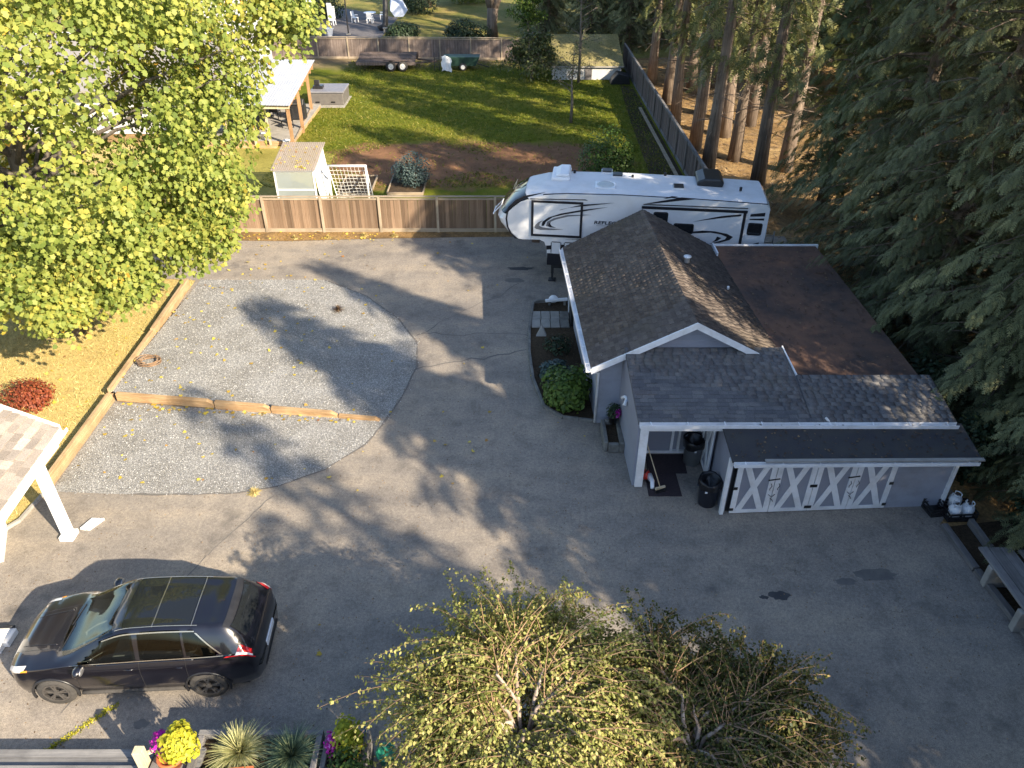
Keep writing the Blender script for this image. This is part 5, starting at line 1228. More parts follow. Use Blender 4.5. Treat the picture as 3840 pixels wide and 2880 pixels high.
b = MB(); b.add([(0, 0, 3.4), (-.5, .2, 1.9), (.9, .1, 1.7), (1.15, .0, 1.25), (.7, -.2, .7), (-.1, -.1, .65), (-.5, 0, 1.2)], [(0, 1, 6), (0, 6, 5), (0, 5, 4), (0, 4, 3), (0, 3, 2), (0, 2, 1)]); b.build('cloth', 'pale_blue_cloth', hm, True, world=False)
b = MB(); b.tube([(0, 0, 3.4), (0, .2, 4.2)], .02, 6); b.build('rope', 'pale_wood', hm, world=False)
for x, y, h, lb in ((-17.5, 75.2, 4.2, 'left black pole on the neighbour patio beyond the fence'), (-14.6, 74.6, 3.0, 'shorter black pole on the neighbour patio beyond the fence')):
    p = thing('pole', lb, 'pole', (x, y, 0)); b = MB(); b.tube([(0, 0, 0), (0, 0, h)], .06, 8); b.build('shaft', 'black_metal', p, world=False); MB().box((0, 0, .05), (.35, .35, .1)).build('foot', 'concrete', p, world=False)
for x, y, lb in ((-18.3, 73.6, 'pale square planter box behind the fence near the left pole'), (-16.2, 73.8, 'pale tilted planter box behind the fence between the poles')):
    p = thing('planter_box', lb, 'planter', (x, y, 0)); b = MB(); b.lathe([(.3, 0), (.45, .6), (.5, .6), (.5, .66), (.4, .66), (.38, .55), (0, .55)], n=4); b.build('tub', 'white_plastic', p, world=False)
bs = thing('stone_bench', 'small pale stone bench behind the far fence', 'bench', (-11.1, 75.4, 0)); MB().box((0, 0, .4), (1.0, .35, .08)).build('seat', 'concrete', bs, world=False)
for s in (-1, 1): MB().box((s * .38, 0, .18), (.12, .3, .36)).build('leg', 'concrete', bs, world=False)

# ------------------------------------------------------------------ things round the barn
def trash_can(x, y, body_mt, label, r=.27, h=.72, rot=0):
    t = thing('trash_can', label, 'trash can', (x, y, .004), rot)
    b = MB(); b.lathe([(r * .8, 0), (r * .98, h), (r * 1.06, h), (r * 1.06, h + .04), (r * .95, h + .04), (r * .93, h - .02), (r * .76, .03), (0, .03)], n=28); c = b.build('can', body_mt, t, True, world=False)
    b = MB(); n = 28; pr = [(r * 1.02, h - .16), (r * 1.10, h - .06), (r * 1.11, h + .05), (r * 1.02, h + .085), (r * .9, h + .03), (r * .75, h - .12), (.02, h - .2)]; vs = []
    for k, (q, z) in enumerate(pr):
        for j in range(n): a = 2 * math.pi * j / n; qq = q * (1 + .035 * math.sin(5 * a + k) + random.uniform(-.02, .02)); vs.append((qq * math.cos(a), qq * math.sin(a), z + .03 * math.sin(3 * a + k) + random.uniform(-.01, .01)))
    b.add(vs, [(i * n + j, i * n + (j + 1) % n, (i + 1) * n + (j + 1) % n, (i + 1) * n + j) for i in range(len(pr) - 1) for j in range(n)]); b.build('bin_bag', 'bag_plastic', t, True, world=False, fixn=False)
    for s in (-1, 1): MB().box((s * r * 1.0, 0, h - .16), (.05, .14, .03)).build('handle', body_mt, c, bevel=.008, world=False)
    b = MB(); b.box((-.05, -r * .93, h * .74), (.06, .012, .05), (R(8), 0, .1)); b.build('sticker', 'white_plastic', c, world=False)
trash_can(4.82, 15.95, 'grey_plastic', 'light grey trash can with black bag inside the porch', rot=.2)
trash_can(4.9, 14.36, 'navy_plastic', 'dark blue trash can with black bag by the porch corner', rot=-.3)
dm = thing('door_mat', 'dark doormat lying in front of the barn entry door', 'mat', (4.1, 15.85, 0)); MB().prism([(3.58, 15.46, .006), (4.62, 15.46, .006), (4.66, 16.24, .006), (3.62, 16.24, .006)], (0, 0, .014)).build('rubber', 'door_mat', dm)
dm = thing('door_mat', 'dark runner mat reaching out of the porch onto the drive', 'mat', (3.9, 15.0, 0)); MB().prism([(3.48, 14.58, .006), (4.33, 14.58, .006), (4.32, 15.455, .006), (3.5, 15.455, .006)], (0, 0, .014)).build('rubber', 'door_mat', dm)
br = thing('broom', 'pale-handled broom leaning in the barn porch', 'broom', (3.75, 14.85, 0)); b = MB(); b.tube([(3.78, 14.78, .16), (3.42, 15.35, 1.15)], .014, 8); b.build('handle', 'pale_wood', br, True)
b = MB(); b.bar((3.66, 14.72, .13), (3.92, 14.82, .13), .05, .06); b.build('head', 'pale_wood', br); b = MB(); b.prism([(3.65, 14.71, .02), (3.92, 14.81, .02), (3.92, 14.81, .11), (3.66, 14.71, .11)], (.02, -.05, 0)); b.build('bristles', 'black_plastic', br)
lb2 = thing('leaf_blower', 'red and white leaf blower on the porch mat by the post', 'leaf blower', (3.5, 15.2, 0))
b = MB(); b.blob((3.47, 15.25, .16), (.13, .16, .13), 12, 8); b.build('motor', 'red_plastic', lb2, True); b = MB(); b.tube([(3.55, 15.2, .18), (3.62, 15.0, .14), (3.6, 14.8, .08)], [.09, .06, .05], 10); b.build('tube', 'white_plastic', lb2, True); b = MB(); b.tube([(3.42, 15.15, .28), (3.5, 15.2, .36), (3.55, 15.32, .28)], .018, 6); b.build('handle', 'black_plastic', lb2, True)
def tank(x, y, z, label, rz):
    t = thing('propane_tank', label, 'propane tank', (x, y, z), rz, 'propane tanks beside the shed')
    b = MB(); b.lathe([(.10, 0), (.125, .02), (.15, .06), (.153, .22), (.14, .30), (.09, .345), (.03, .36), (0, .362)], n=20); b.build('cylinder', 'white_plastic', t, True, world=False)
    b = MB()
    for a0 in (.4, 3.5): b.tube([(.1 * math.cos(a0 + a), .1 * math.sin(a0 + a), .42) for a in np.linspace(0, 1.9, 8)], .014, 6)
    for a in (.4, 2.3, 3.5, 5.4): b.bar((.1 * math.cos(a), .1 * math.sin(a), .31), (.1 * math.cos(a), .1 * math.sin(a), .43), .025, .015)
    b.build('collar', 'white_plastic', t, True, world=False)
    b = MB(); b.tube([(0, 0, .36), (0, 0, .42)], .022, 8); b.bar((-.05, 0, .41), (.05, 0, .41), .03, .03); b.build('valve', 'rusty_steel', t, world=False)
tank(10.86, 13.86, .03, 'propane tank nearest the shed wall, front left of the three', .3); tank(11.18, 13.88, .03, 'propane tank at the right front of the group of three', 1.4); tank(11.02, 14.2, .03, 'propane tank at the back of the group of three', 2.4)
def crate(x, y, label, rz, w=.44, d=.42):
    c = thing('milk_crate', label, 'crate', (x, y, .005), rz)
    MB().box((0, 0, .012), (w, d, .02)).build('bottom', 'black_plastic', c, world=False)
    for sx, sy, a, bb in ((0, -1, w, .014), (0, 1, w, .014), (-1, 0, .014, d - .03), (1, 0, .014, d - .03)):
        q = MB(); cx, cy = sx * w / 2, sy * d / 2
        for z in (.045, .13, .23): q.box((cx, cy, z), (a, bb, .05))
        for k in (-.45, 0, .45): q.box((cx + (k * a if sy else 0), cy + (k * bb if sx else 0), .14), (.03 if sy else bb * .9 if bb < .02 else .012, .03 if sx else .012, .24))
        q.build('side', 'black_plastic', c, world=False)
crate(11.0, 13.95, 'black plastic crate holding the propane tanks', .05, .72, .55); crate(10.5, 14.05, 'empty black plastic crate against the shed corner', .15)
# old stump planter with a pot of magenta flowers
op = thing('stone_trough', 'mossy old stone trough against the porch wall', 'trough', (2.75, 16.7, 0))
b = MB()
for (x0, x1, y0, y1, z1) in ((2.5, 2.62, 16.35, 17.4, .34), (2.92, 3.06, 16.3, 17.4, .34), (2.62, 2.92, 17.28, 17.4, .36), (2.62, 2.92, 16.3, 16.42, .3)):
    MB().span((x0, y0, .005), (x1, y1, z1)).build('side', 'wet_stone', op, bevel=.03)
MB().span((2.6, 16.4, .005), (2.94, 17.3, .24)).build('filling', 'soil', op)
fp = thing('flower_pot', 'dark pot of magenta flowers on the stone trough', 'flower pot', (2.82, 17.25, .34)); b = MB(); b.lathe([(.1, 0), (.15, .24), (.16, .26), (.13, .26), (0, .24)], n=16); b.build('pot', 'black_plastic', fp, True, world=False)
pv = thing('paving_slabs', 'two rows of pale paving slabs in the garden bed', 'paving slabs', (1.3, 23.5, 0))
for i in range(4):
    for j in range(2): MB().span((.68 + i * .33 + .02 * j, 22.98 + j * .57, .022), (.99 + i * .33 + .02 * j, 23.52 + j * .57, .07)).build('slab', 'concrete' if i < 3 else 'wet_stone', pv, bevel=.012)
ts = thing('triangle_stone', 'small white triangular marker leaning on the paving slabs', 'marker', (1.0, 22.5, 0)); b = MB(); b.prism([(.8, 22.42, .02), (1.16, 22.42, .02), (1.0, 22.62, .34)], (.02, .09, .02)); b.build('triangle', 'concrete', ts, bevel=.012)
wbm = thing('white_beam', 'short white plank propped beside the barn side door', 'plank', (1.6, 24.65, 0)); MB().bar((1.2, 24.62, .2), (2.0, 24.7, .22), .1, .09).build('plank', 'white_trim', wbm, bevel=.01); b = MB(); b.blob((1.5, 24.85, .14), (.18, .1, .16), 10, 6); b.build('float', 'white_trim', wbm, True)
for x in (1.35, 1.9): MB().span((x - .04, 24.6, .02), (x + .04, 24.7, .17)).build('support', 'wet_stone', wbm)
hc = thing('hose_coil', 'coil of dark hose lying by the timber edging on the gravel', 'hose', (-11.4, 20.4, gz(-11.4, 20.4)))
b = MB(); p = []
for k in range(130): a = k * .28; q = .32 + .06 * math.sin(k * .37); p.append((q * math.cos(a), q * math.sin(a) * .8, .03 + .0011 * k + .01 * math.sin(k)))
b.tube(p, .015, 6); b.build('hose', 'twig', hc, True, world=False)
bh = thing('weed_clump', 'dark weedy clump on the far edge of the gravel pad', 'weeds', (-6.2, 24.2, .02))

# timbers and the old bench at the right edge
tw = thing('drive_edging', 'mossy timber edging along the right side of the drive', 'timber edging', (10.7, 12, 0))
for p, q in (((10.47, 13.5), (10.56, 12.1)), ((10.56, 12.06), (10.72, 10.6)), ((10.72, 10.55), (11.0, 8.6))): MB().bar((*p, .07), (*q, .07), .16, .14).build('timber', 'grey_timber_y', tw, bevel=.015)
for p, q in (((11.15, 13.6), (11.2, 12.2)), ((11.2, 12.15), (11.3, 10.2))): MB().bar((*p, .1), (*q, .1), .12, .2).build('timber', 'grey_timber_y', tw, bevel=.015)
sheet('verge', [(10.56, 13.5), (10.66, 12.1), (10.82, 10.6), (11.1, 8.6), (13.5, 8.0), (14, 14), (11.2, 13.6)], .012, 'soil')
bn = thing('plank_bench', 'weathered grey plank bench at the right edge of the drive', 'bench', (11, 11.2, 0))
for k, (x, w) in enumerate(((10.6, .2), (10.84, .24), (11.1, .26), (11.42, .2))):
    y1 = 12.25 - (.02 if k else 0) - .1 * (k == 3); MB().bar((x, y1, .62 + .03 * (k == 3)), (x + .12, 9.4, .62 + .03 * (k == 3)), w, .05).build('plank', 'grey_timber_y', bn, bevel=.006)
for y in (11.7, 10.5, 9.6): MB().span((10.5, y - .08, .0), (11.5, y + .08, .59)).build('support', 'concrete', bn, bevel=.02)

# ------------------------------------------------------------------ deck and planters at the bottom edge
dk2 = thing('timber_deck', 'low dark timber deck along the bottom edge left of the planters', 'deck', (-9, 7, 0))
for k in range(3): MB().span((-13.5, 7.50 - k * .16, .30), (-6.35, 7.65 - k * .16, .35)).build('deck_board', 'grey_timber', dk2)
MB().span((-13.5, 7.60, .02), (-6.35, 7.64, .29)).build('fascia', 'grey_timber', dk2)
for k in range(6): MB().span((-13.5, 7.12 - k * .2, .40), (-6.0, 7.3 - k * .2, .45)).build('deck_board', 'grey_timber', dk2)
MB().span((-13.5, 7.285, .2), (-6.0, 7.31, .395)).build('fascia', 'grey_timber', dk2)
ps = thing('deck_post', 'pale wooden post beside the yellow flower pot', 'post', (-6.2, 7.12, 0)); MB().span((-6.3, 7.05, 0), (-6.14, 7.2, 1.24)).build('post', 'pale_wood', ps, bevel=.008)
MB().bar((-6.16, 7.22, .98), (-5.82, 7.42, 1.0), .05, .06).build('brace', 'pale_wood', ps)
pb = thing('planter', 'long raised grey timber planter holding two spiky grasses', 'planter', (-4.4, 7.4, 0))
for z in (.1, .3, .5, .7): MB().span((-5.5, 7.66, z - .095), (-3.32, 7.76, z + .095)).build('timber', 'grey_timber', pb, bevel=.008)
for z in (.1, .3, .5, .7): MB().span((-5.5, 6.95, z - .095), (-3.32, 7.05, z + .095)).build('timber', 'grey_timber', pb, bevel=.008)
for x in (-5.48, -3.42):
    for z in (.1, .3, .5, .7): MB().span((x, 7.055, z - .095), (x + .1, 7.655, z + .095)).build('timber', 'grey_timber_y', pb, bevel=.008)
MB().span((-5.37, 7.06, .02), (-3.44, 7.65, .66)).build('soil', 'soil', pb)
MB().bar((-4.75, 6.98, .82), (-4.35, 7.02, .82), .1, .07).build('brick', 'terracotta', pb)
st = thing('pot_stand', 'slanted grey timber stand under the orange flower pot', 'stand', (-5.75, 7.2, 0))
for x0, x1 in ((-6.0, -6.05), (-5.45, -5.4)): MB().bar((x0, 7.5, .8), (x1, 6.85, .8), .12, .08).build('arm', 'grey_timber_y', st); MB().bar((x0, 7.45, 0), (x0, 7.45, .76), .1, .1).build('leg', 'grey_timber', st); MB().bar((x1, 6.92, 0), (x1, 6.92, .76), .1, .1).build('leg', 'grey_timber', st)
MB().span((-6.1, 6.95, .68), (-5.3, 7.45, .755)).build('shelf', 'grey_timber', st)
yp = thing('flower_pot', 'orange pot with bright yellow-green trailing plant and purple petunias', 'flower pot', (-5.74, 7.16, .76)); b = MB(); b.lathe([(.14, 0), (.2, .22), (.23, .22), (.23, .28), (.19, .28), (.18, .24), (0, .24)], n=20); b.build('pot', 'terracotta', yp, True, world=False)
rp = thing('planter', 'square grey timber planter with magenta flowers and lime shrub', 'planter', (-2.88, 7.4, 0))
for z in (.1, .3, .5, .7):
    for y in (7.68, 6.98): MB().span((-3.26, y, z - .095), (-2.5, y + .09, z + .095)).build('timber', 'grey_timber', rp, bevel=.008)
    for x in (-3.26, -2.59): MB().span((x, 7.075, z - .095), (x + .09, 7.675, z + .095)).build('timber', 'grey_timber_y', rp, bevel=.008)
MB().span((-3.17, 7.08, .02), (-2.6, 7.67, .68)).build('soil', 'soil', rp)
b = MB(); b.tube([(-2.57, 7.72, .8), (-2.56, 7.72, 1.05)], .02, 8); tag(b.build('plant_stake', 'blue_plastic', None, loc=(-2.57, 7.72, .8)), 'short blue stake at the corner of the square planter', 'stake')
gb_ = thing('plastic_bucket', 'green plastic bucket beside the square planter', 'bucket', (-2.25, 7.62, .0)); b = MB(); b.lathe([(.12, 0), (.17, .3), (.18, .3), (.18, .33), (.16, .33), (.15, .28), (0, .27)], n=20); b.build('bucket', 'green_plastic', gb_, True, world=False); b = MB(); b.tube([(-.17, 0, .3), (-.12, .05, .4), (0, .08, .44), (.12, .05, .4), (.17, 0, .3)], .008, 6); b.build('handle', 'black_plastic', gb_, True, world=False)
# the house under the viewpoint (only its shadow reaches the picture)
oh = thing('main_house', 'house whose straight shadow falls across the drive at the bottom', 'house', (7, -2, 0))
MB().span((2.4, -9, 0), (11, 2.2, 4.3)).build('wall', 'grey_siding', oh)
b = MB(); b.prism([(1.9, 2.7, 4.25), (11.5, 2.7, 4.25), (11.5, -3.4, 5.6), (1.9, -3.4, 5.6)], (0, 0, .12)); b.prism([(1.9, -9.5, 4.25), (11.5, -9.5, 4.25), (11.5, -3.4, 5.6), (1.9, -3.4, 5.6)], (0, 0, .12)); b.build('roof', 'roof_grey', oh)
# ------------------------------------------------------------------ vegetation
def kite(bx, by, tx, ty, w, z0=0., z1=0.):
    """leaf-like quad from base to tip"""
    dx, dy = tx - bx, ty - by; L = math.hypot(dx, dy); nx, ny = -dy / L * w, dx / L * w; mx, my = bx + dx * .45, by + dy * .45
    return [(bx, by, z0), (mx - nx, my - ny, (z0 + z1) / 2), (tx, ty, z1), (mx + nx, my + ny, (z0 + z1) / 2)]
def frond(n, wide=.45, w=.035, droop=.18):
    tv = []; tf = []
    def put(k): o = len(tv); tv.extend(k); tf.append((o, o + 1, o + 2, o + 3))
    for i in range(n):
        y = .06 + .82 * i / (n - 1); l = wide * (1.05 - .75 * y) * (.55 + min(1, y * 3) * .45); zz = -droop * y * y
        for s in (-1, 1): put(kite(0, y, s * l * .72, y + l * .70, w + .02 * l, zz, zz - droop * .5 * l - .05))
    put(kite(0, .55, 0, 1.0, .05, -droop * .3, -droop)); put(kite(0, 0, 0, .6, .02, 0, -droop * .3))
    return tv, tf
MAPLE_V = [(0, 0, 0), (.20, .05, -.02), (.48, .10, -.08), (.33, .28, -.03), (.52, .52, -.1), (.22, .56, -.02), (0, 1.0, -.12), (-.22, .56, -.02), (-.52, .52, -.1), (-.33, .28, -.03), (-.48, .10, -.08), (-.20, .05, -.02)]
MAPLE_F = [(0, 1, 2, 3), (0, 3, 4, 5), (0, 5, 6, 7), (0, 7, 8, 9), (0, 9, 10, 11)]
MAP3_V = [(0, 0, 0), (.46, .10, -.08), (.30, .30, -.02), (.46, .55, -.1), (0, 1.0, -.12), (-.46, .55, -.1), (-.30, .30, -.02), (-.46, .10, -.08)]; MAP3_F = [(0, 1, 2), (0, 2, 3, 4), (0, 4, 5, 6), (0, 6, 7)]
LEAF_V = kite(0, 0, 0, 1, .34, 0, -.12); LEAF_F = [(0, 1, 2, 3)]
OVAL_V = [(0, 0, 0), (-.28, .3, .03), (-.25, .7, .0), (0, 1, -.12), (.25, .7, 0), (.28, .3, .03)]; OVAL_F = [(0, 1, 2, 3), (0, 3, 4, 5)]
BLADE_V = [(-.02, 0, 0), (.02, 0, 0), (.016, .6, .0), (-.016, .6, .0), (0, 1, -.06)]; BLADE_F = [(0, 1, 2, 3), (3, 2, 4)]
def conifer(name, h, r, z0, n_br, per_m, fsize, tm, leaf, seed, droop=.22, power=.85, tr=.28, rise=.15, twigs=0, lean=0, tp=1.1):
    """returns (crown mesh, trunk mesh) for one kind of conifer"""
    g = np.random.default_rng(seed)
    t = (np.arange(n_br) + g.random(n_br)) / n_br; t = t ** tp
    z = z0 + (h - .3 - z0) * t
    L = (r * (1 - t) ** power + .28) * g.uniform(.62, 1.12, n_br)
    az = np.arange(n_br) * 2.399 + g.uniform(-.5, .5, n_br)
    cnt = np.maximum(4, (L * per_m * g.uniform(.8, 1.2, n_br)).astype(int)); idx = np.repeat(np.arange(n_br), cnt); N = len(idx)
    s = .12 + .9 * g.random(N) ** .75; Li = L[idx]; ca, sa = np.cos(az[idx]), np.sin(az[idx])
    out = np.stack([ca, sa, np.zeros(N)], 1); side = np.stack([-sa, ca, np.zeros(N)], 1); sg = g.choice([-1., 1.], N)
    dz = rise * Li * s - droop * Li * (s ** 2) * 1.6
    pos = out * (Li * s)[:, None]; pos[:, 2] = z[idx] + dz
    pos += side * (sg * g.uniform(0, .12, N) * Li * (1 - s))[:, None] * 2.0; pos += g.normal(0, .05, (N, 3))
    slope = rise - 2 * droop * 1.6 * s
    fwd = out * .65 + side * (sg * (1.05 - .6 * s) * g.uniform(.5, 1.1, N))[:, None]; fwd[:, 2] += slope * .8 - .25 + g.normal(0, .18, N)
    up = np.tile([0, 0, 1.], (N, 1)) + out * .35 + g.normal(0, .28, (N, 3))
    M = frames(fwd, up, fsize * g.uniform(.6, 1.25, N) * (1.05 - .35 * s))
    rnd = np.clip(.18 + .5 * s * g.uniform(.6, 1.2, N) + .25 * (g.random(n_br)[idx] - .5) + g.normal(0, .12, N), 0, 1)  # dead brown and inner shade put into frond tone, sky-lit tips lighter
    if twigs > 100:
        m_ = 54; zl_ = 5.0 + (z0 - 4.6) * g.random(m_) ** .9; az_ = g.random(m_) * 6.283; ll = g.uniform(.8, 1.9, m_); ix = np.repeat(np.arange(m_), 9); k_ = len(ix); q = g.uniform(.25, 1, k_)
        o_ = np.stack([np.cos(az_[ix]), np.sin(az_[ix]), np.zeros(k_)], 1); pp = o_ * (ll[ix] * q)[:, None]; pp[:, 2] = zl_[ix] - .5 * ll[ix] * q ** 2; pp += g.normal(0, .08, (k_, 3))
        fw = o_ * .4 + g.normal(0, .45, (k_, 3)) + [0, 0, -.75]; M = np.concatenate([M, frames(fw, g.normal(0, 1, (k_, 3)), g.uniform(.35, .7, k_))]); pos = np.concatenate([pos, pp]); rnd = np.concatenate([rnd, np.clip(g.normal(.72, .2, k_), 0, 1)])
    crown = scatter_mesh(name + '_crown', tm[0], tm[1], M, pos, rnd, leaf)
    b = MB(); k = 7
    b.tube([(lean * (i / k) ** 2, .1 * math.sin(i), h * .98 * i / k) for i in range(k + 1)], [tr * (1.25 if i == 0 else 1) * (1 - .93 * i / k) + .012 for i in range(k + 1)], 9)
    for i in range(n_br):
        if L[i] < .5: continue
        p = [(math.cos(az[i]) * L[i] * q, math.sin(az[i]) * L[i] * q, z[i] + rise * L[i] * q - droop * L[i] * q * q * 1.6) for q in (0, .4, .75)]
        b.tube(p, [.035 + .01 * L[i], .02, .008], 4, cap=False)
    for i in range(twigs):                                 # bare dead lower limbs
        zz = 1.8 + (z0 + 1.5 - 1.8) * g.random() ** .7; a = g.random() * 6.28; l = g.uniform(.5, 1.7)
        b.tube([(math.cos(a) * l * q, math.sin(a) * l * q, zz - .25 * l * q * q) for q in (0, .5, 1)], [.03, .018, .006], 3, cap=False)
    tmp = b.build(name + '_trunk', 'bark', None, True, world=False, fixn=False); me = tmp.data; bpy.data.objects.remove(tmp)
    return crown, me
def tree(name, label, kind, x, y, sc, group, rz=None, szs=None, cat='tree'):
    t = thing(name, label, cat, (x, y, -.02), random.uniform(0, 6.28) if rz is None else rz, group)
    for nm, me in (('trunk', kind[1]), ('crown', kind[0])):
        o = link(nm, me, t); o.scale = (szs or (1, 1, 1)); 
        o.scale = tuple(a * sc for a in o.scale)
    return t
FR_HI = frond(5, .46, .036); FR_MID = frond(5, .5, .045); FR_LO = frond(4, .55, .075)
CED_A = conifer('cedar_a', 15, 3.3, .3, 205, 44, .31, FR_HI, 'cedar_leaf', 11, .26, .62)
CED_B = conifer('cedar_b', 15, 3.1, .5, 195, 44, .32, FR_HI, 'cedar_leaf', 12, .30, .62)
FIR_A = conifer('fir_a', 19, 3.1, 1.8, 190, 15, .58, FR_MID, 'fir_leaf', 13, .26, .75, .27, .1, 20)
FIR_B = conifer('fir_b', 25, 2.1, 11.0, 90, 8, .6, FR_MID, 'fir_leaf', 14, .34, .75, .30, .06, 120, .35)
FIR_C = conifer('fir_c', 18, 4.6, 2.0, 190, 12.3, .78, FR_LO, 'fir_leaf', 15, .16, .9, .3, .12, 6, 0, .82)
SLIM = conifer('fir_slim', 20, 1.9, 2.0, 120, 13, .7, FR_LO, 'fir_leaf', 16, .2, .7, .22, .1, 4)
G1 = 'conifers along the right side'
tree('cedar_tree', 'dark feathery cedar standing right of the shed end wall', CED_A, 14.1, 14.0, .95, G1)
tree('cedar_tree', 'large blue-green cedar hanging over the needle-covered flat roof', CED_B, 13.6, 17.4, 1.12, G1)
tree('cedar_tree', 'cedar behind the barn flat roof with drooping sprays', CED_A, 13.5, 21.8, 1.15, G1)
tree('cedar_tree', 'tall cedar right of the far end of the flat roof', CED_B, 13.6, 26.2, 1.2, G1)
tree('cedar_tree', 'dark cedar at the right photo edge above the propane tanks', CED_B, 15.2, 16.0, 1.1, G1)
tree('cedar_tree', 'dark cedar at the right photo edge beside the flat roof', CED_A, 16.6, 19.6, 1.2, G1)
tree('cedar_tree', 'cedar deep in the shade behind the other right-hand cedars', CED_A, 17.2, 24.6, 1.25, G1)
tree('cedar_tree', 'dark cedar added for shade behind the one beside the shed end wall', CED_B, 16.4, 13.8, 1.12, G1)  # extra tree, put in to keep the sun off the trailer front
tree('cedar_tree', 'dark cedar added for shade behind the row at the right, above the shed roof', CED_B, 17.4, 15.4, 1.1, G1)  # extra tree, added to fill a sun gap over barn and trailer
tree('cedar_tree', 'dark cedar added for shade deep behind the cedar that overhangs the flat roof', CED_A, 19.6, 18.6, 1.2, G1)  # added with the one above to close the shade on barn and trailer
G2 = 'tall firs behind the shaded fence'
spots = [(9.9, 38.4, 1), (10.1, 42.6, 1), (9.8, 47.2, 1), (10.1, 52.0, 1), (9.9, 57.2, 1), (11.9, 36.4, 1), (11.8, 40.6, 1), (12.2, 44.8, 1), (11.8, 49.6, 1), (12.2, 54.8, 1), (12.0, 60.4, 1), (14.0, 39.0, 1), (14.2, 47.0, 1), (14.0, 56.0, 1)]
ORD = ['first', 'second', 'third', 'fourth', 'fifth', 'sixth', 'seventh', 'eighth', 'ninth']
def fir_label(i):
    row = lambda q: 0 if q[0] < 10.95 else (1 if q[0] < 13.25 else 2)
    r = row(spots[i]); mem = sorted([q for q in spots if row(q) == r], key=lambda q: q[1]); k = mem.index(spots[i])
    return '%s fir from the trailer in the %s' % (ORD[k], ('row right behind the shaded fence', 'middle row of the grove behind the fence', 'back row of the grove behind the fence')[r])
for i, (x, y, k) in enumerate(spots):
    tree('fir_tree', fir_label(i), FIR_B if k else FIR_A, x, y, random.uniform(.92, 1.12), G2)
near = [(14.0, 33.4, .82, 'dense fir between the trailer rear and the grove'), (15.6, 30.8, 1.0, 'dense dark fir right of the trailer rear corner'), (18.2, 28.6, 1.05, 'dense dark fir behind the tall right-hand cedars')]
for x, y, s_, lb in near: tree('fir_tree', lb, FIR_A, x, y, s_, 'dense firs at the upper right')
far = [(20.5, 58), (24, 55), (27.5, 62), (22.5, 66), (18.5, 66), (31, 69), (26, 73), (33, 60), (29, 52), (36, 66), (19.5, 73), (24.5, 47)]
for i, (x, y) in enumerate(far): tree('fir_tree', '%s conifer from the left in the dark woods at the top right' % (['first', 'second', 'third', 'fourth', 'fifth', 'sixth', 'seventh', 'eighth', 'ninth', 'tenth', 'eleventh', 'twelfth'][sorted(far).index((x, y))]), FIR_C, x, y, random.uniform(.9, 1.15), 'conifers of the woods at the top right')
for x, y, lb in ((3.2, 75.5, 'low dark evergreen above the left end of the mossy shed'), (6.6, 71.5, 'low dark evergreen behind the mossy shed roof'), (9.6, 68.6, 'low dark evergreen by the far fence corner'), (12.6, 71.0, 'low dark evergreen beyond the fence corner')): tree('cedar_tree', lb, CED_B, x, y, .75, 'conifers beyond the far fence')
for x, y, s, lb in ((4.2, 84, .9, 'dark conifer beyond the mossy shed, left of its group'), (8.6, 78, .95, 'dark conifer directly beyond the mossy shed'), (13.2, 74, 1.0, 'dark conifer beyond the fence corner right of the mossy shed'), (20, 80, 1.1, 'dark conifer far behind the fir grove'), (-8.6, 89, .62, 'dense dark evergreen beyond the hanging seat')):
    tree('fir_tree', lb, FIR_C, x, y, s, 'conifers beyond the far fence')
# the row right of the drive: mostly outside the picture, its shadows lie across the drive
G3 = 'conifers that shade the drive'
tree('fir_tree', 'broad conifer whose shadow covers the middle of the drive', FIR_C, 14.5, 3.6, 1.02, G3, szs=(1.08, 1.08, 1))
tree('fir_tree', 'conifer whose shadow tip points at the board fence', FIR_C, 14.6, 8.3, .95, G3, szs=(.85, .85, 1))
tree('fir_tree', 'conifer added behind the broad one to thicken its shade on the drive', FIR_C, 18.2, .9, .98, G3)  # extra shadow caster, added to double the broad conifer's cover
tree('fir_tree', 'conifer added to thicken the shadow of the one that points at the fence', FIR_C, 18.4, 5.2, .95, G3)  # extra shadow caster, added so the fence-ward shadow gets denser
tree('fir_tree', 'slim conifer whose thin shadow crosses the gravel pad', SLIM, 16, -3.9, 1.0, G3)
tree('fir_tree', 'slim conifer whose broken shadow lies near the parked car', SLIM, 15.2, -5.0, .82, G3)

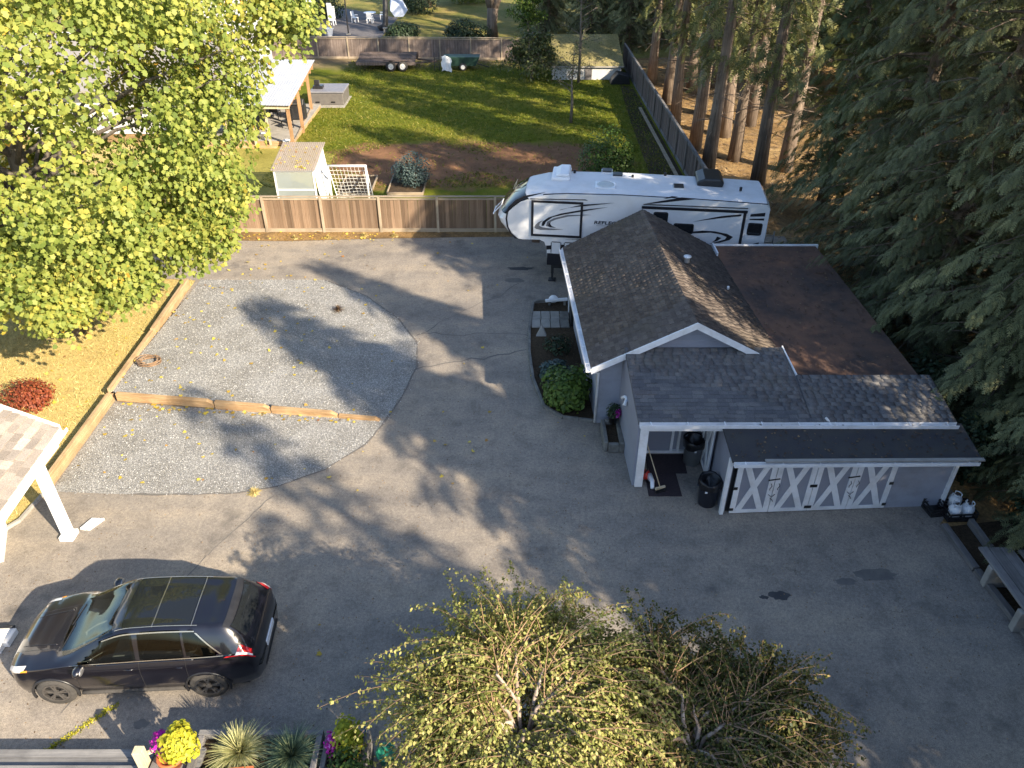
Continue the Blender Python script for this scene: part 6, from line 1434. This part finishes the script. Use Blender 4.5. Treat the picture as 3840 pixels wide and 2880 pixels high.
# ---- big maple at the left
from mathutils import noise as mnoise
def maple():
    t = thing('maple_tree', 'huge yellow-green maple filling the upper left', 'tree', (-15.0, 22.8, -.02))
    C = np.array([-14.6, 22.6, 8.6]); Rd = np.array([7.5, 6.6, 7.2]); cl = []
    tries = 0
    while len(cl) < 1600 and tries < 200000:
        tries += 1
        d = np.array(unit(1)[0]); q = random.uniform(.55, 1.0) ** .6
        p = C + d * Rd * q
        nz = mnoise.noise(Vector(p * .33)) + .5 * mnoise.noise(Vector(p * .9))
        if nz < -.10 + .0 * q: continue
        if p[2] > 13.2 and random.random() < .6: continue
        if p[2] < 2.9 or (p[2] < 4.2 and p[1] < 20.5 and p[0] > -12): continue
        if np.linalg.norm((p - np.array([-8.9, 21.0, 9.1])) / np.array([1.7, 3.4, .8])) < 1: continue      # open window in the crown
        cl.append((p, d))
    lobes = [((-12.4, 18.4, 3.5), (.75, .5, .65)), ((-13.2, 18.9, 4.6), (1.2, .9, .9)), ((-11.2, 19.8, 3.6), (.9, .7, .55)), ((-11.6, 19.6, 4.4), (1.2, .9, .8)), ((-9.5, 21.6, 4.2), (1.1, .9, .8)), ((-16.6, 18.6, 5.2), (1.6, 1.2, 1.2)), ((-9.2, 22.8, 5.2), (1.0, 1.1, 1.0)), ((-6.6, 24.0, 9.9), (.9, 1.1, .9))]
    for c, rr in lobes:
        for _ in range(int(38 * rr[0])):
            d = np.array(unit(1)[0]); cl.append((np.array(c) + d * np.array(rr) * random.uniform(.5, 1), d * .7 + np.array([0, -.3, .4])))
    P_ = []; F_ = []; U_ = []; S_ = []; RN = []
    for p, d in cl:
        nrm = d * .75 + np.array([.15, -.25, .75]); nrm /= np.linalg.norm(nrm); n = random.randint(44, 68); rad = random.uniform(.42, .8); tone = random.gauss(.50, .10)
        if mnoise.noise(Vector(p * .22) + Vector((9, 3, 1))) > .25: tone += .16
        a = rng.random(n) * 6.283; q = rad * np.sqrt(rng.random(n)); e1 = np.cross(nrm, [0, 0, 1.]); e1 /= np.linalg.norm(e1) + 1e-6; e2 = np.cross(nrm, e1)
        off = e1[None] * (q * np.cos(a))[:, None] + e2[None] * (q * np.sin(a))[:, None]
        pos = p[None] + off + nrm[None] * (-.45 * q ** 2 / rad + rng.normal(0, .09, n))[:, None]
        P_.append(pos); F_.append(off * 1.1 + rng.normal(0, .25, (n, 3)) + np.array([0, 0, -.35])); U_.append(np.tile(nrm, (n, 1)) + rng.normal(0, .38, (n, 3))); S_.append(rng.uniform(.10, .175, n)); RN.append(np.clip(tone + rng.normal(0, .12, n), 0, 1))
    P_ = np.concatenate(P_); M = frames(np.concatenate(F_), np.concatenate(U_), np.concatenate(S_))
    me = scatter_mesh('maple_crown', MAP3_V, MAP3_F, M, P_ - np.array([-15.0, 22.8, -.02]), np.concatenate(RN), 'maple_leaf'); link('crown', me, t)
    b = MB(); base = Vector((0, 0, 0)); b.tube([(0, 0, 0), (.1, 0, 1.2), (.05, .1, 2.6), (.1, .2, 5.5), (.3, 0, 9), (.4, 0, 12)], [.46, .38, .34, .26, .17, .07], 12)
    for i in range(70):
        p, d = cl[random.randrange(len(cl))]; e = Vector(p) - Vector((-15.0, 22.8, 0)); z = max(1.6, min(e.z * .62, 9)); s0 = Vector((.1, .1, z)); m1 = s0.lerp(e, .5) + Vector((0, 0, random.uniform(.1, .7)))
        b.tube([s0, s0.lerp(m1, .5) + Vector((0, 0, .1)), m1, m1.lerp(e, .5), e], [.09, .07, .05, .03, .012], 6, cap=False)
    b.build('trunk', 'grey_bark', t, True, world=False, fixn=False)
maple()

# ---- weeping birches at the bottom
def birch(name, label, base, top, spread, n_limb, n_twig, yr, seed, leaf_d=24, far=.45, lmat='birch_leaf'):
    random.seed(seed); t = thing(name, label, 'tree', base, 0, 'weeping birches at the bottom')
    b = MB(); bt = MB(); LP = []; LD = []
    top = Vector(top) - Vector(base)
    b.tube([(0, 0, 0), (top.x * .3, top.y * .3, top.z * .45), (top.x * .8, top.y * .7, top.z * .8), top], [.13, .11, .08, .06], 10)
    for i in range(n_limb):
        a = 2 * math.pi * (i + random.uniform(-.3, .3)) / n_limb; l = spread * random.uniform(.55, 1.15) * (1 + far * max(0, math.sin(a))); pts = [Vector(top) - Vector((0, 0, random.uniform(.2, 1.2)))]
        for k in range(1, 7):
            s = k / 6; pts.append(Vector(top) + Vector((math.cos(a) * l * s + random.uniform(-.1, .1), math.sin(a) * l * s * .85 + random.uniform(-.1, .1), .55 * math.sin(s * 2.6) * l / 2 - .55 * s * s * l / 2 + random.uniform(-.07, .07))))
        b.tube(pts, [.038, .032, .026, .02, .014, .01, .006], 6, cap=False)
        for j in range(n_twig):
            s = random.uniform(.02, 1) * 6; k = min(5, int(s)); p0 = pts[k].lerp(pts[k + 1], s - k); a2 = a + random.uniform(-1.5, 1.5); l2 = random.uniform(.5, 1.25); q = [p0]
            d = Vector((math.cos(a2), math.sin(a2), random.uniform(.1, .9))) * .16
            for m_ in range(1, 8):
                d = d + Vector((random.uniform(-.02, .02), random.uniform(-.02, .02), -.032)); q.append(q[-1] + d * (l2 / .9))
            bt.tube(q, [.009, .008, .007, .006, .005, .004, .004, .003], 3, cap=False)
            for m_ in range(7):
                n_ = int(leaf_d * .14) + (random.random() < leaf_d * .14 % 1)
                for _ in range(n_): LP.append(tuple(q[m_].lerp(q[m_ + 1], random.random()) + Vector((random.gauss(0, .03), random.gauss(0, .03), random.gauss(0, .03))))); LD.append(tuple((q[m_ + 1] - q[m_]).normalized() * .5 + Vector((random.gauss(0, .5), random.gauss(0, .5), -.5))))
    b.build('trunk', 'birch_bark', t, True, world=False, fixn=False); bt.build('twigs', 'twig', t, world=False, fixn=False)
    LP = np.array(LP); n = len(LP); M = frames(np.array(LD), rng.normal(0, .6, (n, 3)) + [0, -.3, .7], rng.uniform(.042, .078, n))
    link('crown', scatter_mesh(name + '_crown', LEAF_V, LEAF_F, M, LP, np.clip(rng.normal(yr, .22, n), 0, 1), lmat), t)
birch('birch_tree', 'sunlit pale green weeping birch at the bottom centre', (.45, 5.2, 0), (.15, 6.05, 3.55), 1.25, 15, 85, .70, 3, 74, .95)
birch('birch_tree', 'wide dark weeping birch with bare reddish twigs at the bottom right', (2.75, 5.2, 0), (2.6, 6.05, 3.05), 1.42, 16, 95, .42, 5, 84, .5, 'dry_birch_leaf')
random.seed(21)

# ---- shrubs
def shrub(name, label, c, r, n, mt, lv=(OVAL_V, OVAL_F), size=(.07, .12), cat='shrub', parent=None, stems=True, yr=.5, group=None, part='foliage', lumps=5, upb=.6):
    t = parent or thing(name, label, cat, (c[0], c[1], c[2]), 0, group)
    lc = [np.array([0, 0, r[2] * .55])] + [np.array([random.uniform(-.5, .5) * r[0], random.uniform(-.5, .5) * r[1], random.uniform(.4, .75) * r[2]]) for _ in range(lumps)]
    per = n // len(lc); P_ = []; U_ = []
    for k, q in enumerate(lc):
        d = unit(per); rad = np.array(r) * (.62 if k else .85) * (.6 + .4 * rng.random((per, 1)) ** .5); p = q + d * rad; P_.append(p); U_.append(d + [0, 0, upb])
    P_ = np.concatenate(P_); U_ = np.concatenate(U_); ok = P_[:, 2] > .03; P_ = P_[ok]; U_ = U_[ok]; n = len(P_)
    f = np.cross(U_, unit(n)) + [0, 0, -.2]; M = frames(f, U_ + rng.normal(0, .3, (n, 3)), rng.uniform(*size, n))
    off = np.array([0, 0, 0]) if parent is None else np.array(c) - np.array(parent.location)
    link(part, scatter_mesh(part, lv[0], lv[1], M, P_ + off, np.clip(rng.normal(yr, .2, n), 0, 1), mt), t)
    if stems:
        b = MB()
        for _ in range(7): a = random.uniform(0, 6.28); b.tube([(off[0], off[1], off[2]), (off[0] + r[0] * .3 * math.cos(a), off[1] + r[1] * .3 * math.sin(a), off[2] + r[2] * .5), (off[0] + r[0] * .6 * math.cos(a), off[1] + r[1] * .6 * math.sin(a), off[2] + r[2] * .95)], [.02, .014, .006], 5, cap=False)
        b.build('stems', 'twig', t, world=False, fixn=False)
    return t
shrub('hydrangea', 'round green hydrangea bush at the barn corner', (1.62, 18.75, .02), (.8, .8, .85), 2400, 'shrub_leaf', size=(.09, .19), yr=.5, lumps=11)
shrub('hosta', 'blue-grey leafy plant behind the hydrangea', (1.2, 20.0, .02), (.55, .42, .45), 420, 'blue_leaf', size=(.14, .24))
shrub('small_shrub', 'low dark weedy shrub between the slabs and the blue-grey plant', (1.5, 21.6, .02), (.6, .6, .3), 500, 'dark_leaf', size=(.06, .12))
shrub('red_shrub', 'rust-red low shrub on the dry lawn behind the carport', (-14.5, 18.6, -.01), (.95, .7, .6), 3000, 'red_leaf', LEAF_V and (LEAF_V, LEAF_F), (.05, .1))
shrub('garden_shrub', 'blue-green bushy shrub growing in the raised bed', (-4.75, 36.6, .15), (.85, .75, 1.15), 3000, 'blue_leaf', (LEAF_V, LEAF_F), (.06, .12))
shrub('garden_shrub', 'thin grey-green herb clump left in the raised bed', (-5.5, 36.9, .15), (.4, .5, .7), 500, 'blue_leaf', (LEAF_V, LEAF_F), (.06, .12))
shrub('lawn_shrub', 'green shrub on the lawn just behind the trailer roof', (4.7, 37.6, 0), (1.7, 1.2, 2.0), 4200, 'shrub_leaf', (LEAF_V, LEAF_F), (.08, .16), yr=.35)
for x, y, r, lb in ((-17.9, 72.8, (1.2, 1.0, 2.2), 'dark climbing shrub against the neighbour house corner'), (-19.5, 73.8, (.9, .8, 1.6), 'dark shrub under the neighbour house window'), (-9.6, 72.4, (1.7, 1.2, 1.1), 'low dark bush right behind the far fence'), (-3.9, 70.8, (2.2, 1.3, 1.5), 'dark bush left of the big forked tree'), (-18.3, 83, (2.0, 1.5, 1.6), 'dark hedge lump behind the closed parasol'), (-9.0, 86.0, (2.2, 2.0, 2.6), 'dense dark bush behind the hanging seat'), (-4.5, 92, (3, 2, 1.6), 'yellow-green bush at the top edge of the neighbour lawn')):
    shrub('far_bush', lb, (x, y, 0), r, 2600, 'shrub_leaf' if 'yellow' in lb else 'dark_leaf', (LEAF_V, LEAF_F), (.12, .26), 'bush', yr=.9 if 'yellow' in lb else .5)
# hedge-like undergrowth below the right-hand cedars
for i, (x, y, r) in enumerate(((12.1, 15.6, (.8, 1.0, 1.5)), (12.6, 12.9, (.8, 1.1, 1.2)), (12.9, 11.0, (.8, 1.1, 1.0)), (11.9, 18.4, (.7, 1.3, 1.5)))):
    shrub('undergrowth_bush', ('leafy dark bush beside the shed end wall', 'dark bush behind the propane tanks', 'dark bush behind the plank bench', 'dark bush beside the needle-covered flat roof')[i], (x, y, 0), r, 2200, 'dark_leaf', (LEAF_V, LEAF_F), (.08, .16), 'bush', yr=.55)
# potted plants and the planter contents
shrub('', '', (2.82, 17.25, .56), (.24, .24, .3), 300, 'dark_leaf', size=(.06, .1), parent=fp, stems=False)
shrub('', '', (2.92, 17.12, .62), (.13, .1, .2), 110, 'magenta_petal', size=(.05, .08), parent=fp, stems=False, part='flowers', lumps=2)
shrub('', '', (-5.55, 7.22, 1.0), (.33, .36, .52), 1200, 'lime_leaf', size=(.06, .11), parent=yp, stems=False)
shrub('', '', (-5.95, 7.3, .98), (.16, .2, .3), 260, 'magenta_petal', size=(.05, .09), parent=yp, stems=False, part='flowers', lumps=3)
shrub('lime_shrub', 'lime-green shrub in the square planter', (-2.76, 7.45, .68), (.3, .3, .62), 900, 'lime_leaf', size=(.06, .1), yr=.25)
shrub('petunia', 'magenta petunia clump in the square planter', (-3.02, 7.4, .68), (.2, .26, .4), 220, 'magenta_petal', size=(.05, .09), stems=True, cat='flowers')
shrub('potted_conifer', 'dark green ferny plant at the front of the square planter', (-2.7, 7.0, .5), (.45, .4, .62), 1600, 'shrub_leaf', (LEAF_V, LEAF_F), (.05, .09), yr=.25)
def blades(name, label, c, n, L, mt, cat='ornamental grass', spread=.1, group=None, arch=.55):
    t = thing(name, label, cat, c, 0, group); K = 6; a = rng.random(n) * 6.283; el = rng.uniform(.12, 1.35, n); ln = rng.uniform(.6, 1.1, n) * L
    V = np.zeros((n, K + 1, 2, 3)); 
    h0 = np.stack([np.cos(a), np.sin(a)], 1); sd = np.stack([-np.sin(a), np.cos(a), np.zeros(n)], 1)
    for k in range(K + 1):
        s = k / K; hor = np.sin(el) * ln * s * (1 + .25 * s); ver = np.cos(el) * ln * s - arch * np.sin(el) * ln * s * s
        cpt = np.zeros((n, 3)); cpt[:, :2] = h0 * (hor + spread * rng.random(n) * (k == 0))[:, None]; cpt[:, 2] = ver; w = .011 * (1 - .85 * s)
        V[:, k, 0] = cpt - sd * w; V[:, k, 1] = cpt + sd * w
    V = V.reshape(-1, 3); st = np.arange(n)[:, None] * (K + 1) * 2; q = np.array([[2 * k, 2 * k + 1, 2 * k + 3, 2 * k + 2] for k in range(K)])
    loops = (st[:, :, None] + q[None]).reshape(-1); nf = n * K; rn = np.clip(np.repeat(rng.normal(.62, .25, n), K) , 0, 1)
    link('blades', fastmesh('blades', V, loops, np.arange(nf) * 4, np.full(nf, 4), mt, rn), t); return t
blades('ornamental_grass', 'straw-coloured spiky grass in the long planter', (-4.7, 7.38, .66), 900, .62, 'straw_blade')
blades('ornamental_grass', 'green spiky grass in the long planter beside the straw-coloured one', (-3.78, 7.32, .66), 900, .62, 'green_blade')
b = blades('weed_tuft', '', (-6.2, 24.2, .02), 160, .3, 'dead_twig'); 
for ch in list(b.children): ch.parent = bh
bpy.data.objects.remove(b)
for i, (x, y) in enumerate(((-6.6, 14.72), (-5.0, 30.7), (-7.8, 30.55), (-9.2, 30.5), (-6.3, 30.75))):
    blades('grass_tuft', ('yellowish grass tuft on the near edge of the gravel pad', 'dry grass tuft nearest the trailer at the foot of the board fence', 'third dry grass tuft from the trailer at the board fence foot', 'leftmost dry grass tuft at the foot of the board fence', 'second dry grass tuft from the trailer at the board fence foot')[i], (x, y, .0), 140, .2, 'dry_blade', 'grass', .25, 'grass tufts')
# ---- small bare tree, slim tree, willow and the forked tree
def bare_tree(name, label, base, h, r, n, leaf_mt, n_leaf, tr, forks=3, drop=.0, z0=.35, lsize=(.08, .16), gap=.0):
    t = thing(name, label, 'tree', base, 0); b = MB(); tips = []
    b.tube([(0, 0, 0), (.03, 0, h * .3), (-.04, .03, h * .6), (.02, 0, h)], [tr, tr * .8, tr * .5, .012], 8)
    for i in range(n):
        z = h * (z0 + (1 - z0) * (i + random.random()) / n); a = random.uniform(0, 6.28); l = r * (1.15 - .75 * z / h) * random.uniform(.6, 1.1); p = [Vector((0, 0, z))]
        for k in range(1, 5): s = k / 4; p.append(Vector((math.cos(a) * l * s, math.sin(a) * l * s, z + l * (.55 * s - drop * s * s))) + Vector((random.uniform(-.08, .08), random.uniform(-.08, .08), random.uniform(-.05, .05))) * s)
        b.tube(p, [tr * .35, tr * .25, tr * .18, tr * .12, .005], 4, cap=False); tips += p[2:]
        for j in range(5):
            q = p[random.randint(1, 3)]; a2 = a + random.uniform(-1.2, 1.2); e = q + Vector((math.cos(a2), math.sin(a2), random.uniform(-.2, .5) - drop)) * l * .35; b.tube([q, q.lerp(e, .5) + Vector((0, 0, .03)), e], [.012, .009, .004], 3, cap=False); tips += [e, q.lerp(e, .6)]
    b.build('trunk', 'grey_bark', t, True, world=False, fixn=False)
    if n_leaf:
        tp = np.array([tuple(x) for x in tips]); P_ = tp[rng.integers(0, len(tp), n_leaf)] + rng.normal(0, .16 + .02 * r, (n_leaf, 3)); M = frames(unit(n_leaf) + [0, 0, -.5], unit(n_leaf) + [0, 0, .6], rng.uniform(*lsize, n_leaf))
        link('crown', scatter_mesh('crown', LEAF_V, LEAF_F, M, P_, np.clip(rng.normal(.45, .22, n_leaf), 0, 1), leaf_mt), t)
    return t
bare_tree('young_tree', 'small nearly bare young tree standing on the lawn', (3.55, 47.4, 0), 3.9, 1.7, 16, 'fir_leaf', 900, .10, z0=.45, lsize=(.05, .1))
bare_tree('slim_tree', 'tall slim leafless tree before the mossy shed', (4.7, 57.2, 0), 8.5, 1.7, 22, 'fir_leaf', 700, .11, z0=.2, lsize=(.08, .15))
bare_tree('willow_tree', 'drooping dark green tree left of the mossy shed', (1.4, 58.2, 0), 3.1, 2.6, 30, 'fir_leaf', 3400, .12, drop=.8, z0=.35, lsize=(.12, .28))
bare_tree('young_tree', 'leafy pale green sapling right of the forked tree', (1.3, 69.5, 0), 4.2, 1.8, 18, 'shrub_leaf', 3000, .08, lsize=(.12, .24))
fk = thing('forked_tree', 'thick brown forked trunk beyond the far fence', 'tree', (-1.7, 73.2, 0)); b = MB()
b.tube([(0, 0, 0), (-.05, 0, 1.2), (.05, 0, 2.4)], [.55, .44, .5], 14); b.tube([(0, 0, 2.2), (-.4, 0, 3.6), (-.55, 0, 6.5), (-.4, 0, 11)], [.4, .36, .3, .1], 12); b.tube([(.1, 0, 2.2), (.6, .1, 3.2), (1.5, .2, 4.3), (2.8, .3, 6.5), (3.4, 0, 10)], [.34, .28, .24, .2, .06], 12); b.tube([(-.5, 0, 4.6), (-2, .5, 6.5), (-3.5, 0, 8.5)], [.18, .14, .05], 8)
b.build('trunk', 'bark', fk, True, world=False, fixn=False)
cc = np.array([[0, 0, 11], [3.4, 0, 9.8], [-3.2, .4, 9.2], [1.5, -1, 12.5], [-1.5, 1, 12]]); n = 9000; P_ = cc[rng.integers(0, 5, n)] + unit(n) * rng.random((n, 1)) ** .5 * np.array([2.4, 2.4, 1.7]); M = frames(unit(n), unit(n) + [0, 0, .7], rng.uniform(.15, .3, n)); link('crown', scatter_mesh('crown', LEAF_V, LEAF_F, M, P_, np.clip(rng.normal(.5, .2, n), 0, 1), 'maple_leaf'), fk)
ds = thing('dark_stem_tree', 'dark tree stem leaning beside the hanging seat', 'tree', (-11.7, 76.8, 0)); b = MB(); b.tube([(-.3, 0, 0), (.1, 0, .4), (.2, .3, 1.6), (.25, .6, 3.2), (.3, 1, 6), (.2, 1, 9)], [.5, .28, .24, .22, .18, .08], 10); b.build('trunk', 'black_metal', ds, True, world=False, fixn=False)
n = 3500; P_ = np.array([.2, 1, 9]) + unit(n) * rng.random((n, 1)) ** .5 * np.array([2.6, 2.6, 1.6]); link('crown', scatter_mesh('crown', LEAF_V, LEAF_F, frames(unit(n), unit(n) + [0, 0, .7], rng.uniform(.15, .3, n)), P_, rng.random(n), 'dark_leaf'), ds)

# ---- litter: fallen leaves, dry grass blades, twigs on roofs
def litter(name, pts, size, mt, label, cat, tmpl=(MAPLE_V, MAPLE_F), tilt=.25):
    pts = np.array(pts); n = len(pts); up = np.tile([0, 0, 1.], (n, 1)) + rng.normal(0, tilt, (n, 3)); M = frames(unit(n) * [1, 1, .1], up, rng.uniform(*size, n)); M[:, :, 2] *= -1
    o = stuff(link(name, scatter_mesh(name, tmpl[0], tmpl[1], M, pts, rng.random(n), mt))); o['label'] = label; o['category'] = cat
pl = []
while len(pl) < 210:
    x = -12 + abs(random.gauss(0, 4.2)); y = random.gauss(22, 5)
    if y < 14.8 or y > 30.9 or x > 2: continue
    z = gz(x, y) + .02 if (y > wall_y(x) and y < 26.6 and x < upper_right(y)) else .03
    pl.append((x, y, z))
for _ in range(110): x = random.uniform(-13.5, -5); pl.append((x, 30.6 + random.gauss(0, .28), .03))
for _ in range(60): pl.append((random.uniform(-11.5, 4), random.uniform(9, 31), .02))
for _ in range(60): x = random.uniform(-11.5, -4.5); pl.append((x, wall_y(x) - .1 - abs(random.gauss(0, .12)), .03))
for _ in range(70): y = random.uniform(gy0, gy1); pl.append((random.uniform(gx0, gx1), y, 2.02 + (y - gy0) * .165))
for _ in range(120): pl.append((random.uniform(-16, -12.1), random.uniform(14, 26), .03))
litter('fallen_leaves', pl, (.06, .14), 'fallen_leaf', 'yellow maple leaves scattered over gravel and drive', 'leaves')
pl = []
while len(pl) < 26000:
    x = random.uniform(-17.5, -12.1); y = random.uniform(12.2, 29)
    if x > -12.0 - .0: continue
    if inside(x, y, DRIVE): continue
    pl.append((x, y, -.008))
pl = np.array(pl); n = len(pl); M = frames(unit(n) * [.8, .8, .2] + [0, 0, .55], unit(n), rng.uniform(.05, .13, n)); o = stuff(link('dry_grass_blades', scatter_mesh('dry_grass_blades', [(-.09, 0, 0), (.09, 0, 0), (0, 1, 0)], [(0, 1, 2)], M, pl, rng.random(n), 'dry_blade'))); o['label'] = 'short dry yellow grass around the maple'; o['category'] = 'grass'
pl = []
for _ in range(700): x = random.uniform(7.3, 10.6); y = random.uniform(16.6, 24.9); pl.append((x, y, 2.17))
for _ in range(260): x = random.uniform(5.2, 10.9); y = random.uniform(13.9, 14.9); pl.append((x, y, 1.85 + (y - 13.85) * .18 + .01))
litter('roof_needles', pl, (.03, .09), 'dead_twig', 'brown needles and twigs lying on the flat roofs', 'needles', (LEAF_V, LEAF_F), .12)

# moss and weeds in the joint of the drive near the deck
pl = [(-8.55 + .95 * t + random.gauss(0, .035), 7.75 + 1.0 * t + random.gauss(0, .03), .008) for t in np.random.default_rng(3).random(700)]
pl = np.array(pl); n = len(pl); M = frames(unit(n) * [.8, .8, .2] + [0, 0, .6], unit(n), rng.uniform(.02, .06, n)); o = stuff(link('joint_weeds', scatter_mesh('joint_weeds', [(-.25, 0, 0), (.25, 0, 0), (0, 1, 0)], [(0, 1, 2)], M, pl, rng.random(n), 'lime_leaf'))); o['label'] = 'thin line of yellow moss in the joint beside the car'; o['category'] = 'moss'
# grit, needles and small debris blown about on the drive
pl = []
while len(pl) < 5200:
    x = random.uniform(-11.5, 11); y = random.uniform(7.8, 30.6)
    if not inside(x, y, DRIVE) or inside(x, y, GL) or (y > 17.8 and y < 26.6 and x < upper_right(y)): continue
    if mnoise.noise(Vector((x * .5, y * .5, 3))) < random.uniform(-.5, .5): continue
    pl.append((x, y, .012))
litter('drive_debris', pl, (.012, .05), 'floor_twig', 'small twigs and grit scattered over the asphalt drive', 'litter', (LEAF_V, LEAF_F), .1)
# lawn blades and forest-floor twigs, too many to count
pl = []
while len(pl) < 60000:
    x = random.uniform(-12.5, 8.4); y = random.uniform(36.5, 64)
    if abs(y - 40.2) < 2.6 + 1.2 * math.sin(x * .9) and -9 < x < 4 and random.random() < .9: continue
    pl.append((x, y, -.008))
pl = np.array(pl); n = len(pl); M = frames(unit(n) * [.9, .9, .2] + [0, 0, .5], unit(n), rng.uniform(.08, .2, n)); o = stuff(link('lawn_grass', scatter_mesh('lawn_grass', [(-.12, 0, 0), (.12, 0, 0), (0, 1, 0)], [(0, 1, 2)], M, pl, rng.random(n), 'lawn_blade'))); o['label'] = 'mown green grass of the lawn behind the fence'; o['category'] = 'grass'
pl = [(random.uniform(9, 20), random.uniform(30, 66), -.01) for _ in range(9000)]
litter('forest_litter', pl, (.15, .55), 'floor_twig', 'fallen needles and twigs under the firs behind the fence', 'litter', (kite(0, 0, 0, 1, .07, 0, 0), LEAF_F), .2)
